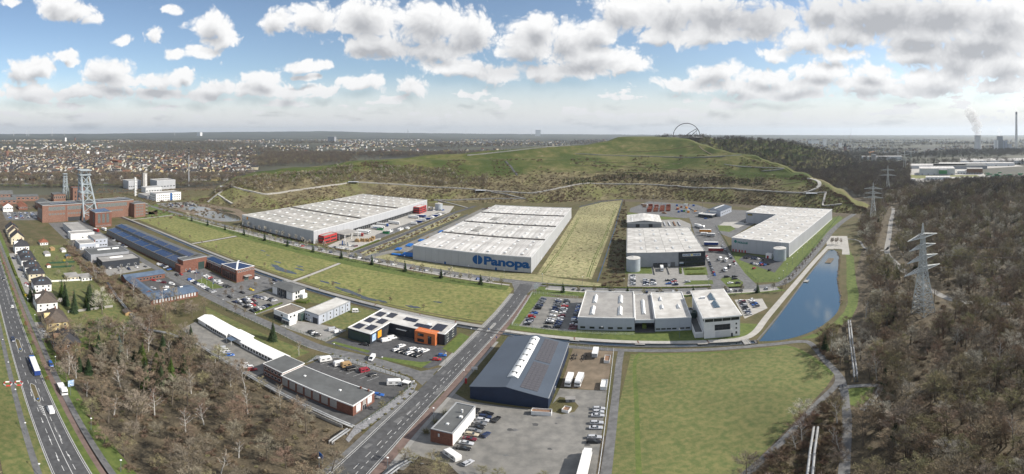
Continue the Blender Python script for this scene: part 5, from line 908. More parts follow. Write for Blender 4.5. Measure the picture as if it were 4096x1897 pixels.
A = Bld('winding_house', 'square red brick winding house with three tall windows and solar roof', 'tower', -500, 155.5, 21, 21, 18.6, 2); A.walls('brick'); A.flat('roof_grey', 'trim_grey', .3); A.windows('r', [5, 10.5, 16], 5.5, 3.2, 11, frame='trim_dark', glass='glazing_old', mull=2, rows=5); A.windows('f', [15.5], 5.5, 3, 10, frame='trim_dark', glass='glazing_old', mull=2, rows=5); A.windows('r', [2+2.1*k for k in range(9)], 1.2, 1.0, 1.4, frame='trim_white'); A.solar(1, 1, 10, 6, 18.75, 1.9, 3.1, .05, 0, 'pv_blue')
def lattice(b, P, Q, n, t, m=0):
    """cross-bracing between two legs"""
    for k in range(n):
        a0, a1 = P[0].lerp(P[1], k/n), P[0].lerp(P[1], (k+1)/n); c0, c1 = Q[0].lerp(Q[1], k/n), Q[0].lerp(Q[1], (k+1)/n); b.bar(a0, c1, t, m); b.bar(c0, a1, t, m); b.bar(a1, c1, t, m)
def headframe(label, u, v, h, foot, w, sc):
    t = thing('headframe', label, 'headframe', UV(u, v), GRID); top = []
    for x, y in ((-w,-w),(w,-w),(w,w),(-w,w)): top.append(Vector((x, y, h*.92)))
    low = [Vector((-w*1.6,-w*1.6,0)), Vector((foot,-w*1.9,0)), Vector((foot,w*1.9,0)), Vector((-w*1.6,w*1.6,0))]
    for p, q in zip(low, top): MB().bar(p, q, 1.5*sc).obj('leg', 'headframe_paint', t)
    b = MB(); lattice(b, (low[1], top[1]), (low[2], top[2]), 5, .55*sc); b.obj('bracing', 'headframe_paint', t); b = MB(); lattice(b, (low[0], top[0]), (low[3], top[3]), 6, .5*sc); lattice(b, (Vector((-w,-w,h*.3)), top[0]), (Vector((w*.9,-w,h*.3)), top[1]), 4, .45*sc); b.obj('bracing', 'headframe_paint', t)
    for z, k in ((h*.55,1.5), (h*.72,1.25), (h*.93,1.5)): MB().box(-w*k, w*k, -w*k, w*k, z, z+1.1*sc).obj('platform', 'headframe_paint', t); 
    for x, y in ((-w,-w),(w,-w),(w,w),(-w,w)): MB().bar((x*1.2,y*1.2,h*.93),(x*1.2,y*1.2,h*1.03),.7*sc).obj('post', 'headframe_paint', t)
    b = MB(); b.box(-w*1.8, w*1.8, -w*1.5, w*1.5, h*1.03, h*1.03+.9*sc); b.obj('roof', 'headframe_paint', t)
    for y in (-w*.5, w*.5):
        for z in (h*.80, h*.975):
            r_ = 2.6*sc; o = MB(); o.tube([(r_*cos(a), 0, r_*sin(a)) for a in [2*pi*k/16 for k in range(17)]], .25*sc, 5)
            for k in range(4): o.bar((r_*cos(k*pi/4),0,r_*sin(k*pi/4)),(-r_*cos(k*pi/4),0,-r_*sin(k*pi/4)),.16*sc)
            o.obj('winding_wheel', 'headframe_paint', t, loc=(0, y, z))
    return t
headframe('tall grey-green steel headframe rising over the brick colliery building', -548, 163, 62, 34, 5.2, 1.0)
headframe('slender grey headframe behind the old brick malakoff tower', -690, 172, 44, 10, 2.4, .6)
A = Bld('malakoff_tower', 'massive old brick malakoff tower with round-arched windows', 'tower', -672, 176, 18, 20, 25); A.walls('brick_dull'); A.flat('roof_grey', 'brick', .8); [A.windows('r', [4, 10, 16], z, 1.8, 3, frame='brick', glass='glass') for z in (4, 10.5, 17)]; [A.windows('f', [5, 12], z, 1.8, 3, frame='brick', glass='glass') for z in (10.5, 17)]
for nm, lb, u, v, w, l, e, r_, wm, rm in (('machine_hall','grey-roofed brick machine hall with red poster in front of the colliery',-640,112,34,22,9,14,'brick_dull','roof_grey'), ('pay_office','orange-tiled white gabled villa beside the colliery car park',-622,60,17,14,8,13,'white_wall','tile_red'), ('gate_lodge','long orange-roofed brick house next to the colliery car park',-640,84,24,13,6,10,'brick','tile_red'), ('smithy','low old brick workshop with grey roof on the colliery edge',-690,40,20,48,7,10,'brick_dull','roof_grey'), ('store_house','brick store with shallow grey roof and white band windows behind the villa',-720,84,24,44,8,10,'brick_dull','roof_grey'), ('wagon_hall','dark arched-roof shed at the colliery edge',-760,50,26,40,7,12,'brick_dull','roof_grey'), ('lamp_house','small brick block with flat grey roof beside the slender headframe',-700,150,22,20,13,13.6,'brick_dull','roof_grey')):
    A = Bld(nm, lb, 'building', u, v, w, l, e); A.walls(wm); A.gable(rm, e, r_, 'x' if w > l else 'y', .4, .5, wall=wm); A.windows('r', [l*(k+.5)/6 for k in range(6)], e*.45, l/6*.55, e*.3, frame='trim_white'); A.windows('f', [w*(k+.5)/4 for k in range(4)], e*.45, w/4*.5, e*.3, frame='trim_white')
    if 'poster' in lb: A.panel('poster', 'r', 8, 13, 5, 9, 'red_wall', .1)
A = Bld('tech_office', 'bright white office block with blue entrance stripe beside a car park', 'office', -650, 309, 24, 47, 13); A.walls('white_wall'); A.flat('roof_felt', 'trim_white', .5); [A.windows('r', [3.2+3.4*k for k in range(13)], z, 1.6, 1.7, frame='trim_white') for z in (1.2, 5, 8.8)]; A.panel('entrance', 'r', 26, 30, 0, 13, 'poster_blue' if False else 'logo_blue', .3); [A.windows('f', [3+4*k for k in range(5)], z, 1.6, 1.7) for z in (1.2, 5, 8.8)]; A.box('low_wing', -40, 0, -4, 26, -.2, 6, 'metal_grey'); A.box('low_roof', -40.2, .2, -4.2, 26.2, 6, 6.3, 'roof_felt')
for lb, u, v, w, l, h, m_ in (('grey metal hall left of the concrete slab tower',-815,326,30,28,17,'metal_grey'), ('grey metal hall right of the concrete slab tower',-790,376,32,42,18,'metal_grey'), ('pale two-storey lab in front of the grey metal halls',-745,336,20,34,10,'metal_light')):
    A = Bld('test_hall', lb, 'hall', u, v, w, l, h); A.walls(m_); A.flat('roof_felt', 'metal_light', .5); A.windows('r', [l*(k+.5)/6 for k in range(6)], h*.3, l/6*.6, 1.6, frame='trim_grey')
A = Bld('slab_tower', 'narrow concrete slab tower between the grey metal halls', 'tower', -772, 350, 5, 9, 34); A.walls('concrete'); A.flat('concrete', 'concrete', .3); A.panel('stair_strip', 'r', 5, 7, 2, 32, 'white_wall', .2)
t = thing('spiral_stack', 'white spiral steel stack behind the solar roof of the colliery', 'stack', UV(-698, 303)); MB().tube([(0,0,0),(0,0,34)], 1.6, 10, 0, True).obj('shaft', 'trim_white', t); b = MB(); b.tube([(3.0*cos(a*.55), 3.0*sin(a*.55), 2+a*.42) for a in range(72)], .35, 5); b.obj('stair', 'trim_white', t)
t = thing('radio_mast', 'tall grey radio mast with antenna cage beyond the white office', 'mast', UV(-777, 461)); MB().tube([(0,0,0),(0,0,80)], [1.1, .6], 8).obj('pole', 'metal_grey', t); [MB().lathe([(1.8,z),(1.8,z+3)], 8).obj('antenna', 'trim_dark', t) for z in (68, 74, 79)]
# ---------------------------------------------------------------- houses along the road
def house(name, label, u, v, w, l, eave, ridge, wm, rm, hip=True, axis=None, group=None, wz=((.9,1.3),(3.7,1.3)), chim=True, nwin=3, ang=0, dorm=False, roofwin=0):
    A = Bld(name, label, 'house', u, v, w, l, eave, ang, group); A.walls(wm)
    ro = A.hip(rm, eave+.1, ridge, .55, axis) if hip else A.gable(rm, eave, ridge, axis or 'x', .5, .5, wall=wm)
    for z, h in wz:
        if z+h < eave: A.windows('r', [l*(k+.5)/nwin for k in range(nwin)], z, 1.1, h); A.windows('f', [w*(k+.5)/nwin for k in range(nwin)], z, 1.1, h)
    A.door('f', w*.5, 1.1, 2.1, 'door_grey')
    if chim: MB().box(-.35, .35, -.35, .35, -1.5, 1.1).obj('chimney', 'brick', ro, loc=(w*.42, l*.55, ridge))
    if dorm:
        MB().add([(w*.42,-.1,eave),(w*.62,-.1,eave),(w*.62,-.1,eave+2.4),(w*.52,-.1,eave+3.4),(w*.42,-.1,eave+2.4),(w*.42,l*.32,eave+2.4),(w*.62,l*.32,eave+2.4),(w*.52,l*.4,eave+3.4)], [(0,1,2,3,4),(4,3,7,5),(2,6,7,3),(0,4,5),(1,6,2)]).obj('dormer', wm, ro)
    for k in range(roofwin):
        y = l*.25; zz = eave+.1+(ridge-eave)*.5; link('roof_window', cached('rw', lambda: MB().box(-.5,.5,-.6,.6,-.04,.1).mesh('roof_window', 'skylight_glass')), ro, (w+.3-w*.25*1.0, l*.35+k*l*.2, eave+.25+(ridge-eave)*.47)).rotation_euler = (0, math.atan((ridge-eave)/(w/2)), 0)
    return A
for k, (u0, u1) in enumerate(((-375,-363), (-360,-348), (-341,-328.5), (-323.5,-311), (-299,-286.5))):
    house('row_house', 'white house with dark hipped roof and skylights in the row of five', u0, 49.8, u1-u0, 12, 5.8, 10.2, 'white_wall' if k != 3 else 'cream_wall', 'tile_dark', True, 'x', 'row of five dark-roofed houses', roofwin=2)
house('town_house', 'tall white house with black hipped roof at the end of the row', -403, 49.5, 15, 13, 7.4, 12.6, 'white_wall', 'tile_dark', True, 'x', nwin=4, wz=((1,1.4),(4.2,1.4)), dorm=True)
house('town_house', 'cream gabled house with dark roof and white bargeboards behind black-roofed house', -436, 50, 13, 13, 7.4, 13, 'cream_wall', 'tile_dark', False, 'x', wz=((1,1.4),(4.2,1.4)))
house('town_house', 'pale cream gabled house with red-brown roof beside the west end of road', -458, 50, 13, 12, 7.2, 12.6, 'cream_wall', 'tile_brown', False, 'x'); house('town_house', 'grey-roofed semi-detached house beyond the gabled cream houses', -482, 50, 16, 13, 6.8, 12, 'cream_wall', 'tile_dark', False, 'x')
house('villa', 'white villa with brown hipped roof and corner balcony beside conifers', -267, 45.5, 15.5, 12.5, 6.2, 11.6, 'white_wall', 'tile_brown', True, 'x', dorm=True, roofwin=2); house('villa', 'yellow brick villa with dark hipped roof and white dormer', -237, 45.2, 15.5, 12, 6, 11.4, 'yellow_wall', 'tile_brown', True, 'x', dorm=True); house('villa', 'red-brown brick villa with dark roof at the edge of the wood', -209, 44.4, 14.6, 11.6, 6, 11.2, 'brick_brown', 'tile_dark', True, 'x', dorm=True)
house('bungalow', 'small white cottage with orange tiled roof in the gardens', -424, 78, 9, 8, 3, 5.6, 'white_wall', 'tile_red', True, 'x'); house('bungalow', 'flat cream garden annexe behind the dark-roofed row', -316, 78, 10, 9, 3, 3.8, 'cream_wall', 'roof_felt', True, 'x', chim=False); house('bungalow', 'white annexe with pool terrace beside the hedge', -311, 88, 9, 8, 3, 3.6, 'white_wall', 'roof_felt', True, 'x', chim=False)
for k, (u, v, w, l, rm, lb) in enumerate(((-384,75,9,5,'roof_felt','pale flat-roofed garden shed on the lawn behind the row'), (-369,92,5,4,'roof_blue','blue-roofed garden hut beside the long hedge'), (-392,93,7,4,'roof_pale','white tent-roofed garden shelter near the grey office'), (-236,94,5,4,'tile_brown','brown timber garden hut by the big bare tree'), (-345,70,4,3,'tile_red','red-roofed garden hut behind the dark-roofed row'), (-398,84,5,4,'wood_fresh','timber garden hut on the lawn by the cottage'))):
    A = Bld('garden_shed', lb, 'shed', u, v, w, l, 2.3); A.walls('wood_fresh' if k % 2 else 'white_wall'); A.gable(rm, 2.3, 3.1, 'x', .3, .5, wall='wood_fresh'); A.door('f', w/2, .9, 1.9, 'door_grey')
# ---------------------------------------------------------------- vehicles
PAINT = {'white':(.72,.72,.72), 'silver':(.42,.43,.45), 'grey':(.16,.165,.175), 'black':(.015,.015,.017), 'navy':(.018,.03,.075), 'blue':(.02,.10,.36), 'red':(.36,.02,.02), 'maroon':(.11,.015,.025), 'yellow':(.65,.48,.04), 'beige':(.42,.37,.28), 'green':(.02,.20,.07), 'orange':(.62,.25,.03)}
for k, c in PAINT.items(): mat('paint_'+k, c, rough=.28, var=.03, spec=.5)
mat('rubber', (.02,.02,.02), var=.1); mat('rim', (.35,.35,.36), var=.1, rough=.35); mat('lamp_white', (.75,.75,.72), var=.02); mat('lamp_red', (.45,.02,.02), var=.02); mat('tarp_white', (.70,.70,.69), var=.05); mat('tarp_grey', (.40,.41,.42), var=.06); mat('tarp_blue', (.02,.05,.20), var=.05); mat('tarp_red', (.22,.03,.035), var=.05); mat('rusty', (.30,.20,.14), c2=(.18,.10,.06), scale=1.2); mat('container_red', (.26,.085,.05), var=.12, rnd=.3)
CARS = {'hatchback':(4.1,.88,1.47,-1.98,.62,-1.62,.02), 'estate car':(4.6,.89,1.47,-2.15,.72,-1.85,.05), 'saloon':(4.6,.89,1.43,-1.72,.72,-1.1,.0), 'SUV':(4.5,.92,1.68,-2.1,.75,-1.8,.15), 'van':(5.3,.99,2.25,-2.6,1.95,-2.5,1.25), 'small van':(4.5,.92,1.85,-2.2,1.2,-2.1,.55)}
def loft(b, rings, m=0):
    n = len(rings[0])
    vs = [p for r in rings for p in r]; fs = [(i*n+k, (i+1)*n+k, (i+1)*n+(k+1)%n, i*n+(k+1)%n) for i in range(len(rings)-1) for k in range(n)]; fs += [tuple(range(n)), tuple(range((len(rings)-1)*n, len(rings)*n))[::-1]]; b.add(vs, fs, m)
def car_shape(kind):
    Ln, hw, H, rb, fb, rt, ft = CARS[kind]; h = Ln/2; belt = .95 if H < 1.6 else (1.08 if H < 1.9 else 1.25); hood = belt-.16; B = MB(); G_ = MB()
    def ring(x, zl, zt, k): w = hw*k; return [(x,-w*.92,zl),(x,-w,zl+.14),(x,-w,zt-.16),(x,-w*.86,zt),(x,w*.86,zt),(x,w,zt-.16),(x,w,zl+.14),(x,w*.92,zl)]
    loft(B, [ring(-h,.42,belt-.2,.86), ring(-h+.1,.27,belt-.02,.96), ring(-h*.5,.22,belt,1), ring(0,.2,belt,1), ring(fb,.2,belt-.03,1), ring(h*.72,.22,hood,.98), ring(h-.12,.26,hood-.14,.93), ring(h,.4,hood-.32,.80)])
    wb, wt = hw*.87, hw*.70 if H < 2 else hw*.84; P = [(rb,-wb,belt-.03),(fb+.12,-wb,belt-.06),(fb+.12,wb,belt-.06),(rb,wb,belt-.03),(rt,-wt,H-.05),(ft,-wt,H-.05),(ft,wt,H-.05),(rt,wt,H-.05)]
    G_.add(P, [(0,1,5,4),(1,2,6,5),(2,3,7,6),(3,0,4,7)])
    B.add([(rt-.03,-wt-.02,H-.06),(ft+.05,-wt-.02,H-.06),(ft+.05,wt+.02,H-.06),(rt-.03,wt+.02,H-.06),(rt+.12,-wt*.82,H),(ft-.12,-wt*.82,H),(ft-.12,wt*.82,H),(rt+.12,wt*.82,H)], [(0,1,5,4),(1,2,6,5),(2,3,7,6),(3,0,4,7),(4,5,6,7)])
    for s in (-1, 1):                                             # pillars
        for (x0, x1) in ((rb, rt), (fb+.12, ft), ((rb+fb)/2, (rt+ft)/2)): B.bar((x0, s*(wb+.01), belt-.04), (x1, s*(wt+.01), H-.04), .07)
        if 'van' in kind: xm = fb-1.0; B.add([(rb-.01,s*(wb+.03),belt-.05),(xm,s*(wb+.03),belt-.05),(xm-.25,s*(wt+.03),H-.03),(rt-.01,s*(wt+.03),H-.03)], [(0,1,2,3)])
    if 'van' in kind: B.add([(rb-.03,-wb,belt-.05),(rb-.03,wb,belt-.05),(rt-.03,wt,H-.04),(rt-.03,-wt,H-.04)], [(0,3,2,1)])
    return B, G_, h, hw, belt
def wheel_mb(r_=.31, w=.2):
    b = MB(); n = 12
    for x0, x1, rr, m_ in ((-w/2, w/2, r_, 0), (-w/2-.01, w/2+.01, r_*.6, 1)):
        vs = [(rr*cos(2*pi*k/n), y, rr*sin(2*pi*k/n)) for y in (x0, x1) for k in range(n)]; b.add(vs, [(k, (k+1)%n, n+(k+1)%n, n+k) for k in range(n)]+[tuple(range(n))[::-1], tuple(range(n, 2*n))], m_)
    return b
_cs = {k: car_shape(k) for k in CARS}; WHEEL = wheel_mb().mesh('wheel', ['rubber', 'rim']); TWHEEL = wheel_mb(.5, .32).mesh('wheel', ['rubber', 'rim'])
LIGHTF = MB().box(-.06,.03,-.19,.19,-.07,.07).mesh('headlight', 'lamp_white'); LIGHTR = MB().box(-.03,.06,-.14,.14,-.1,.1).mesh('tail_light', 'lamp_red')
SEEN = {}
def car(u, v, ang, kind, col, place, group, fine=None):
    P = UV(u, v, .125); d = hypot(P.x, P.y); B, G_, h, hw, belt = _cs[kind]; nm = {'hatchback':'hatchback_car','estate car':'estate_car','saloon':'saloon_car','SUV':'suv_car','van':'delivery_van','small van':'small_van'}[kind]; lb = '%s %s %s' % (col if col != 'navy' else 'dark blue', kind if 'van' in kind or kind == 'SUV' else kind, place); cat = 'van' if 'van' in kind else 'car'; rz = GRID+radians(ang)
    if d < 330 if fine is None else fine:
        t = thing(nm, lb, cat, P, rz, group); link('body', cached(('cb', kind, col), lambda: B.mesh('body', 'paint_'+col)), t); link('windows', cached(('cg', kind), lambda: G_.mesh('windows', 'glass')), t)
        for x in (-h*.62, h*.62):
            for y in (-hw+.1, hw-.1): link('wheel', WHEEL, t, (x, y, .31))
        for y in (-hw*.62, hw*.62): link('headlight', LIGHTF, t, (h-.1, y, belt-.38)); link('tail_light', LIGHTR, t, (-h+.05, y, belt-.28))
        return t
    def mk():
        X = MB(); X.add(B.v, B.f, 0); X.add(G_.v, G_.f, 1)
        for x in (-h*.62, h*.62):
            for y in (-hw+.1, hw-.1): w = wheel_mb(); X.add([(p[0]+x, p[1]+y, p[2]+.31) for p in w.v], w.f, 2)
        return X.mesh(nm, ['paint_'+col, 'glass', 'rubber'])
    return tag(link(nm, cached(('cm', kind, col), mk), None, P, rz), lb, cat, group)
RC_ = random.Random(42)
MIXC = ['black']*5+['grey']*4+['white']*5+['silver']*5+['navy']*3+['blue']*2+['red']+['maroon']; MIXK = ['hatchback']*5+['estate car']*3+['saloon']*3+['SUV']*2+['small van']
def row(p, q, n, ang, place, group, skip=.08, jit=.15, cols=None, kinds=None):
    for k in range(n):
        if RC_.random() < skip: continue
        t = k/max(1, n-1); car(p[0]+(q[0]-p[0])*t+RC_.uniform(-jit,jit), p[1]+(q[1]-p[1])*t+RC_.uniform(-jit,jit)*.5, ang+RC_.choice((0,180))+RC_.uniform(-2,2), RC_.choice(kinds or MIXK), RC_.choice(cols or MIXC), place, group)
# beside the small office and navy hall
for (u, v), c, k in zip([(-48,139),(-48,136.6),(-48,134.1),(-48,131.6),(-48,129),(-48,126.5),(-48,124),(-47.6,121.2),(-47.6,118.4),(-47.2,115.2)], ['black','navy','silver','grey','black','grey','beige','maroon','silver','black'], ['saloon','estate car','estate car','saloon','saloon','estate car','estate car','saloon','saloon','saloon']): car(u, v, 6, k, c, 'in the row along the white side wall of the small office', 'cars beside the small office')
car(-52.2, 139.5, 88, 'hatchback', 'black', 'tucked behind the far end of the small office', 'cars beside the small office'); car(-43.8, 136, 80, 'estate car', 'black', 'parked apart from the row in the hall yard', 'cars in the hall yard'); car(-43.8, 125.3, 78, 'hatchback', 'navy', 'parked alone in the middle of the hall yard', 'cars in the hall yard'); car(-43, 108, 70, 'hatchback', 'silver', 'next to the old white motorhome', 'cars in the hall yard')
for v, c, k in zip((150.2,147.8,145.2,140.2,136.8,130.8,128), ('silver','silver','silver','silver','silver','silver','black'), ('estate car','hatchback','saloon','estate car','saloon','estate car','estate car')): car(-10.6, v, 4, k, c, 'along the hall yard fence by the lane', 'cars along the yard fence')
def truck(name, u, v, ang, Ln, label, cab='white', box='tarp_white', kind='box', group=None, H=3.9):
    """kind: box (cab and box body), semi (cab and trailer), trailer (no cab), tractor (cab and chassis)"""
    t = thing(name, label, 'truck' if kind != 'trailer' else 'trailer', UV(u, v, .125), GRID+radians(ang), group); x0 = -Ln/2; w = 1.24
    if kind != 'trailer':
        c = Ln/2; B = MB(); B.add([(c-2.3,-w,.6),(c-.05,-w,.6),(c,-w*.96,1.3),(c-.25,-w*.9,3.0),(c-.8,-w*.85,3.6),(c-2.3,-w*.9,3.7)]+[(c-2.3,w,.6),(c-.05,w,.6),(c,w*.96,1.3),(c-.25,w*.9,3.0),(c-.8,w*.85,3.6),(c-2.3,w*.9,3.7)], [(0,1,2,3,4,5),(11,10,9,8,7,6),(1,7,8,2),(2,8,9,3),(3,9,10,4),(4,10,11,5),(5,11,6,0)]); cb = B.obj('cab', 'paint_'+cab, t)
        MB().add([(c-.02,-w*.88,1.75),(c-.02,w*.88,1.75),(c-.24,w*.84,2.75),(c-.24,-w*.84,2.75)], [(0,1,2,3)]).obj('windscreen', 'glass', cb)
        for s in (-1, 1): MB().add([(c-1.5,s*(w*1.0),1.7),(c-.35,s*(w*.985),1.7),(c-.5,s*(w*.93),2.7),(c-1.5,s*(w*.94),2.7)], [(0,1,2,3) if s < 0 else (3,2,1,0)]).obj('side_window', 'glass', cb)
        for y in (-1.0, 1.0): link('wheel', TWHEEL, t, (c-1.2, y, .5))
        MB().box(c-5.6 if kind == 'tractor' else x0, c-2.3, -.45, .45, .6, .95).obj('chassis', 'trim_dark', t)
    if kind != 'tractor':
        b1 = Ln/2-(2.6 if kind != 'trailer' else 0); B = MB().box(x0, b1, -w, w, 1.1, H); bd = B.obj('box_body', box, t); MB().box(x0+.1, b1-.1, -w*.8, w*.8, .75, 1.1).obj('frame', 'trim_dark', t); MB().box(x0-.02, b1+.02, -w-.02, w+.02, H-.12, H+.03).obj('roof', 'tarp_white', bd)
    xs = [x0+1.2, x0+2.4, x0+3.6] if kind in ('semi', 'trailer') else ([x0+1.4] if kind == 'box' else [Ln/2-4.6]); xs = xs+[Ln/2-5] if kind == 'semi' else xs
    for x in xs:
        for y in (-.95, .95): link('wheel', TWHEEL, t, (x, y, .5))
    return t
truck('box_truck', -24, 170, -92, 8.5, 'white box lorry with grey bumper on the dirt yard', H=3.6); truck('box_truck', -20, 170.5, -95, 8.5, 'white curtain lorry parked second on the dirt yard', H=3.6, box='tarp_grey'); truck('articulated_lorry', -11.8, 112, 89, 19, 'long white articulated lorry with ribbed roof along the yard fence', kind='semi', H=4.0); truck('lorry_trailer', -12.2, 92, 89, 12, 'second white ribbed trailer behind the articulated lorry', kind='trailer'); truck('lorry_trailer', -15.6, 197.5, -92, 7.5, 'grey box trailer at the top of the dirt yard', kind='trailer', box='tarp_grey', H=3.4)
def skip_bin(label, u, v, ang, Ln, m='trim_white', fillm='rusty', w=1.25, h=1.6, frame=False):
    t = thing('skip_container', label, 'skip', UV(u, v, .12), GRID+radians(ang)); b = MB(); x = Ln/2
    for a in ((-x,x,-w,-w+.08),(-x,x,w-.08,w),(-x,-x+.08,-w+.08,w-.08),(x-.08,x,-w+.08,w-.08)): b.box(*a, 0, h)
    for k in range(int(Ln)): b.box(-x+.5+k, -x+.62+k, -w-.08, -w, 0, h); b.box(-x+.5+k, -x+.62+k, w, w+.08, 0, h)
    b.obj('shell', m, t); MB().box(-x+.08, x-.08, -w+.08, w-.08, .1, h*.72).obj('load', fillm, t); return t
skip_bin('long white skip full of scrap in front of the navy hall', -30, 144.2, 4, 7, h=2.1); skip_bin('rusty white skip with tyres at the top of the dirt yard', -9.8, 193, 88, 6); skip_bin('white skip heaped with white sacks by the lane fence', -9.8, 168.5, 88, 6.5, fillm='tarp_white', h=2); skip_bin('small white skip on the gravel bed by the navy hall', -21.8, 147.8, 75, 3)
for u in (-25, -20.4):
    t = thing('trailer_chassis', 'bare black trailer chassis on the dirt yard', 'trailer', UV(u, 195, .12), GRID+radians(88), 'bare trailer chassis'); MB().box(-3,3,-.5,-.35,.7,.95).obj('rail', 'trim_dark', t); MB().box(-3,3,.35,.5,.7,.95).obj('rail', 'trim_dark', t); [link('wheel', TWHEEL, t, (x, y, .5)) for x in (-1.8, 1.6) for y in (-.9, .9)]; MB().box(-4.4,-3,-.1,.1,.6,.8).obj('drawbar', 'trim_dark', t)
A = Bld('transformer_box', 'small grey transformer cabin on the round gravel bed', 'shed', -23, 154, 3.4, 2.2, 2.0, 10); A.walls('metal_mid'); A.gable('roof_felt', 2.0, 2.6, 'x', .2, .5, wall='metal_mid'); A.door('f', 1.7, 1, 1.7, 'door_grey')
def caravan(name, label, u, v, ang, Ln=6.0, col='trim_white', H=2.6, cab=False):
    t = thing(name, label, 'caravan', UV(u, v, .12), GRID+radians(ang)); x = Ln/2; B = MB(); prof = [(-x,.5),(x-.2,.5),(x,1.0),(x-.5,H-.1),(x-1.0,H),(-x+.4,H),(-x,H-.4)]
    n = len(prof); B.add([(p[0],-1.12,p[1]) for p in prof]+[(p[0],1.12,p[1]) for p in prof], [tuple(range(n)), tuple(range(n,2*n))[::-1]]+[(k,n+k,n+(k+1)%n,(k+1)%n) for k in range(n)]); B.obj('body', col, t)
    for s in (-1, 1):
        for xx in (-x*.5, x*.35): MB().box(xx-.6, xx+.6, s*1.12-.03, s*1.12+.03, 1.4, 2.0).obj('window', 'glass', t)
        link('wheel', WHEEL, t, (0, s*.98, .31))
    MB().box(x-.15, x+.02, -.8, .8, 1.3, 1.9).obj('window', 'glass', t)
    MB().box(x, x+1.2, -.06, .06, .42, .54).obj('drawbar', 'trim_grey', t) if not cab else None; return t
caravan('caravan', 'big white caravan at the end of the fenced works car park', -126, 145.5, 62); caravan('caravan', 'cream white caravan with dark stripe beside the timber trailer', -118.5, 146.2, 62, 5.2); car(-111.5, 146, 62, 'van', 'black', 'parked among the caravans in the fenced works yard', 'vans in the works yard'); caravan('site_trailer', 'brown timber-sided trailer with red tarp among the caravans', -115.2, 147, 62, 4.6, 'wood_fresh', 2.8); caravan('site_trailer', 'maroon box trailer beside the fenced works yard lamp', -106, 147.8, 62, 4.4, 'wine_red', 2.2); caravan('site_trailer', 'large plain white box trailer in the works yard corner', -89.3, 145, 35, 6, 'trim_white', 2.9)
car(-101, 147, 62, 'hatchback', 'black', 'next to the flat trailer in the works yard', 'cars in the works yard'); car(-89.6, 134, 24, 'estate car', 'blue', 'behind the end of the long brick works', 'cars in the works yard'); car(-89.8, 131.6, 24, 'estate car', 'grey', 'second car behind the end of the long brick works', 'cars in the works yard'); caravan('motorhome', 'old white motorhome half under bare trees by the small office', -48.4, 109.5, 150, 6.2, 'trim_white', 2.9, True)
t = thing('shelter', 'small white open-fronted shelter by the gravel corner', 'shelter', UV(-84.6, 146.5, .12), GRID); MB().box(-1.6,1.6,-1.2,1.2,2.3,2.5).obj('roof', 'trim_white', t); [MB().box(x-.06,x+.06,y-.06,y+.06,0,2.3).obj('post', 'trim_white', t) for x in (-1.5,1.5) for y in (-1.1,1.1)]; MB().box(-1.5,1.5,1.05,1.12,.2,2.2).obj('back_panel', 'glass_green', t)
# marked bays
for k in range(9): strip('bay_line', [(-129+k*3.6, 141.5), (-127.2+k*3.6, 147.5)], .12, .1125, 'line_white')
# car parks: (row start, row end, how many, heading, place)
P1 = 'in the long car park beside the workshop halls'; g1 = 'cars in the long car park'
row((-55,271),(-56,229),16,8,P1,g1); row((-45,271),(-45,261),4,8,P1,g1); row((-39.5,271),(-39.5,261),4,8,P1,g1); row((-44.4,256),(-44.4,228),11,8,P1,g1); row((-39.2,256),(-39.2,228),11,8,P1,g1); row((-30.4,266),(-30.4,228),14,8,P1,g1)
row((71.5,264),(70,241),9,14,'in the paved lot right of the white office cube','cars beside the white office cube'); row((78,264),(78,252),5,14,'in the second row beside the white office cube','cars beside the white office cube')
g2 = 'cars parked along the estate street'
for (p, an) in along([q for q in offset(CROSS, -6) if -318 < q[0] < -88], 4.5): 
    if RC_.random() < .74: car(p[0], p[1], 66+RC_.uniform(-4,4), RC_.choice(MIXK), RC_.choice(MIXC), 'parked nose-in along the tree-lined estate street', g2)
for (p, an) in along([q for q in offset(CROSS, -6) if -50 < q[0] < 98], 3.6):
    if RC_.random() < .5: car(p[0], p[1], 82+RC_.uniform(-4,4), RC_.choice(MIXK), RC_.choice(MIXC), 'parked on the street behind the workshop halls', 'cars behind the workshop halls')
row((3,326),(3,306),7,0,'against the scrub edge of the dark-cornered warehouse lot','cars in the dark-cornered warehouse lot',.1); row((12.6,315),(12.6,305),4,0,'in the middle of the dark-cornered warehouse lot','cars in the dark-cornered warehouse lot'); row((17.8,315),(17.8,305.5),4,0,'in the middle of the dark-cornered warehouse lot','cars in the dark-cornered warehouse lot'); row((28.8,314),(28.8,306.5),3,0,'in the middle of the dark-cornered warehouse lot','cars in the dark-cornered warehouse lot'); row((33.4,315),(33.4,304),5,0,'in the middle of the dark-cornered warehouse lot','cars in the dark-cornered warehouse lot'); car(43, 309, 5, 'SUV', 'silver', 'alone by the shrub bed of the dark-cornered warehouse lot', 'cars in the dark-cornered warehouse lot')
row((69.5,374),(66,322),10,86,'parked along the kerb beside the dark office corner','kerb cars on the truck street',.1); row((91.6,408),(89,347),11,86,'parked along the kerb opposite the dark office corner','kerb cars on the truck street',.15)
for u, v, c, k in ((74,315,'black','SUV'),(80,314.5,'black','estate car'),(78.6,309.5,'black','saloon'),(73.2,300.5,'white','saloon'),(78.6,299.5,'black','saloon')): car(u, v, 8, k, c, 'on the grassy island at the truck street mouth', 'cars on the street island')
for u, v, c in ((102,363,'black'),(104,361.6,'black'),(108,359,'navy'),(110,357.4,'navy'),(112,355.8,'white'),(116,353,'black'),(103,345,'navy'),(104.4,342.6,'white'),(106,341,'white'),(110,343,'blue'),(109.6,338.6,'red'),(112,337.4,'blue'),(116,339,'black'),(100.5,331,'red'),(111,322.5,'black')): car(u, v, 44, 'hatchback', c, 'in the small dark car park by the green-lettered warehouse tank', 'cars in the small dark lot')
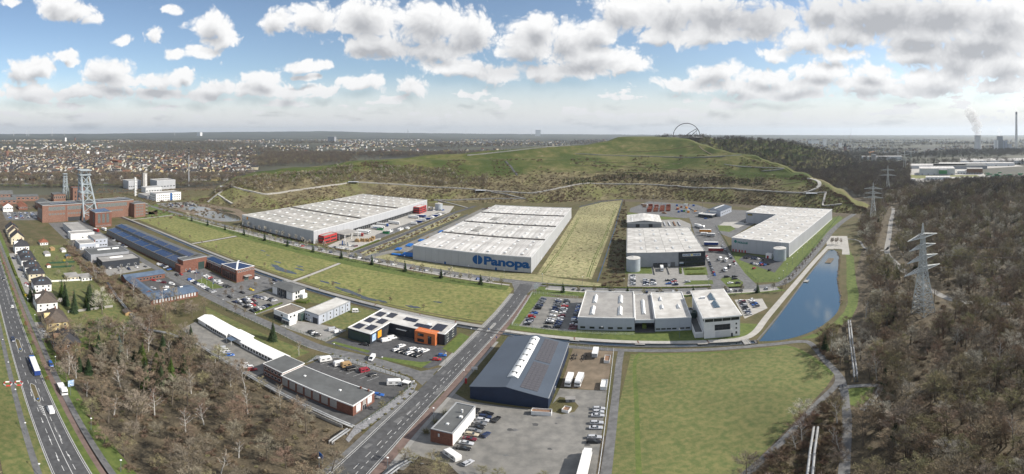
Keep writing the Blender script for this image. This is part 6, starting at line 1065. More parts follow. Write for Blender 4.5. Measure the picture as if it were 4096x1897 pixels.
tr = ['white','white','grey','white']
for (u, v), c in zip(((78,362),(82,357),(80.5,339),(75.4,331)), tr): truck('truck_tractor', u, v, -60, 5.8, '%s truck tractor without trailer standing on the truck street' % c, c if c in PAINT else 'white', kind='tractor', group='truck tractors on the truck street')
truck('box_truck', 85, 493, -50, 9, 'white box lorry at the top of the truck street', H=3.5); truck('box_truck', 82, 500, -40, 9, 'white covered lorry behind the first one on the truck street'); truck('lorry_trailer', 85.5, 470, -18, 13, 'orange-yellow trailer parked on the truck street', kind='trailer', box='paint_orange'); truck('box_truck', 82, 457, -14, 8, 'white rounded lorry below the orange trailer', H=3.6); truck('lorry_trailer', 88, 450, -18, 9, 'grey box trailer below the orange trailer', kind='trailer', box='tarp_grey'); truck('lorry_trailer', 81, 413, -16, 14, 'long dark blue trailer on the truck street', kind='trailer', box='tarp_blue'); truck('lorry_trailer', 81, 390, -16, 14, 'long red trailer on the truck street', kind='trailer', box='tarp_red'); truck('box_truck', 26.6, 341, -91, 8, 'white lorry backed into the dock of the dark-cornered warehouse', H=3.4)
truck('articulated_lorry', 168, 545, 150, 15, 'white articulated lorry beside the warehouse wing with black sign', kind='semi')
def side_text(t, body, x0, x1, zb, size, m): d = Bld.__new__(Bld); d.root = t; d.w = d.l = 0; o = d.text(body, 'f', x0, x1, zb, size, m, .05); o.location.y = -1.3
for (u, v, an, c, bx, lb) in ((-276,371,20,'red','tarp_white','red-cabbed lorry leaving the pale canopy'), (-277,383,18,'white','tarp_white','white lorry docked just beyond the canopy'), (-278,387,18,'white','tarp_white','second white lorry docked beyond the canopy'), (-276,410,18,'white','tarp_white','white lorry with big blue letters docked at the middle doors'), (-277,415,18,'white','tarp_white','twin white lorry with big blue letters docked beside it'), (-280,428,18,'blue','tarp_grey','blue-cabbed lorry docked at the middle doors'), (-275,446,8,'white','tarp_white','white long-haul lorry crossing the dock yard'), (-272,490,10,'white','tarp_white','white lorry with dark lettering in the far dock yard'), (-266,500,10,'blue','tarp_blue','blue lorry at the far end of the dock yard')): t = truck('articulated_lorry', u, v, an, 14.5, lb, c, bx, 'semi'); side_text(t, 'DSV', -4, 1, 1.9, 1.6, 'logo_blue') if 'blue letters' in lb else None
for u, v, lb in ((-256,398,'green open container beside the white bales'), (-271,409,'green container standing by the docked lorries')): skip_bin(lb, u, v, 15, 7, 'paint_green', 'trim_dark', h=2.4)
for k, (u, v, c) in enumerate(((-252,455,'tarp_white'),(-252,468,'tarp_blue'),(-251.5,478,'tarp_white'),(-251,490,'tarp_blue'),(-251,512,'tarp_blue'))): truck('lorry_trailer', u, v, 20, 7.5, '%s swap body standing along the dock road' % ('white' if 'white' in c else 'blue'), kind='trailer', box=c, H=3.6, group='swap bodies along the dock road')
RB = random.Random(8)
row((-269,317),(-250,321),8,80,'in the small lot before the red office block','cars before the red office block'); row((-265,330),(-250,334),6,80,'in the second row before the red office block','cars before the red office block'); row((-283,545),(-262,560),7,60,'near the red office at the warehouse end','cars near the far red office'); row((-196,585),(-188,605),5,40,'behind the blue-lettered warehouse','cars behind the blue-lettered warehouse'); row((-210,590),(-204,608),5,40,'behind the blue-lettered warehouse','cars behind the blue-lettered warehouse')
row((143,512),(160,522),6,70,'in the yard of the wing with black sign','cars in the black-signed wing yard'); row((97,557),(104,566),5,-20,'before the glass showroom','cars before the glass showroom'); row((100,548),(112,557),5,-20,'along the showroom drive','cars before the glass showroom')
# stacked goods
def pallets(label, u, v, nx, ny, nz, m, ang=0, sx=1.2, sy=.9, sz=1.1, name='pallet_stack', cat='pallets'):
    t = thing(name, label, cat, UV(u, v, .115), GRID+radians(ang)); me = cached(('pl', m, sx, sy, sz), lambda: MB().box(-sx/2,sx/2,-sy/2,sy/2,.12,sz).box(-sx/2,sx/2,-sy/2,-sy/3,0,.12).box(-sx/2,sx/2,sy/3,sy/2,0,.12).mesh('pallet', m))
    for i in range(nx):
        for j in range(ny):
            for k in range(RB.randint(max(1, nz-1), nz)): link('pallet', me, t, (i*(sx+.1), j*(sy+.1), k*sz), RB.uniform(-.05,.05))
for u, v, n in ((-262,349,4),(-258,353,4),(-254,356,4),(-252,361,3),(-254,367,3)): pallets('timber crates stacked by the hedge at the warehouse gate, stack of %s' % {(-262):'the outer end', (-258):'the second bay', (-254):'the middle', (-252):'the gate side'}[u] if not (u == -254 and v == 367) else 'timber crates stacked beside the asphalt dock road', u, v, n, 3, 3, 'wood_fresh', 15)
for (u, v, ny) in ((-258,405,6),(-253,418,8),(-249,430,4),(-256,488,5),(-254,505,8),(-253,525,6)): pallets('white wrapped bales piled along the dock road, %s' % {405:'beside the green container',418:'longest pile',430:'below the swap bodies',488:'between blue swap bodies',505:'past the blue swap bodies',525:'by the tank end'}[v], u, v, 3, ny, 2, 'tarp_white', 5, 1.3, 1.1, 1.0)
mat('blue_plastic', (.015,.13,.42), var=.12, rnd=.25)
for u, v, nx, ny, lb in ((-205,329,5,3,'at the yard gate'),(-196,331,9,8,'in the widest block before the wall'),(-211,345,3,6,'along the outer fence'),(-184,336,3,4,'against the blue-lettered wall corner'),(-209,362,3,8,'in the fence row beyond the first'),(-208,386,3,6,'in the fence row by the crates'),(-206,430,3,8,'in the long row up the yard'),(-203,470,3,8,'near the top of the yard'),(-201,500,4,8,'at the far end of the yard')): pallets('blue plastic crates stacked %s' % lb, u, v, nx, ny, 1, 'blue_plastic', 10, 1.6, 1.2, 1.0, 'crate_stack', 'crates')
pallets('timber crates standing among the blue crates in the yard', -206, 400, 2, 2, 2, 'wood_fresh', 10)
BOXC = {'container_red':'rust-red', 'paint_orange':'orange', 'paint_blue':'blue', 'tarp_white':'white', 'paint_green':'green'}
def container(u, v, ang, m, place, n=1, Ln=6.1):
    for k in range(n): tag(link('shipping_container', cached(('ct', m, Ln), lambda: cont_mesh(m, Ln)), None, UV(u, v, .12+2.52*k), GRID+radians(ang)), '%s %s %s' % (BOXC[m], 'shipping container', place if k == 0 else place+' on top of another'), 'container', 'containers in the storage yard')
def cont_mesh(m, Ln):
    b = MB(); b.box(-Ln/2,Ln/2,-1.2,1.2,0,2.5)
    for i in range(int(Ln/.6)): b.box(-Ln/2+.2+i*.6,-Ln/2+.42+i*.6,-1.25,1.25,.15,2.35)
    return b.mesh('shipping_container', m)
for i in range(4):
    for j in range(6): container(29+i*9.2+j*.8, 607+j*7.5+i*1.0, 10, 'container_red', 'in the rows of the storage yard', RB.choice((1,1,2)))
for k in range(16): container(RB.uniform(70,100), RB.uniform(590,655), RB.uniform(-40,20), RB.choice(['paint_orange','paint_blue','tarp_white','paint_green','container_red']), 'lying at the showroom side of the storage yard', 1, 3.0)
for k in range(12): pallets('grey building goods in the storage yard, heap %s' % ('by the fence','by the tyres','next to red containers','by the white hall','near the lamp','by the gate','beside blue crates','on the north edge','by the pipes','near the corner','by the orange crates','along the lane')[k], RB.uniform(8,100), RB.uniform(586,640) if k % 2 else RB.uniform(640,668), RB.randint(2,6), RB.randint(1,3), 2, RB.choice(['concrete','metal_grey','tarp_white','rusty']), RB.uniform(-30,30), 1.6, 1.2, 1.0)
for k in range(4): pallets('steel profiles on racks between white hall and street, rack %s' % ('nearest the hall','second from the hall','third from the hall','beside the street')[k], 44+k*6, 510, 1, 14, 1, ('metal_grey','metal_light','rusty','metal_grey')[k], 0, 1.4, 1.6, 1.1)
# inner street
row((-217,163),(-217,173),4,4,'in the hedge-framed lot on the inner street','cars in the hedge-framed lot',.0); row((-212,164),(-211.5,174),4,4,'in the hedge-framed lot on the inner street','cars in the hedge-framed lot',.0); row((-206,163),(-206,172),4,4,'in the hedge-framed lot on the inner street','cars in the hedge-framed lot',.1); row((-216,180),(-203,184),6,70,'in the back row of the hedge-framed lot','cars in the hedge-framed lot',.0); row((-198,162),(-199,176),6,4,'along the hedge of the inner street lot','cars in the hedge-framed lot',.0)
row((-272,162.6),(-241,162.6),11,86,'in the front row by the flagpoles','cars by the flagpoles',.05); row((-274,177.5),(-243,177),10,86,'in the back row by the flagpoles','cars by the flagpoles',.1); car(-228.5, 186, 10, 'hatchback', 'yellow', 'bright on the asphalt between young trees', 'cars by the young trees'); car(-228, 177.5, 10, 'saloon', 'black', 'between young trees on the asphalt', 'cars by the young trees'); car(-226, 165.6, 10, 'hatchback', 'black', 'by the small white sign', 'cars by the young trees'); car(-246, 205.4, 80, 'small van', 'white', 'behind the exhibition building', 'cars behind the exhibition building'); car(-250.6, 207.5, 80, 'SUV', 'black', 'behind the exhibition building', 'cars behind the exhibition building'); car(-229, 206.5, 0, 'saloon', 'silver', 'beside the canal near the white office villa', 'cars by the canal'); car(-233, 212, 0, 'estate car', 'navy', 'beside the canal near the white office villa', 'cars by the canal')
row((-320,160.4),(-302,161),7,86,'nose-in at the end of the solar-roofed workshop','cars at the workshop end',.0); row((-287,159.5),(-287,163),2,0,'beside the brick head building','cars at the workshop end',.0,cols=['red','black']); row((-293,172),(-284,176),4,70,'before the green gate of the brick head building','cars at the green gate',.0); row((-420,155),(-384,156.5),6,80,'beside the glazed wall of the long workshop','cars along the long workshop',.15)
row((-323,104),(-314,105),4,20,'on the ramp lot before the anthracite hall','cars before the anthracite hall',.0); row((-325,118),(-318,147),5,10,'along the wall of the anthracite hall','cars before the anthracite hall',.0); row((-317,124),(-317,132),2,0,'on the pale lot by the anthracite hall','cars before the anthracite hall',.0); row((-284,138),(-276,142),3,40,'in the parking court with blue roofs around','cars in the parking court',.0); row((-268,130),(-262,147),3,40,'in the parking court with blue roofs around','cars in the parking court',.0); car(-270, 146, 30, 'small van', 'white', 'with blue sign in the parking court', 'cars in the parking court')
row((-168,118),(-160,117),4,60,'on the lot below the white barrack','cars below the white barrack',.0,cols=['blue','navy','white','silver']); row((-148,116),(-142,116),3,60,'on the lot by the brick works head','cars below the white barrack',.0,cols=['white','black','red'])
car(-116, 180.5, 60, 'van', 'white', 'with blue lettering by the service centre gate', 'vans at the service centre'); car(-115, 184.5, 60, 'van', 'white', 'with blue lettering parked second at the service centre gate', 'vans at the service centre'); car(-110.5, 160, -75, 'van', 'white', 'leaving the service centre lot', 'vans at the service centre')
for (u, v), c, k in zip(((-106,174),(-106,179),(-103.4,174),(-101,174),(-100,179),(-98.6,174),(-96.2,174),(-96,179.5),(-93.4,180),(-93.8,174)), ('white','white','black','black','white','white','black','white','white','black'), ('hatchback','SUV','estate car','hatchback','estate car','SUV','saloon','SUV','estate car','SUV')): car(u, v, 70, k, c, 'in the bays before the orange entrance', 'cars before the orange entrance')
car(-84, 179, 20, 'hatchback', 'blue', 'on the gravel edge by the main road', 'cars by the main road'); car(-84.4, 174, 20, 'hatchback', 'red', 'on the gravel edge by the main road', 'cars by the main road'); car(-122, 170.8, 20, 'estate car', 'black', 'under the big dark window of the service centre', 'cars under the service centre')
for u, v, k, c in ((-146.4,175,'van','silver'),(-142.4,174.6,'small van','white'),(-153,165.5,'SUV','black'),(-150.4,165,'hatchback','white'),(-147.8,164.6,'SUV','black')): car(u, v, 62, k, c, 'in the yard of the grey hall', 'vehicles in the grey hall yard')
caravan('site_trailer', 'white box trailer on the grass behind the grey hall', -153, 204, 40, 4, 'trim_white', 2.4)
# north road traffic
t = truck('road_train', -186, 31.6, 180, 9, 'white roofed lorry with blue sides on the north road', 'blue', 'tarp_blue', 'box'); truck('lorry_trailer', -177.6, 31.6, 180, 7.4, 'blue-sided trailer drawn by the lorry on the north road', kind='trailer', box='tarp_blue'); car(-146, 31.2, 180, 'van', 'white', 'driving past the striped island', 'north road traffic'); car(-214, 26.2, 0, 'SUV', 'navy', 'approaching the traffic island', 'north road traffic'); car(-262, 31.6, 180, 'hatchback', 'white', 'driving between the two islands', 'north road traffic'); car(-316, 31.6, 180, 'saloon', 'black', 'driving past the row houses', 'north road traffic'); car(-184, 39.4, 0, 'small van', 'blue', 'parked on the pavement by the brick villa', 'north road traffic'); car(-223, 43.5, 30, 'saloon', 'silver', 'in the drive of the yellow villa', 'cars in the drives')
for u, v, c in ((-372,46,'navy'),(-338,47,'navy'),(-320,47.5,'silver'),(-303,47,'red'),(-300,46.4,'white')): car(u, v, 30, 'hatchback', c, 'in the drive before the row of dark-roofed houses', 'cars in the drives')
truck('tipper_truck', -160, 38.8, 0, 8.5, 'white-cabbed tipper loaded with soil on the roadside', 'white', 'dirt', 'box', H=2.2)
for j in range(5): row((-594+j*.5,66+j*8.2),(-552,64+j*8.2),13,86,'in the crowded colliery car park','cars in the colliery car park',.12)
for j in range(3): row((-598+j*14,306),(-588+j*12,350),15,10,'in the car park of the white office with blue stripe','cars at the white office',.2)
truck('box_truck', -459, 151, 20, 8, 'red lorry beside the white-walled shed', 'red', 'tarp_red', H=3.4); truck('box_truck', -461, 161, 20, 7, 'blue-grey lorry beside the brick winding house', 'white', 'tarp_grey', H=3.4)
# ---------------------------------------------------------------- planting
RT = random.Random(77)
nz = lambda x, y, s: mnoise.noise(Vector((x*s, y*s, 1.7)))
TW = ('twig_grey','twig_brown','twig_red','twig_olive','twig_brown','twig_grey')
LEFTWOOD = [(-214,42.5),(-60,41),(-66,80),(-80,100),(-84,106),(-138,108),(-178,108),(-205,97),(-214,62)]
kinds_ = {'twig_grey':'grey-twigged','twig_brown':'brown-twigged','twig_red':'reddish-brown','twig_olive':'olive-tinged','twig_pale':'pale-twigged'}
def wood(poly, n, seed, place, group, smin=.7, smax=1.1, mind=4.0, clear=(), avoid=(), birch=.12, dens=None):
    """single trees standing apart in a wood"""
    r = random.Random(seed); done = []; us = [p[0] for p in poly]; vs_ = [p[1] for p in poly]; k = 0
    while len(done) < n and k < n*60:
        k += 1; u = r.uniform(min(us), max(us)); v = r.uniform(min(vs_), max(vs_))
        if not inside((u, v), poly) or any((u-a)**2+(v-c)**2 < mind*mind for a, c in done) or any(near_line((u, v), q, w) for q, w in clear) or any(inside((u, v), q) for q in avoid) or (dens and r.random() > dens(u, v)): continue
        done.append((u, v)); s = r.uniform(smin, smax)
        if r.random() < birch: tree('birch_tree', r.choice(BIRCH), ('birch_bark', 'twig_red'), '%s white-stemmed bare birch %s' % ('slight' if s < .8 else 'tall', place), 'tree', u, v, s, group)
        else:
            i = r.randrange(6); tw = TW[r.randrange(6)]; tree('bare_tree', BARE[i], ('bark', tw), '%s %s bare tree %s' % ('low' if (s-smin)/(smax-smin) < .33 else 'mid-sized' if (s-smin)/(smax-smin) < .67 else 'tall', kinds_[tw], place), 'tree', u, v, s, group)
    return done
DW = wood(LEFTWOOD, 150, 4, 'in the brown wood between the two roads', 'bare trees of the wood between the roads', .6, 1.05, 4.4, dens=lambda u, v: 1 if u < -130 else .55)
scatter('undergrowth', fill(LEFTWOOD, 800, 5, .3, .7), 'scrub', 'brown brushwood covering the floor of the wood between the roads', 'undergrowth')
scatter('roadside_scrub', fill([(-300,-12),(-60,-30),(-60,11),(-120,11.5),(-300,12)], 800, 6, .5, 1.2), 'scrub', 'brown scrub beyond the footpath of the north road', 'scrub')
# evergreens standing out at the wood edge and in the gardens
for u, v, k, m_, s, lb in ((-172,78,0,'ivy',.95,'tall ivy-green tree in the middle of the wood'), (-168,83,1,'ivy',.85,'second ivy-clad tree beside the tallest one'), (-152,77,1,'needle',.95,'dark evergreen low in the brown wood'), (-158,73,2,'needle',.7,'dark pine beside the low evergreen'), (-191,64,2,'needle',.72,'dark spruce behind the brick villa'), (-190,74,1,'blue_spruce',.85,'blue-grey spruce at the garden end'), (-177,106,2,'needle',.85,'tall dark spruce by the heating pipe'), (-182,103,1,'needle',.85,'dark pine by the heating pipe'), (-184,108,0,'blue_spruce',.6,'pale blue spruce by the barrack lot'), (-160,144,2,'needle',.80,'tall dark spruce alone on the lawn by the barrack'), (-176,50,1,'needle',.75,'broad dark yew at the pavement by the wood'), (-172,53,1,'needle',.8,'dark laurel thicket beside the billboard')):
    tree('conifer', CONI[k], ('bark', m_), lb, 'conifer', u, v, s)
for k in range(13): tree('conifer', CONI[k % 3], ('bark', ('needle','ivy','needle','needle')[k % 4]), '%s evergreen in the thicket at the heart of the brown wood' % ('dark','bright ivy-clad','dark','dark')[k % 4], 'conifer', RT.uniform(-184,-146), RT.uniform(66,98), RT.uniform(.5,.85), 'evergreens in the brown wood')
for k in range(16): tree('conifer', CONI[k % 3], ('bark', 'needle' if k % 3 else 'ivy'), '%s conifer in the dense garden group behind the white villa' % ('dark' if k % 3 else 'bright green'), 'conifer', RT.uniform(-275,-245), RT.uniform(64,86), RT.uniform(.6,.95), 'garden conifers behind the villa')
for k in range(6): tree('conifer', CONI[k % 3], ('bark', 'needle'), 'dark conifer by the pavement in front of the white villa', 'conifer', RT.uniform(-280,-268), RT.uniform(43,49), RT.uniform(.45,.7), 'conifers before the villa')
tree('bare_tree', BARE[4], ('bark', 'twig_pale'), 'big pale round bare tree in the garden by the hut', 'tree', -238, 82, 1.15)
HEDGEZ = [(-412,101),(-345,96),(-300,98),(-262,99),(-220,97),(-205,98),(-205,112),(-238,113),(-262,114),(-298,110),(-345,106),(-400,106)]
wood(HEDGEZ, 34, 9, 'along the strip between gardens and works', 'bare trees between gardens and works', .5, .9, 4.0); scatter('hedge_scrub', fill(HEDGEZ, 500, 10, .6, 1.2), 'scrub', 'dense brown-green hedge scrub between gardens and works', 'scrub')
wood([(-246,101),(-206,112),(-212,142),(-236,140),(-239,113)], 14, 13, 'between the court building and the barrack', 'bare trees by the court building', .55, .95, 4.0)
wood([(-420,66),(-222,66),(-222,95),(-420,99)], 26, 12, 'in the back gardens', 'bare garden trees', .3, .55, 5.0)
def hedge(label, pts, w, h, m_='hedge_leaf', cat='hedge'):
    b = MB(); r = random.Random(len(label))
    for (p, an) in along(pts, .35):
        for k in range(7):
            q = UV(p[0]+r.uniform(-w/2,w/2), p[1]+r.uniform(-w/2,w/2), r.uniform(.1,h)); d = Vector((r.uniform(-1,1), r.uniform(-1,1), r.uniform(.1,1))).normalized(); s = d.cross(Vector((r.random(),r.random(),r.random()))).normalized(); z = .38; b.add([q-s*z*.5, q+d*z, q+s*z*.5, q-d*z*.3], [(0,1,2,3)])
    core = MB(); n = len(pts); A = offset(pts, w*.4); C = offset(pts, -w*.4)
    b.add([UV(*p, h*.85) for p in A]+[UV(*p, h*.85) for p in C], [(i, n+i, n+i+1, i+1) for i in range(n-1)]); b.add([UV(*p, h*.85) for p in A]+[UV(*p, 0) for p in A], [(i, i+1, n+i+1, n+i) for i in range(n-1)]); b.add([UV(*p, h*.85) for p in C]+[UV(*p, 0) for p in C], [(i, n+i, n+i+1, i+1) for i in range(n-1)])
    return tag(b.obj('hedge', m_), label, cat)
hedge('bright green clipped hedge along the pavement before the first row houses', [(-376,42.6),(-324,42.2)], 1.8, 1.7); hedge('bright green clipped hedge ending at the white villa conifers', [(-316,42.6),(-281,42.2)], 1.8, 1.7); hedge('yellow-green hedge edging the lot on the inner street', [(-194.6,161),(-196.6,185)], 1.2, 1.1); hedge('dark green thuja hedge on the villa lawn', [(-226,70),(-228,84)], 2.0, 2.4, 'ivy'); hedge('long low hedge on the verge of the estate street', [(-62,300.5),(-20,300),(58,296.5)], 1.5, .9); hedge('low hedge beside the crates at the warehouse gate', [(-243.5,322),(-245,368)], 2.0, 1.1); hedge('green hedge round the pond of the white office villa', [(-192,193),(-186,196),(-187,200)], 2.0, 1.6); hedge('low clipped hedge before the dark office corner', [(40.6,330),(42,345)], 2, .8); hedge('bushy bed beside the dark office corner', [(46,328),(59,327)], 3, .9); hedge('second bushy bed beside the dark office corner', [(46,341),(61,340)], 3, .9)
for u, v, s, lb in ((-203.5,78,1,'yellow forsythia at the garden hedge'),(-305,96,1.2,'yellow forsythia by the white annexe'),(-280,43,1,'yellow forsythia by the villa wall'),(-356,88,1.2,'yellow shrub in the long gardens')): tag(leafball(int(-u), 1.1*s, 1.6*s, 160, .35).obj('flowering_shrub', 'yellow_bloom', loc=UV(u, v)), lb, 'shrub')
for u, v, lb in ((-262,62,'white blossoming tree among the dark garden conifers'),(-216,80,'small white blossoming tree by the green fence')):
    t = thing('blossom_tree', lb, 'tree', UV(u, v)); MB().tube([(0,0,0),(0,0,2.5)], [.12,.06], 5).obj('trunk', 'bark', t); leafball(3, 1.6, 2.6, 260, .3, 1.5).obj('crown', 'blossom', t)
# street and field trees
STREET = [bare_tree(61, 7, 1.9, 300, first=.35, lean=.02, wide=3.4), bare_tree(62, 8, 2.1, 320, first=.35, lean=.03, wide=3.4), bare_tree(63, 6, 1.7, 260, first=.4, lean=.03, wide=3.4)]
PINE = conifer(64, 7, 1.8, 260, .7)
ROWA = [q for q in offset(CROSS, -15) if -505 < q[0] < -84]
for k, (p, an) in enumerate(along(ROWA, 8.2)):
    if k % 4 == 2: tree('young_pine', PINE, ('bark', 'needle'), 'young dark pine in the tree row along the estate street', 'tree', p[0], p[1], RT.uniform(1.0,1.3), 'trees along the estate street')
    else: tree('street_tree', STREET[k % 3], ('bark', 'twig_pale' if k % 2 else 'twig_olive'), '%s young bare tree in the row along the estate street' % ('pale' if k % 2 else 'olive'), 'tree', p[0], p[1], RT.uniform(1.0,1.3), 'trees along the estate street')
for k, (p, an) in enumerate(along([(-400,318),(-262,314)], 10)): tree('street_tree', STREET[k % 3], ('bark', 'twig_pale'), 'young bare tree on the verge before the dock warehouse front wall', 'tree', p[0], p[1]-4.5, RT.uniform(.9,1.1), 'trees before the dock warehouse front wall')
for k, (p, an) in enumerate(along([(104,270),(132,307),(192,385)], 10)): tree('street_tree', STREET[k % 3], ('bark', 'twig_brown'), 'young bare tree between lake promenade and road', 'tree', p[0]-1.5, p[1]+3, RT.uniform(.65,.85), 'young trees by the lake road')
for k, (p, an) in enumerate(along([(-56,288),(62,280),(100,276)], 11)): tree('young_pine' if k % 4 == 1 else 'street_tree', PINE if k % 4 == 1 else STREET[k % 3], ('bark', 'needle' if k % 4 == 1 else 'twig_olive'), ('young pine' if k % 4 == 1 else 'bare street tree')+' on the verge behind the workshop halls', 'tree', p[0], p[1], RT.uniform(.85,1.15), 'trees behind the workshop halls')
for k, (p, an) in enumerate(along([(-480,228),(-100,230)], 24)): tree('street_tree', STREET[k % 3], ('bark', 'twig_brown'), 'thin young tree standing on the wet field by the canal', 'tree', p[0], p[1]+RT.uniform(-2,2), RT.uniform(.55,.8), 'young trees on the canal field')
for u, v in ((-203,153),(-196,154),(-228,163.5),(-228.4,169),(-229.4,177.8),(-230,190.5),(-230,204),(-222,199)): tree('street_tree', STREET[1], ('bark', 'twig_brown'), 'small bare tree in the asphalt lot by the exhibition building', 'tree', u, v, .7, 'trees in the exhibition lot')
for k, (p, an) in enumerate(along([(-480,35.2),(-160,34.6)], 12)): tree('street_tree', STREET[k % 3], ('bark', 'rust_leaf' if k % 5 == 1 else 'twig_red'), '%s street tree on the verge of the north road' % ('rust-leaved' if k % 5 == 1 else 'bare reddish'), 'tree', p[0], p[1], RT.uniform(.55,.8), 'trees along the north road')
for u, v, s in ((-82,125,.8),(-80.5,136,.7)): tree('street_tree', STREET[0], ('bark', 'twig_olive'), 'bare tree inside the works yard fence by the main road', 'tree', u, v, s, 'trees at the works yard fence')
tree('birch_tree', BIRCH[1], ('birch_bark', 'twig_red'), 'twin-stemmed birch at the lawn end by the barrack gate', 'tree', -139, 141.5, .62); tree('birch_tree', BIRCH[0], ('birch_bark', 'twig_grey'), 'tall bare birch beside the blue-roofed court building', 'tree', -298, 117, .8)
for u, v, s, i in ((-52,103,.62,2),(-47,99,.6,4),(-37,103,.45,2),(-33,102,.5,0),(-22,106,.4,5),(-55,100,.5,0),(-59,101,.5,1)): tree('bare_tree', BARE[i], ('bark', 'twig_olive'), 'low olive-grey tree at the bottom edge of the hall yard', 'tree', u, v, s, 'trees at the hall yard edge')
for u, v in ((-61.5,119),(-61.5,126),(-61.3,133)): tag(link('column_shrub', cached('colsh', lambda: bushmesh(71, .7, 3.6, 160, 'twig_olive', .05)), None, UV(u, v)), 'slim bare column shrub beside the small brick office', 'shrub', 'column shrubs by the small office')
for k, (p, an) in enumerate(along([(-128,153),(-104,156.4),(-90,155),(-82,150),(-79,142),(-78.6,108)], 4.4)): tag(link('grass_tuft', cached('gtf', lambda: leafball(8, .5, .55, 70, .3).mesh('grass_tuft', 'dry_grass')), None, UV(p[0]+(-.8 if k > 10 else 0), p[1], .12)), 'round straw-coloured grass tuft in the gravel strip by the works fence', 'grass tuft', 'grass tufts in the gravel strip')
# ---------------------------------------------------------------- the big wood on the right
RWOOD = [(97,190),(112,199),(132,211),(146,225),(160,244),(172,267),(186,292),(204,325),(214,350),(236,396),(262,436),(330,505),(430,620),(700,700),(760,300),(620,20),(330,-60),(140,-80),(40,30),(50,84),(60,104),(72,123),(80,131),(95,140.5),(90,149),(89,165),(91,190)]
CLR = [(PARK, 9), ([(163,196),(146,176)], 9), ([(86,133),(78,128)], 3), ([(117,205),(88,149)], 2.2), ([(80,145),(94,140.5)], 4), ([(78,145),(70,124),(58,104),(46,84)], 4), ([(232,330),(217,348),(227,377)], 4)]
near_ = wood([(97,190),(112,199),(155,226),(200,190),(180,60),(110,10),(60,40),(52,86),(72,121),(82,131),(96,140),(91,150),(90,190)], 120, 21, 'in the wood beyond the meadow paths', 'bare trees of the wood beyond the meadow', .8, 1.2, 4.2, CLR, birch=.16)
rest = [p for p in fill(RWOOD, 5800, 22, .7, 1.15, clear=CLR, zf=rhill)]
scatter('woodland', rest, 'wood_mix', 'bare grey-brown woodland spreading to the right of the lake', 'woodland')
scatter('woodland_birches', fill(RWOOD, 500, 23, .55, .95, clear=CLR, zf=rhill, dens=lambda u, v: .25+max(0, nz(u, v, .012))*2), 'wood_dark', 'darker trees and conifers mixed into the right woodland', 'woodland')
proto_col('birches', [merged('birch_tree', B_, ('birch_bark', 'twig_red')) for B_ in BIRCH]); scatter('birch_stand', fill(RWOOD, 600, 24, .6, .95, clear=CLR, zf=rhill), 'birches', 'white-stemmed birches scattered through the right woodland', 'birches')
scatter('wood_floor_brush', fill(RWOOD[:9]+[(320,330),(300,60),(140,-60)]+RWOOD[18:], 1600, 25, .4, 1.0, clear=CLR, zf=rhill), 'scrub', 'brushwood on the floor of the right woodland', 'undergrowth')
WEDGE = [(78,143),(66,138.5),(49,122.5),(30,105),(8,84),(0,62),(30,50),(44,84),(56,104),(68,124)]
wood(WEDGE, 26, 26, 'in the wedge between the two lower paths', 'trees between the lower paths', .5, .9, 4.0, [([(56,120),(44,97)], 2.5)], birch=.4); scatter('wedge_brush', fill(WEDGE, 700, 27, .4, .9), 'scrub', 'reddish brushwood between the two lower paths', 'undergrowth')
tree('bare_tree', BARE[2], ('bark', 'twig_pale'), 'pale spreading tree alone at the meadow edge', 'tree', 58, 130.5, .95); tree('bare_tree', BARE[3], ('bark', 'twig_grey'), 'slim dark tree beside the path fork', 'tree', 68, 129, .8)
for u, v, s in ((97,141,.8),(88,129,.7),(84,124.5,.55),(99,144,.6)): tree('conifer', CONI[1], ('bark', 'needle'), 'dark pine at the little grass triangle', 'conifer', u, v, s, 'pines at the grass triangle')
scatter('path_edge_scrub', fill([(86,190),(100,203),(112,211),(112,206),(96,192),(92,170),(89,168)], 70, 28, .5, 1.0), 'scrub', 'dark scrub at the lake corner', 'scrub')
# scrub belts on the estate
scatter('scrub_belt', fill([(-21,303),(-4,303),(-4,560),(-2,604),(-8,716),(-14,600)], 330, 29, .4, .8), 'scrub', 'brown scrub belt between dry field and warehouse', 'scrub'); scatter('field_tufts', fill([(-71,322),(-28,318),(-11,716),(-45,690),(-74,640)], 1500, 30, .5, 1.2), 'tuft', 'straw tufts on the dry field', 'grass'); scatter('verge_tufts', fill([(-530,222),(-80,222),(-80,294),(-530,290)], 1500, 31, .3, .8), 'tuft', 'rough tufts on the wet fields', 'grass'); scatter('verge_scrub', fill([(-405,308.5),(-248,312),(-248,314.5),(-405,314.5)], 160, 32, .4, .7)+fill([(-233,318),(-224,318),(-223,520),(-233,540)], 260, 33, .3, .7), 'scrub', 'low scrub on the warehouse verges', 'scrub')
# ---------------------------------------------------------------- on the heap
def heap_fill(n, seed, p0, p1, k0, k1, smin, smax, keep=None):
    r = random.Random(seed); out = []
    for _ in range(n):
        p = r.uniform(p0, p1); K = hill_col(p); t = r.uniform(k0, k1); i = min(int(t), 6); f = t-i
        if not K: continue
        d = K[i][0]+(K[i+1][0]-K[i][0])*f; z = K[i][1]+(K[i+1][1]-K[i][1])*f; th = (p-CX)/FPX
        if keep and not keep(p, t, d*sin(th), d*cos(th), r): continue
        out.append((d*sin(th), d*cos(th), max(0, heap_h(d*sin(th), d*cos(th), z)-.3), r.uniform(smin, smax)))
    return out
scatter('heap_scrub', heap_fill(15000, 40, 800, 3500, .02, 2.2, .35, .85, lambda p, t, x, y, r: nz(x, y, .018)+r.uniform(-.3,.45) > -.05), 'scrub', 'brown scrub covering the lower flank of the heap', 'scrub')
scatter('heap_thicket', heap_fill(2000, 41, 860, 1950, 1.1, 2.0, .28, .5, lambda p, t, x, y, r: nz(x, y, .015) > -.25), 'wood_mix', 'bare woodland belt on the left flank of the heap', 'woodland')
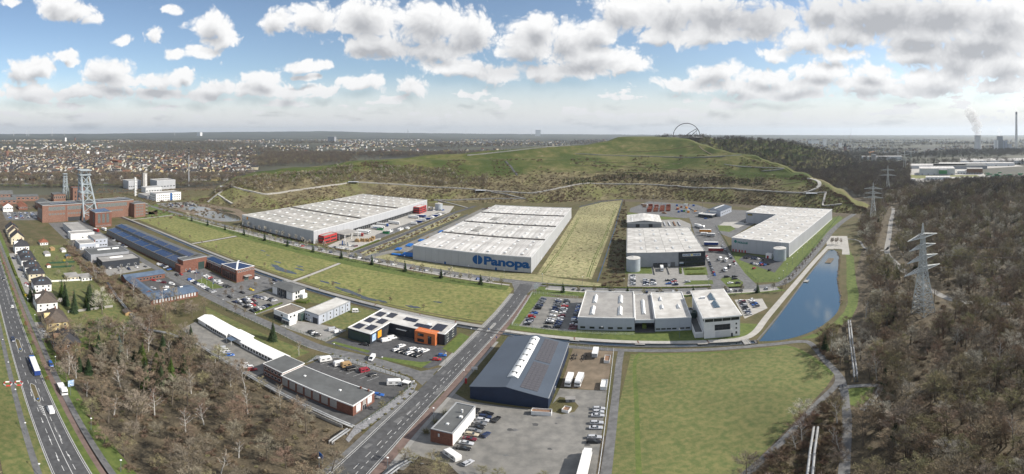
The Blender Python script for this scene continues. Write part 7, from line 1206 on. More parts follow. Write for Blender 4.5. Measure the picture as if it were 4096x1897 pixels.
scatter('heap_thicket', heap_fill(1100, 42, 2250, 3050, 1.35, 1.95, .2, .36), 'wood_dark', 'dark thicket belt below the green terraces', 'woodland')
scatter('terrace_scrub', heap_fill(2600, 43, 1400, 3250, 2.1, 3.2, .5, 1.1, lambda p, t, x, y, r: nz(x, y, .02) > .12), 'scrub', 'scattered scrub on the green terraces', 'scrub')
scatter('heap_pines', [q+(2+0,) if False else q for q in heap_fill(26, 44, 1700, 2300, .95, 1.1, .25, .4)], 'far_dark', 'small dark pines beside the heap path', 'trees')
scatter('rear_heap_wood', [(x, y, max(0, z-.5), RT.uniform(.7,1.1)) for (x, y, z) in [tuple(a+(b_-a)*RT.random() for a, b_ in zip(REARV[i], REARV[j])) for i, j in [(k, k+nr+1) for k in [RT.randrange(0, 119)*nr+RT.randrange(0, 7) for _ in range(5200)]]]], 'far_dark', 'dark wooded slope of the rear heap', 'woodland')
# ---------------------------------------------------------------- far woods
def polar(n, seed, p0, p1, d0, d1, smin, smax, keep=None, z=0):
    r = random.Random(seed); out = []
    for _ in range(n):
        p = r.uniform(p0, p1); d = sqrt(r.uniform(d0*d0, d1*d1)); th = (p-CX)/FPX; x, y = d*sin(th), d*cos(th)
        if keep and not keep(p, d, x, y, r): continue
        out.append((x, y, rhill(x, y), r.uniform(smin, smax)))
    return out
def off_heap(p, d): K = hill_col(p); return not K or d < K[0][0]-5 or d > K[-1][0]
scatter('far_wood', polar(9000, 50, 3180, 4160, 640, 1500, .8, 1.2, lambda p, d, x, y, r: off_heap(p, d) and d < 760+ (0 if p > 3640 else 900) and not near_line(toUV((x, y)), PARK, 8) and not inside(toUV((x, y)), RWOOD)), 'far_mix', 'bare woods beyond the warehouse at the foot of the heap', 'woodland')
scatter('far_pines', polar(1500, 51, 3640, 4160, 520, 900, .8, 1.3, lambda p, d, x, y, r: nz(x, y, .01) > -.05), 'far_dark', 'dark pines and bare trees on the crest of the right wood', 'woodland')
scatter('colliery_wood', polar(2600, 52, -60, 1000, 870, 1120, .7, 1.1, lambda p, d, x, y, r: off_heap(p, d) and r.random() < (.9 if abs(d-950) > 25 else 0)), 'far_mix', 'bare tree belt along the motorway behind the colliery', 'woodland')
scatter('colliery_scrub', polar(900, 53, 250, 900, 560, 860, .5, 1.2, lambda p, d, x, y, r: off_heap(p, d) and toUV((x, y))[1] > 215), 'scrub', 'scrub on the waste ground behind the colliery', 'scrub')
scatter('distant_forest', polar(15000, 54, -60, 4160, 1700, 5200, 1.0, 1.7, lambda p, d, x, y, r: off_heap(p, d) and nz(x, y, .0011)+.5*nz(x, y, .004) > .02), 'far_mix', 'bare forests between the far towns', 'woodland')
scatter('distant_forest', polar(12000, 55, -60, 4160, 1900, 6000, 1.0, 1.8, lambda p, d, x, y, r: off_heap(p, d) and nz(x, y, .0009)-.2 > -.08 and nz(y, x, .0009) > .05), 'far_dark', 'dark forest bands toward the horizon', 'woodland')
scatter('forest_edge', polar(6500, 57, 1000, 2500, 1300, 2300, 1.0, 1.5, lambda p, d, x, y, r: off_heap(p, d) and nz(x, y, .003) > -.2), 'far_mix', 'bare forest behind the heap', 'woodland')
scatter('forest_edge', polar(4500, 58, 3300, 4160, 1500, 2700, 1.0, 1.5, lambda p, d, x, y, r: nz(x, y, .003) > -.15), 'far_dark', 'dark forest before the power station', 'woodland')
# ---------------------------------------------------------------- the town beyond the motorway
RH = random.Random(99); mat('town_white', (.56,.55,.53), var=.05); mat('town_red', (.17,.085,.06), var=.1); WALLC = {'town_white':'white','cream_wall':'cream','brick_brown':'brown brick','yellow_wall':'ochre'}; ROOFC = {'tile_dark':'dark','town_red':'red-tiled','tile_brown':'brown'}
def town_mesh(wm, rm, w, l, e, r_):
    W_ = MB().walls([(-w/2,-l/2),(w/2,-l/2),(w/2,l/2),(-w/2,l/2)], -.2, e); W_.add([(-w/2,-l/2,e),(w/2,-l/2,e),(0,-l/2,r_)], [(0,1,2)]); W_.add([(-w/2,l/2,e),(0,l/2,r_),(w/2,l/2,e)], [(0,1,2)])
    R_ = MB(); o = .4
    for s in (-1, 1): R_.add([(s*(w/2+o),-l/2-o,e-.25),(0,-l/2-o,r_+.15),(0,l/2+o,r_+.15),(s*(w/2+o),l/2+o,e-.25)], [(0,1,2,3) if s > 0 else (3,2,1,0)])
    R_.box(.8,1.5,-.4,.3,r_-1,r_+1.2); return W_, R_
TOWN = []
for wm in WALLC:
    for rm in ROOFC:
        for (w, l, e, r_) in ((9,11,5.6,10), (8.5,15,6,10), (10,22,8.5,12.5)): TOWN.append((wm, rm)+town_mesh(wm, rm, w, l, e, r_))
TW_ = [0,0,0,0,1,1,2,3]
def pick(r): wi = r.choice((0,0,0,0,1,1,2,3)); ri = r.choice((0,0,0,0,2,2,2,2,1)); return (wi*3+ri)*3+r.choice((0,0,0,1,1,2))
TM = [(W_.mesh('wall', wm), R_.mesh('roof', rm)) for wm, rm, W_, R_ in TOWN]
def townland(p, d, x, y): return d > 1010 and off_heap(p, d) and (p < 1020 and d < 2600 and nz(x, y, .0035) > -.33-(.25 if d < 1500 else 0))
spots = []
for k in range(9000):
    p = RH.uniform(-60, 1050); d = sqrt(RH.uniform(1010**2, 2600**2)); th = (p-CX)/FPX; x, y = d*sin(th), d*cos(th)
    if townland(p, d, x, y) and all((x-a[0])**2+(y-a[1])**2 > 330 for a in spots): spots.append((x, y, d))
spots.sort(key=lambda s: s[2])
for (x, y, d) in spots[:290]:
    i = pick(RH); wm, rm = TOWN[i][0], TOWN[i][1]; an = RH.choice((0,pi/2))+round(nz(x, y, .004)*6)*.35
    t = thing('town_house', '%s %s house with %s roof in the old town beyond the motorway' % (('small','long','large')[i % 3], WALLC[wm], ROOFC[rm]), 'house', (x, y, 0), an, 'houses of the town beyond the motorway'); link('wall', TM[i][0], t); link('roof', TM[i][1], t)
def joined(i):
    wm, rm, W_, R_ = TOWN[i]; X = MB(); X.add(W_.v, W_.f, 0); X.add(R_.v, R_.f, 1); return X.mesh('house', [wm, rm])
proto_col('town', [joined(i) for i in range(len(TOWN))])
rest = [(x, y, 0, RH.uniform(.9,1.1), pick(RH)) for x, y, d in spots[290:]]
for k in range(5200):
    p = RH.uniform(-60, 4160); d = sqrt(RH.uniform(2300**2, 6500**2)); th = (p-CX)/FPX; x, y = d*sin(th), d*cos(th)
    if off_heap(p, d) and nz(x, y, .0012) < -.02: rest.append((x, y, 0, RH.uniform(1.0,1.5), pick(RH)))
scatter('distant_town', rest, 'town', 'pale roofs of far towns spread through the plain', 'town')
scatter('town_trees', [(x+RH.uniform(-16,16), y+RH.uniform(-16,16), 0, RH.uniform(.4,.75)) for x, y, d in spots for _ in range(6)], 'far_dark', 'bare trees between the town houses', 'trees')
A = None
def block(name, label, cat, v, x, base, w, l, h, m_, roofm='roof_felt', ang=0, dist=None):
    P = G(v, x, base) if dist is None else GD(v, x, dist); t = thing(name, label, cat, P, GRID+radians(ang)); MB().walls([(-w/2,-l/2),(w/2,-l/2),(w/2,l/2),(-w/2,l/2)], -.5, h).obj('wall', m_, t); MB().box(-w/2-.3,w/2+.3,-l/2-.3,l/2+.3,h,h+.6).obj('roof', roofm, t)
    me = MB().box(-w*.42,w*.42,-.1,.05,0,1.5).mesh('window', 'glass'); 
    for k in range(max(1, min(8, int(h/3.4)))): link('window', me, t, (0, -l/2, 1.4+k*3.3))
    return t
for x, b_, w, h, lb in ((835,290,24,22,'white slab block of flats left of its twin'), (925,295,26,20,'white slab block of flats right of its twin')): block('tower_block', lb, 'flats', 'a', x, b_, w, 14, h, 'white_wall')
block('church_nave', 'red brick church with red roof among the town houses', 'church', 'a', 1105, 375, 46, 20, 14, 'brick', 'tile_red', 20); block('tower_block', 'white high-rise near the church spire', 'flats', 'a', 625, 160, 33, 20, 48, 'white_wall', dist=5500); block('tower_block', 'pair of pale high-rises on the far ridge', 'flats', 'a', 1905, 100, 150, 60, 115, 'white_wall', dist=10500)
def spire(v, x, base, h, w, label, m_='brick_dull', dist=None):
    t = thing('church_spire', label, 'church', G(v, x, base) if dist is None else GD(v, x, dist)); MB().box(-w,w,-w,w,0,h*.55).obj('tower', m_, t); MB().lathe([(w*1.3,h*.55),(.05,h)], 8).obj('spire', 'tile_dark', t)
spire('a', 716, 0, 76, 6, 'dark church spire rising over the left town', dist=5500); spire('a', 68, 0, 62, 5, 'pale church spire at the left edge of town', dist=1900); spire('n', 253, 0, 60, 6, 'twin-town church spire beyond the heap foot', dist=2500)
MW = [toUV(G('a', x, y)) for x, y in ((-150,560),(600,560),(1200,555),(1900,530),(2300,500))]; strip('motorway', MW, 26, .2, 'asphalt'); strip('embankment', offset(MW, -24), 20, .18, 'grass')
# ---------------------------------------------------------------- power station, industry, works on the horizon
def rect_at(v, x, dist): return GD(v, x, dist)
mat('tower_concrete', (.66,.65,.63), c2=(.56,.55,.53), scale=.02)
ct = thing('cooling_tower', 'tall waisted concrete cooling tower beside the power station', 'cooling tower', GD('n', 1918, 2560)); MB().lathe([(28,4),(24.5,20),(21,42),(19.2,66),(19,84),(19.8,98)], 40, cap=False).obj('shell', 'tower_concrete', ct); b = MB(); [b.bar((28.5*cos(a),28.5*sin(a),-1),(28*cos(a+.1),28*sin(a+.1),4.5),1) for a in [2*pi*k/30 for k in range(30)]]; stuff(b.obj('leg_ring', 'tower_concrete', ct)); MB().lathe([(18.6,98),(18.6,90)], 40, cap=False).obj('rim', 'tower_concrete', ct)
ch = thing('chimney', 'very tall slender power station chimney with dark top', 'chimney', GD('n', 2403, 2900)); MB().lathe([(11,0),(8.2,120),(6.6,252)], 20).obj('shaft', 'tower_concrete', ch); MB().lathe([(6.9,238),(6.8,256)], 20).obj('crown', 'trim_grey', ch)
for x, w, l, h, d, m_, lb in ((2148,28,34,67,2650,'white_wall','white boiler block of the power station'), (2195,40,50,90,2720,'metal_mid','tall grey boiler house of the power station'), (2255,36,40,62,2740,'metal_blue_grey','blue-grey turbine block of the power station'), (2290,60,30,40,2760,'metal_grey','long grey filter block of the power station'), (2350,24,24,20,2700,'metal_light','pale coal bunker of the power station'), (2430,40,24,18,2680,'metal_light','pale silo block by the tall chimney')):
    P = GD('n', x, d); t = thing('boiler_house', lb, 'power station', P, -atan2(P.x, P.y)); MB().walls([(-w/2,0),(w/2,0),(w/2,l),(-w/2,l)], -.5, h).obj('wall', m_, t); MB().box(-w/2-.5,w/2+.5,-.5,l+.5,h,h+1.5).obj('roof', 'trim_grey', t); MB().box(-w*.06,w*.06,-.4,.1,2,h-3).obj('stair_strip', 'trim_grey', t)
def steam(label, P, pts, dens):
    """rising steam: a noisy forward-scattering cloud in a hull of swelling rings"""
    b = MB(); ring = 14
    for x, z, rr in pts: b.v += [(x+rr*cos(2*pi*k/ring), rr*sin(2*pi*k/ring), z) for k in range(ring)]
    n_ = len(pts); b.f = [(i*ring+k, i*ring+(k+1)%ring, (i+1)*ring+(k+1)%ring, (i+1)*ring+k) for i in range(n_-1) for k in range(ring)]+[tuple(range(ring))[::-1], tuple(range((n_-1)*ring, n_*ring))]; b.m = [0]*len(b.f)
    m = bpy.data.materials.new('steam'); m.use_nodes = True; t = m.node_tree; t.nodes.clear(); g = N(t, 'ShaderNodeTexCoord'); n = N(t, 'ShaderNodeTexNoise'); n.inputs['Scale'].default_value = .05; n.inputs['Detail'].default_value = 5; n.inputs['Roughness'].default_value = .62; L(t, g.outputs['Object'], n.inputs['Vector'])
    pv = N(t, 'ShaderNodeVolumePrincipled'); pv.inputs['Color'].default_value = (.99,.99,1,1); pv.inputs['Anisotropy'].default_value = .6; L(t, math_(t, 'MULTIPLY', smooth(t, n.outputs[0], .42, .58), dens), pv.inputs['Density']); om = N(t, 'ShaderNodeOutputMaterial'); L(t, pv.outputs[0], om.inputs['Volume'])
    o = b.obj('steam', m, loc=P); o.rotation_euler = (0, 0, -atan2(P.x, P.y)); return stuff(o, label, 'steam')
steam('white steam drifting from the cooling tower', GD('n', 1918, 2560), [(0,98,17),(-2,115,24),(-8,135,32),(-2,155,36),(-12,178,38),(-28,200,40),(-40,225,42),(-50,250,34),(-52,268,18)], .035); steam('thin steam above the boiler houses', GD('n', 2185, 2700), [(0,92,8),(4,110,12),(2,130,14),(6,150,8)], .03); steam('steam puff over the tall chimney top', GD('n', 2403, 2900), [(0,256,6),(-4,270,10),(-6,285,13),(-2,302,12),(-8,322,8)], .03)
def shed(v, x, y, w, l, h, m_, label, roofm='roof_white', an=0):
    P = G(v, x, y); t = thing('factory_shed', label, 'factory', P, -atan2(P.x, P.y)+an); MB().walls([(0,0),(w,0),(w,l),(0,l)], -.3, h).obj('wall', m_, t); MB().box(-.3,w+.3,-.3,l+.3,h,h+.7).obj('roof', roofm, t); me = MB().box(-2.4,2.4,-.3,.05,0,3.6).mesh('gate', 'trim_grey'); [link('gate', me, t, (w*(k+.5)/6, 0, .1)) for k in range(6)]
shed('n', 1185, 880, 96, 70, 17, 'metal_light', 'white hall with green corner on the sunny industrial estate'); shed('n', 1430, 884, 22, 30, 14, 'paint_green', 'green end block of the white hall'); shed('n', 1000, 800, 200, 80, 9, 'metal_light', 'long low white shed row at the back of the industrial estate'); shed('n', 1360, 805, 170, 90, 9, 'metal_mid', 'grey striped shed roofs next to the green-cornered hall', 'roof_grey'); shed('n', 1660, 866, 46, 26, 8, 'white_wall', 'low white office wing beside brick block'); shed('n', 1780, 868, 44, 40, 14, 'brick_brown', 'brown brick office block of the industrial estate', 'roof_felt'); shed('n', 1700, 748, 300, 130, 13, 'metal_light', 'vast white warehouse before the power station'); shed('n', 1265, 940, 60, 30, 6, 'white_wall', 'low white sheds at the wood edge'); shed('n', 1560, 960, 130, 40, 6, 'white_wall', 'flat white-roofed works behind the pines'); shed('n', 990, 965, 26, 20, 6, 'white_wall', 'white works hut among the near trees'); shed('n', 460, 690, 170, 40, 14, 'metal_light', 'pale construction hall with crane beside the heap'); shed('n', 1430, 770, 260, 50, 9, 'white_wall', 'white rear shed behind the striped roofs')
t = thing('water_tower', 'round concrete tower standing behind the woods at the heap foot', 'tower', G('n', 612, 745)); MB().lathe([(9,0),(8.6,30),(8.6,32)], 20).obj('shaft', 'concrete', t); MB().lathe([(8.9,32),(8.9,36)], 20).obj('crown', 'trim_grey', t)
t = thing('tower_crane', 'orange tower crane on the construction site beside the heap', 'crane', G('n', 565, 700)); MB().bar((0,0,0),(0,0,34),1.6).obj('mast', 'paint_orange', t); MB().bar((-9,0,34),(22,-4,36),1.4).obj('jib', 'paint_orange', t); MB().box(-9,-6,-1,1,31,34).obj('counterweight', 'concrete', t)
sheet('industrial_ground', [toUV(G('n', x, y)) for x, y in ((880,1010),(960,790),(1450,745),(1900,780),(2050,920),(1500,990))], .2, 'pale_paving'); sheet('industrial_lawn', [toUV(G('n', x, y)) for x, y in ((910,930),(950,870),(1180,885),(1900,880),(1960,905),(1500,915))], .26, 'field_grass'); sheet('industrial_ground', [toUV(G('n', x, y)) for x, y in ((1640,745),(2300,735),(2499,770),(2000,800))], .2, 'pale_paving')
for k in range(26): P = GD('n', RH.uniform(2030,2480), RH.uniform(1010,1200)); tag(link('shipping_container', cached(('ct', 'paint_green', 12), lambda: cont_mesh('paint_green', 12)), None, P, RH.uniform(0,3)), 'green container in the depot right of the industrial estate', 'container', 'green depot containers')
for v, x, d, h, w, lb in (('p', 1995, 11000, 175, 130, 'distant white power station tower on the horizon'), ('o', 2338, 3600, 62, 26, 'pale twin high-rise in the far haze'), ('o', 2484, 3300, 36, 22, 'white flat block in the far haze'), ('p', 65, 5200, 60, 90, 'dark slab block on the far ridge'), ('o', 2235, 4200, 34, 90, 'row of pale flats in the far haze')):
    t = thing('distant_block', lb, 'tower block', GD(v, x, d)); MB().walls([(-w/2,-w/3),(w/2,-w/3),(w/2,w/3),(-w/2,w/3)], 0, h).obj('wall', 'white_wall' if 'dark' not in lb else 'metal_mid', t); MB().box(-w/2-1,w/2+1,-w/3-1,w/3+1,h,h+2).obj('roof', 'trim_grey', t)
for k, (x, d, h) in enumerate(((130,11000,150),(255,11000,165),(275,11000,165),(497,11000,220),(615,11500,180),(1668,11000,210))):
    t = thing('wind_turbine', 'white wind turbine on the horizon ridge', 'wind turbine', GD('a', x, d), 0, 'wind turbines on the left horizon'); MB().tube([(0,0,0),(0,0,h)], [5,3], 8).obj('tower', 'trim_white', t); [MB().tube([(0,0,h),(60*cos(a),0,h+60*sin(a))], [3,.6], 5).obj('blade', 'trim_white', t) for a in (k, k+2.09, k+4.19)]
for v, x, d in (('p', 1320, 12000), ('p', 1932, 12000), ('n', 323, 9000)):
    t = thing('wind_turbine', 'white wind turbine in the distant haze', 'wind turbine', GD(v, x, d), 0, 'wind turbines in the middle distance'); MB().tube([(0,0,0),(0,0,170)], [5,3], 8).obj('tower', 'trim_white', t); [MB().tube([(0,0,170),(60*cos(a),0,170+60*sin(a))], [3,.6], 5).obj('blade', 'trim_white', t) for a in (.5, 2.6, 4.7)]
t = thing('radio_mast', 'thin lattice broadcast mast on the horizon', 'mast', GD('p', 777, 9000)); MB().tube([(0,0,0),(0,0,200)], [6,2.5], 6).obj('shaft', 'trim_grey', t); MB().lathe([(7,120),(7,150)], 8).obj('cabin', 'trim_grey', t)
# ---------------------------------------------------------------- observatory rings on the heap top
P = GD('o', 1045, 1430, 0); K = hill_col(px('o', 1045, 0)[0]); zt = col_z(K, 1430) or 100; zt = Zat('o', 252, 1430); Rr = 45.5; ob = thing('ring_observatory', 'two great dark steel arches of the observatory on the heap summit', 'observatory', (P.x, P.y, zt), -atan2(P.x, P.y)); mat('arch_steel', (.045,.043,.045), var=.1)
MB().tube([(Rr*cos(pi*k/48), 0, Rr*sin(pi*k/48)) for k in range(49)], 1.1, 8, 0, True).obj('arch', 'arch_steel', ob)
Mv = Vector((.80, 0, .60)); Yv = Vector((-.19, .98, 0)).normalized(); MB().tube([Vector(Mv)*Rr*sin(pi*k/48)+Yv*Rr*cos(pi*k/48) for k in range(49)], 1.0, 8, 0, True).obj('arch', 'arch_steel', ob)
MB().lathe([(56,-2.5),(56,-.2)], 40).obj('platform', 'concrete', ob)
for x in (22, 33): MB().bar((x,0,0),(x,0,18),.8).obj('gnomon', 'trim_grey', ob)
# ---------------------------------------------------------------- pylons and lines
mat('galvanised', (.60,.62,.60), c2=(.48,.50,.48), scale=.5, rough=.5)
def pylon(label, P, rz, h, hw, arms, t_=.28, fine=True):
    t = thing('transmission_pylon', label, 'pylon', P, rz); lv = [0, h*.5, h*.86]; wd = [hw, hw*.36, hw*.16]; C4 = [(-1,-1),(1,-1),(1,1),(-1,1)]
    for sx, sy in C4: MB().bar((sx*hw,sy*hw,-.5),(sx*wd[1],sy*wd[1],lv[1]),t_*1.3).bar((sx*wd[1],sy*wd[1],lv[1]),(sx*wd[2],sy*wd[2],lv[2]),t_*1.1).bar((sx*wd[2],sy*wd[2],lv[2]),(0,0,h),t_).obj('leg', 'galvanised', t)
    b = MB()
    for i in range(4):
        a, c = C4[i], C4[(i+1)%4]
        for k, n in ((0, 8 if fine else 5), (1, 9 if fine else 4)): lattice(b, (Vector((a[0]*wd[k],a[1]*wd[k],lv[k])), Vector((a[0]*wd[k+1],a[1]*wd[k+1],lv[k+1]))), (Vector((c[0]*wd[k],c[1]*wd[k],lv[k])), Vector((c[0]*wd[k+1],c[1]*wd[k+1],lv[k+1]))), n, t_*.6)
    stuff(b.obj('bracing', 'galvanised', t)); tips = []
    for z, hl in arms:
        w = hw*.16+(hw*.2)*max(0, 1-z/h); b = MB()
        for s in (-1, 1):
            tip = Vector((s*hl, 0, z)); tips.append(tip)
            for sy in (-1, 1): b.bar((0, sy*w, z), tip, t_*.8); b.bar((0, sy*w, z+2.6), tip, t_*.7)
            for k in range(1, 6): f = k/6; b.bar((s*hl*f, w*(1-f), z), (s*hl*f, -w*(1-f), z), t_*.5); b.bar((s*hl*f, w*(1-f), z), (s*hl*(f-.16), w*(1-f+.16), z+2.6*(1-f+.16)), t_*.5); b.bar((s*hl*f, -w*(1-f), z), (s*hl*(f-.16), -w*(1-f+.16), z+2.6*(1-f+.16)), t_*.5)
        b.obj('crossarm', 'galvanised', t)
    M_ = Matrix.Translation(P) @ Matrix.Rotation(rz, 4, 'Z'); return [M_ @ q for q in tips]
P1_ = UV(162, 195.5); P2_ = G('F', 3493, 882); P3_ = G('n', 790, 1100); P0_ = UV(330, 60)
T1 = pylon('big galvanised lattice pylon with four crossarms in the wood by the lake', P1_, radians(-5.4), 60, 5.2, ((51,13.6),(44.6,12),(37.2,14),(29.8,16.5)), .46)
T2 = pylon('second lattice pylon beyond the curving park road', P2_, atan2(P3_.y-P2_.y, P3_.x-P2_.x)+pi/2, 50, 4.5, ((42,12),(36,11),(30,13)), .3, False)
T3 = pylon('third lattice pylon in the power line clearing', P3_, atan2(P3_.y-P2_.y, P3_.x-P2_.x)+pi/2, 52, 4.5, ((43,13),(33,16)), .36, False)
pts = [GD('n', x, d) for x, d in ((915,1500),(1080,1650),(735,2000),(840,2100),(1000,1250),(245,2600),(365,2500))]
for k, P in enumerate(pts): pylon('far lattice pylon in the hazy plain before the power station', P, .5, 58, 5, ((48,14),(40,17)), .55, False) if False else None
for k, P in enumerate(pts):
    t = thing('transmission_pylon', 'far lattice pylon standing in the hazy plain', 'pylon', P, -atan2(P.x, P.y), 'far pylons in the plain'); [MB().bar((s*4,0,0),(0,0,60),.7).obj('leg', 'galvanised', t) for s in (-1, 1)]; [MB().bar((-w,0,z),(w,0,z),.6).obj('crossarm', 'galvanised', t) for z, w in ((50,12),(42,15),(34,12))]
def line(a, b_, sag, r_=.05): return [a.lerp(b_, k/14)-Vector((0,0,sag*4*(k/14)*(1-k/14))) for k in range(15)]
mat('wire', (.10,.10,.11), var=.05)
T0 = [p+Vector((P0_.x-P1_.x, P0_.y-P1_.y, 0)) for p in T1]
for k in range(6):
    tag(MB().tube(line(T1[k], T2[k], 9), .055, 3).obj('power_line', 'wire'), 'thin overhead cable between the two nearest pylons', 'cable', 'cables between the pylons'); tag(MB().tube(line(T1[k], T0[k], 7), .05, 3).obj('power_line', 'wire'), 'thin overhead cable leading away over the wood', 'cable', 'cables over the wood'); tag(MB().tube(line(T2[k], T3[min(k, 3)], 6), .06, 3).obj('power_line', 'wire'), 'thin overhead cable in the power line clearing', 'cable', 'cables in the clearing')
def rebase(t, P):
    t.location = P
    for c in t.children: c.location = c.location-P
# ---------------------------------------------------------------- street furniture and small things
mat('lamp_pole', (.14,.17,.19), var=.1); mat('pipe_silver', (.36,.37,.375), c2=(.24,.245,.25), scale=.6, rough=.5); mat('fence_green', (.03,.075,.045), var=.1); mat('fence_steel', (.45,.47,.50), var=.05); mat('sign_blue', (.02,.12,.42), var=.03); mat('barrier_red', (.5,.06,.05), var=.05)
LP = (MB().tube([(0,0,0),(0,0,7.6)], [.11,.07], 6).mesh('pole', 'lamp_pole'), MB().lathe([(.12,7.5),(.42,7.7),(.40,7.9),(.1,8.05)], 10).mesh('lamp_head', 'trim_white'))
def lamp(u, v, label, group, s=1.0):
    t = thing('street_lamp', label, 'street lamp', UV(u, v, .1), 0, group); t.scale = (s, s, s); link('pole', LP[0], t); link('lamp_head', LP[1], t)
for u, v in ((-79.2,143),(-77.8,111),(-79,172),(-79,203),(-75,84)): lamp(u, v, 'grey street lamp with white head on the gravel side of the main road', 'lamps on the main road gravel side', .85)
for u, v in ((-65.4,160),(-63.4,128),(-60.6,95),(-66,196),(-66,226)): lamp(u, v, 'grey street lamp with white head on the brick-path side of the main road', 'lamps on the main road path side', .85)
for u in range(-300, -90, 24): lamp(u, 20.0, 'slim lamp beside the footpath of the north road', 'lamps along the north footpath', .8)
for u in range(-260, -100, 26): lamp(u, 41, 'slim lamp beside the pavement by the houses and wood', 'lamps along the north pavement', .8)
for u, v in ((-214,151.5),(-184,152.5),(-160,153),(-128,154),(-102,155.5)): lamp(u, v, 'lamp post beside the inner street', 'lamps along the inner street', .8)
for k, (p, an) in enumerate(along([q for q in offset(CROSS, 4.8) if -400 < q[0] < 60], 30)): lamp(p[0], p[1], 'lamp post beside the estate street before the warehouses', 'lamps along the estate street', .85)
for k, (p, an) in enumerate(along([(108,280),(128,314),(164,362),(200,405)], 18)): lamp(p[0]-3, p[1]+4.5, 'lamp post beside the road along the lake', 'lamps along the lake road', .85)
for k in range(9): lamp(-232.5, 325+k*26, 'tall lamp post on the dry strip between the two big warehouses', 'lamps between the warehouses', 1.0)
for u, v in ((-52,224.5),(-14,221),(26,217),(52,212)): lamp(u, v, 'lamp post beside the canal promenade below the workshop halls', 'lamps on the promenade', .75)
for u, v in ((20,655),(50,655),(85,648),(110,628),(40,690)): lamp(u, v, 'tall lamp mast over the storage yard', 'lamps of the storage yard', 1.5)
for u, v in ((82,322),(86,350),(90,400),(94,440)): lamp(u, v, 'lamp post on the truck street', 'lamps on the truck street', .9)
def pipes(label, pts, z, r_=.28, gap=1.0, legs=7, m_='pipe_silver'):
    t = thing('heating_pipe', label, 'pipeline', (0,0,0)); Z = [p[2] if len(p) > 2 else z for p in pts]; base = [p[:2] for p in pts]
    for s in (-gap/2, gap/2): MB().tube([UV(*q, zz) for q, zz in zip(offset(base, s), Z)], r_, 9, 0, True).obj('pipe', m_, t, sm=True)
    for (p, an) in along(base, legs, 2): MB().obox(UV(*p), GRID+an, .12, gap*.9, 0, z-.3).obj('support', 'concrete', t)
    rebase(t, UV(*base[0]))
pipes('twin silver heating pipes running below the brick works', [(-205,96.5),(-196,104),(-177,110.2),(-148,110.4),(-122,110),(-99,109.6),(-82.5,109)], 1.6, .36); pipes('short twin silver pipes turning down beside the main road', [(-83,107,1.4),(-82.6,100,1.4),(-82.3,97.5,1.4),(-82.2,97.2,.1)], 1.4, .36); pipes('bent silver pipes at the foot of the small office trees', [(-57,104,1.4),(-58.6,97,1.4),(-58.8,90,1.4)], 1.4, .34)
pipes('long twin pipes climbing through the wood beside the lake', [(117,205,3.2),(104,180,3.2),(89.5,151.5,3.2),(88.3,149.4,3.0),(88,148.8,.2)], 3.2, .42, 1.2, 8); pipes('twin weathered pipes on trestles between the lower paths', [(57,121,4),(50,108.5,4),(43.5,96,4),(38,86,4)], 4, .4, 1.3, 7); pipes('twin pipes behind the gardens beside the works strip', [(-290,104),(-258,99.5),(-222,96.5),(-206,96)], 1.5, .3)
def fence(label, pts, h=1.8, step=2.5, m_='fence_green', rails=5, name='fence'):
    t = thing(name, label, 'fence', (0,0,0)); me = cached(('fp', h, m_), lambda: MB().box(-.045,.045,-.045,.045,0,h).mesh('post', m_))
    for (p, an) in along(pts, step): link('post', me, t, UV(*p, .1), GRID+an)
    for k in range(rails): MB().tube([UV(*p, .1+h*(k+.6)/rails) for p in pts], .022, 3).obj('rail', m_, t)
    rebase(t, UV(*pts[0]))
fence('silver wire fence between hall yard and lane', [(-7.9,86),(-7.7,150),(-7.2,203),(-27,206.5)], 2.2, 3, 'fence_steel', 7); fence('green wire fence round the works car park', [(-131,137),(-131.5,146),(-125,152.2),(-90,152),(-82.6,147.5),(-82.6,113)], 1.8); fence('green wire fence along the barrack lawn', [(-224,149.6),(-180,152),(-141,149.5)], 1.8); fence('blue fence between dry field and scrub belt', [(-23,311),(-16,500),(-10.5,718),(-46,692),(-75,640)], 2.0, 5, 'door_blue', 9); fence('grey fence round the workshop lot', [(-64,227),(-65,282),(-33,277)], 2.0, 3, 'fence_steel', 6); fence('grey fence below the workshop halls', [(-64,226.4),(-26,223.5),(3,222.5)], 1.8, 3, 'fence_steel', 5); fence('blue fence along the blue-lettered warehouse yard', [(-219,312),(-217,345),(-215,540)], 2.2, 4, 'door_blue', 7); fence('green fence round the green-lettered warehouse lawn', [(92,326),(93,299),(108,296.5),(120,303),(272,505)], 2, 4, 'fence_green', 5); fence('green fence by the truck street', [(93,365),(100,440),(103,500)], 2.2, 3, 'fence_green', 9); fence('steel railing along the canal promenade', [q for q in offset(CANAL, 2.3) if -500 < q[0] < -82], 1.1, 4, 'fence_steel', 3, 'railing'); fence('steel railing between promenade and canal below the halls', [(-62,217),(5,211.4),(50,207.8)], 1.1, 4, 'fence_steel', 3, 'railing'); fence('green wire fence before the white house and grey yard', [(-190,161.5),(-170,162),(-158,161.5),(-141,161.5),(-140.6,180)], 1.6, 2.5, 'fence_green', 5)
t = thing('garden_fence', 'long dark green board fence between two lawns', 'fence', (0,0,0))
for k, (p, an) in enumerate(along([(-218.5,59.5),(-218.8,95)], 2.0, 1.0)): link('board', cached('gfb', lambda: MB().box(-.97,.97,-.04,.04,0,1.8).mesh('board', 'fence_green')), t, UV(*p, .09), GRID+an)
rebase(t, UV(-218.5,59.5))
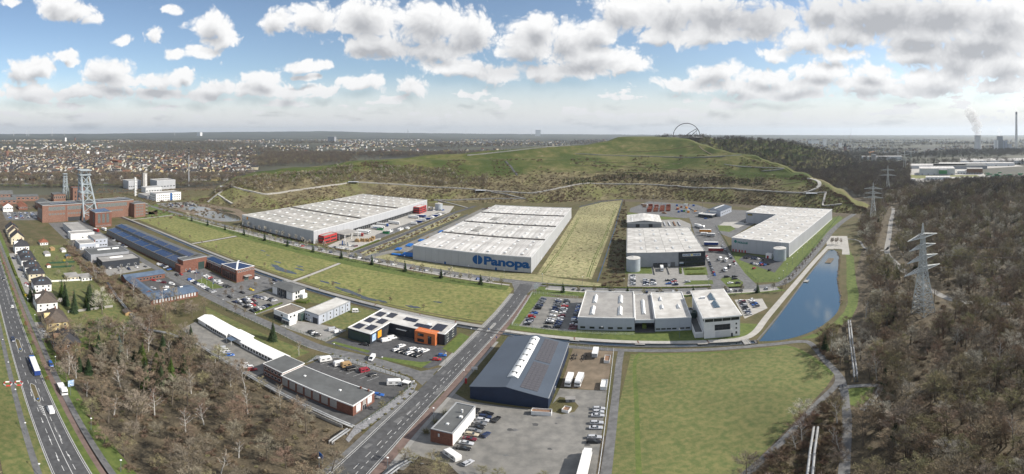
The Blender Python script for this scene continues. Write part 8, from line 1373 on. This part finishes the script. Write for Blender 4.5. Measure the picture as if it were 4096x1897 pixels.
for lb, pts, m_, h in (('grey timber fence across the garden behind the white villa', [(-246,63),(-247,92)], 'concrete', 1.7), ('white garden wall round the terraces behind the row', [(-318,64),(-306,66),(-304,88),(-312,90)], 'white_wall', 1.4), ('green board screen in the long gardens', [(-352,72),(-351,96)], 'fence_green', 1.6), ('second green board screen in the long gardens', [(-340,74),(-339,92)], 'fence_green', 1.6), ('grey concrete yard wall beside the heating pipes', [(-137,111.4),(-99,108),(-86,107.6)], 'concrete', 1.6), ('pale retaining wall below the anthracite hall lot', [(-334,99.6),(-305.4,100.4)], 'concrete', 1.8)):
    o = thing('yard_wall', lb, 'wall', (0,0,0))
    for a, c in zip(pts, pts[1:]): Ln = hypot(c[0]-a[0], c[1]-a[1]); MB().obox(UV((a[0]+c[0])/2, (a[1]+c[1])/2), GRID+atan2(c[1]-a[1], c[0]-a[0]), Ln/2, .1, 0, h).obj('wall_run', m_, o)
    rebase(o, UV(*pts[0]))
def board(label, u, v, ang, w, h, z, m_, text=None, name='road_sign', legs=2, tm='trim_white'):
    A = Bld(name, label, 'sign', u, v, w, .1, h, ang); A.box('panel', 0, w, 0, .08, z, z+h, m_)
    for x in ((.12*w, .88*w) if legs == 2 else (w/2,)): A.box('post', x-.05, x+.05, .09, .18, 0, z+h, 'lamp_pole')
    if text: A.text(text, 'f', w*.12, w*.88, z+h*.3, h*.5, tm, 0, .02)
board('blue direction board at the main road edge by the wood', -76.2, 87, 160, 2.4, 2.0, 3, 'sign_blue'); board('white direction sign beside the navy hall', -65.6, 169, 10, 2.6, 1.4, 2.0, 'trim_white'); board('tall red and dark company pylon sign by the navy hall corner', -64.4, 158.4, 10, .9, 3.0, .3, 'red_wall', None, 'totem_sign', 1); board('advertising billboard on the pavement by the wood', -162, 41.6, 100, 2.6, 3.4, .8, 'poster_blue', None, 'billboard'); board('small white sign in the exhibition lot', -226, 167.4, 0, 1.2, .9, 1.4, 'trim_white', None, 'lot_sign', 1); board('round blue keep-right sign on the main road island', -73.9, 215, 0, .8, .8, 1.2, 'sign_blue', None, 'traffic_sign', 1); board('blue keep-right sign on the first north road island', -201.6, 28.5, -80, .7, .8, .9, 'sign_blue', None, 'traffic_sign', 1); board('blue keep-right sign on the striped north road island', -154.6, 28.5, -80, .7, .8, .9, 'sign_blue', None, 'traffic_sign', 1); board('blue cycle path sign by the navy hall road', -66.4, 205, 0, .7, .7, 2, 'sign_blue', None, 'traffic_sign', 1)
FL = {0:'white flag with red foot',1:'white flag with yellow foot',2:'white flag with green foot',3:'white flag with blue foot'}; FM = ('red_wall','sign_yellow','hedge_leaf','sign_blue')
for k, (u, v) in enumerate(((-272,167.5),(-262.5,166.6),(-254.6,166),(-247,166))): t = thing('flagpole', 'tall flagpole with %s on the car park lawn' % FL[k], 'flag', UV(u, v, .1), GRID); MB().tube([(0,0,0),(0,0,9)], [.07,.04], 6).obj('pole', 'trim_white', t); MB().box(.05,1.5,-.02,.02,5.2,8.8).obj('banner', 'trim_white', t); MB().box(.05,1.5,-.025,.025,4.4,5.2).obj('banner_foot', FM[k], t)
for k, (u, v) in enumerate(((-63,278),(-62,280))): t = thing('flagpole', 'white banner on a pole at the street corner of the workshop lot', 'flag', UV(u, v, .1), GRID, 'banners at the workshop lot'); MB().tube([(0,0,0),(0,0,9)], [.07,.04], 6).obj('pole', 'trim_white', t); MB().box(.05,1.4,-.02,.02,4.6,8.8).obj('banner', 'trim_white', t)
for k, (u, v) in enumerate(((-258,322),(-255,321),(-250,320))): t = thing('flagpole', 'company banner on a pole in the lot before the red office', 'flag', UV(u, v, .1), GRID, 'banners before the red office'); MB().tube([(0,0,0),(0,0,8)], [.07,.04], 6).obj('pole', 'trim_white', t); MB().box(.05,1.4,-.02,.02,3.6,7.8).obj('banner', 'trim_white' if k else 'sign_blue', t)
# little bridges over the canal
for u, v, lb in ((-225,216.2,'slim timber footbridge over the canal at the field path'), (58,205.2,'timber footbridge over the canal mouth by the lake')):
    t = thing('footbridge', lb, 'bridge', UV(u, v, .1), GRID+radians(2)); [MB().box(-1.7,1.7,-3.2+k*.42,-2.82+k*.42,.42,.52).obj('plank', 'concrete', t) for k in range(15)]; [MB().box(x-.05,x+.05,-3.2,3.1,1.3,1.4).obj('handrail', 'fence_steel', t) for x in (-1.65,1.65)]; [MB().box(x-.04,x+.04,y-.04,y+.04,.5,1.3).obj('post', 'fence_steel', t) for x in (-1.65,1.65) for y in (-3,-1,1,3)]
for u in (-30,3,34): sheet('canal_cover', [(u,211.2-.085*u-.9),(u+5,210.8-.085*u-.9),(u+5,211.8-.085*u-.9),(u,212.2-.085*u-.9)], .52, 'concrete')
for u in (-150,-95,-27.5,5,40): strip('paving_band', [(u, {-150:218.8,-95:218.3,-27.5:213.9,5:211.4,40:208.7}[u]), (u-.6, {-150:222.8,-95:222.2,-27.5:217.8,5:215.2,40:212.4}[u])], .8, .119, 'red_brown_boards')
tag(MB().obox(UV(167.5,328), GRID+radians(50), 7.4, 2.4, .05, .5).obox(UV(167.5,328), GRID+radians(50), 7.0, 2.0, .5, .62).obj('planted_raft', 'dirt'), 'brown floating planted raft on the lake', 'raft')
t = thing('lake_balcony', 'small viewing balcony on the lake wall', 'platform', UV(126.5,287.5,.1), GRID+radians(51)); MB().box(-2.4,2.4,-2.6,.6,.25,.5).obj('deck', 'concrete', t); [MB().box(x-.05,x+.05,-2.6,-2.5,.5,1.5).obj('post', 'fence_steel', t) for x in (-2.3,-.8,.8,2.3)]; MB().box(-2.4,2.4,-2.6,-2.5,1.45,1.55).obj('handrail', 'fence_steel', t)
rs = random.Random(12); b = MB()
for (p, an) in along([(188,352),(181,334),(165,305.5),(152,283),(143.6,266.4),(136.4,249.6),(128.6,235.4)], 1.1): s = rs.uniform(.25,.6); b.obox(UV(p[0]+rs.uniform(-1.2,.4), p[1]+rs.uniform(-.6,.6)), rs.uniform(0,3), s, s*.7, 0, .2+s*.6)
stuff(b.obj('bank_stones', 'dirt'), 'brown boulders lining the wooded lake shore', 'stones')
for k, (u, v) in enumerate(((195,377),(199,375.4),(203.4,373),(197.6,379.5),(202,377.5))): tree('plaza_tree', STREET[0], ('bark', 'twig_brown'), 'tufted bare tree on the plaza at the lake head', 'tree', u, v, .95, 'trees on the lake plaza')
for u, v in ((190.6,360.6),(193.6,358.6)): t = thing('bench', 'long bench on the plaza at the lake head', 'bench', UV(u, v, .12), GRID+radians(-39), 'benches on the plaza'); MB().box(-1.4,1.4,-.35,.35,.38,.48).obj('seat', 'concrete', t); [MB().box(x-.12,x+.12,-.3,.3,0,.38).obj('leg', 'trim_dark', t) for x in (-1.1,1.1)]
for v_, x, y, lb in (('g',700,136,'steel viewing balcony on the heap path above the blue-lettered warehouse'), ('o',2215,786,'steel viewing balcony at the bend of the heap path'), ('p',265,580,'pale viewing balcony at the left bend of the heap path'), ('a',2150,592,'steel ramp balcony at the foot of the heap')):
    P = hill_point(v_, x, y); t = thing('viewing_platform', lb, 'platform', (P.x, P.y, P.z+.8), -atan2(P.x, P.y)); MB().box(-9,9,-8,1,0,.5).obj('deck', 'fence_steel', t); MB().box(-9,9,-8,-7.8,1.3,1.5).obj('handrail', 'fence_steel', t); [MB().box(xx-.15,xx+.15,-7.9,-7.6,-5 if abs(xx) > 6 else .5,1.3).obj('post', 'fence_steel', t) for xx in (-8.8,-4.4,0,4.4,8.8)]
for u, v in ((-169,18.6),(-169,23)):
    t = thing('roadwork_barrier', 'red and white barrier ring round a pavement dig beside the north road', 'barrier', UV(u, v, .1), GRID, 'barriers by the north road')
    for k in range(6): a = k*pi/3; MB().box(-.9,.9,-.05,.05,.3,1.0).obj('panel', 'trim_white' if k % 2 else 'barrier_red', t, loc=(1.7*cos(a),1.5*sin(a),0), rz=a+pi/2)
t = thing('trampoline', 'round garden trampoline with dark net on the lawn', 'trampoline', UV(-212.5, 88, .1)); MB().lathe([(1.7,.7),(1.7,.76)], 16).obj('mat', 'trim_dark', t); [MB().bar((1.7*cos(a),1.7*sin(a),0),(1.7*cos(a),1.7*sin(a),2.4),.07).obj('post', 'fence_steel', t) for a in [k*pi/3 for k in range(6)]]
# people
def person(label, u, v, rz, top, leg, h=1.76, z=.13):
    """standing or walking figure grown from a jointed skeleton"""
    me = bpy.data.meshes.new('body'); V = [(0,0,.95),(0,0,1.2),(0,0,1.42),(0,.02,1.53),(0,.03,1.66),(.12,0,.92),(.16,.14,.5),(.16,-.06,.08),(.16,.12,.04),(-.12,0,.92),(-.16,-.1,.5),(-.16,-.34,.1),(-.16,-.2,.03),(.2,0,1.4),(.27,-.08,1.12),(.27,.06,.88),(-.2,0,1.4),(-.27,.1,1.12),(-.26,.28,.92)]
    me.from_pydata([tuple(c*h/1.76 for c in p) for p in V], [(0,1),(1,2),(2,3),(3,4),(0,5),(5,6),(6,7),(7,8),(0,9),(9,10),(10,11),(11,12),(2,13),(13,14),(14,15),(2,16),(16,17),(17,18)], [])
    o = tag(link('person', me, None, UV(u, v, z), rz), label, 'person'); md = o.modifiers.new('skin', 'SKIN'); R_ = [.15,.14,.17,.07,.11,.1,.075,.05,.05,.1,.075,.05,.05,.075,.055,.045,.075,.055,.045]
    for i, s in enumerate(me.skin_vertices[0].data if me.skin_vertices else []): s.radius = (R_[i], R_[i]*.8)
    if me.skin_vertices: me.skin_vertices[0].data[0].use_root = True
    o.modifiers.new('sub', 'SUBSURF').levels = 1; m = bpy.data.materials.new('clothes'); m.use_nodes = True; t = m.node_tree; tc_ = N(t, 'ShaderNodeTexCoord'); s = N(t, 'ShaderNodeSeparateXYZ'); L(t, tc_.outputs['Object'], s.inputs[0]); c = mixc(t, math_(t, 'GREATER_THAN', s.outputs[2], .9), leg, top); c = mixc(t, math_(t, 'GREATER_THAN', s.outputs[2], 1.5), c, (.38,.24,.18)); c = mixc(t, math_(t, 'GREATER_THAN', s.outputs[2], 1.68), c, (.05,.035,.025)); L(t, c, t.nodes['Principled BSDF'].inputs['Base Color']); me.materials.append(m); return o
person('person in dark blue jacket walking at the path fork', 81, 147.6, .6, (.02,.03,.10), (.02,.02,.03)); person('person in yellow safety vest on the canal promenade', -196, 220, 1.2, (.55,.55,.04), (.03,.03,.05)); person('person walking on the grey forest road', 196, 190, .3, (.03,.03,.04), (.02,.02,.02)); person('person in red jacket on the canal promenade', -118, 220.4, 1.5, (.35,.04,.04), (.03,.03,.04))
# ---------------------------------------------------------------- air
b = MB(); b.box(-18600, 18600, -18600, 18600, -9, 345)
m = bpy.data.materials.new('haze_air'); m.use_nodes = True; t = m.node_tree; t.nodes.clear(); pv = N(t, 'ShaderNodeVolumePrincipled'); pv.inputs['Color'].default_value = (.76, .88, 1.0, 1); pv.inputs['Density'].default_value = 4e-5; pv.inputs['Anisotropy'].default_value = .4
om = N(t, 'ShaderNodeOutputMaterial'); L(t, pv.outputs[0], om.inputs['Volume']); M['haze_air'] = m
stuff(b.obj('haze', 'haze_air'), 'pale blue haze lying over the far country', 'haze')
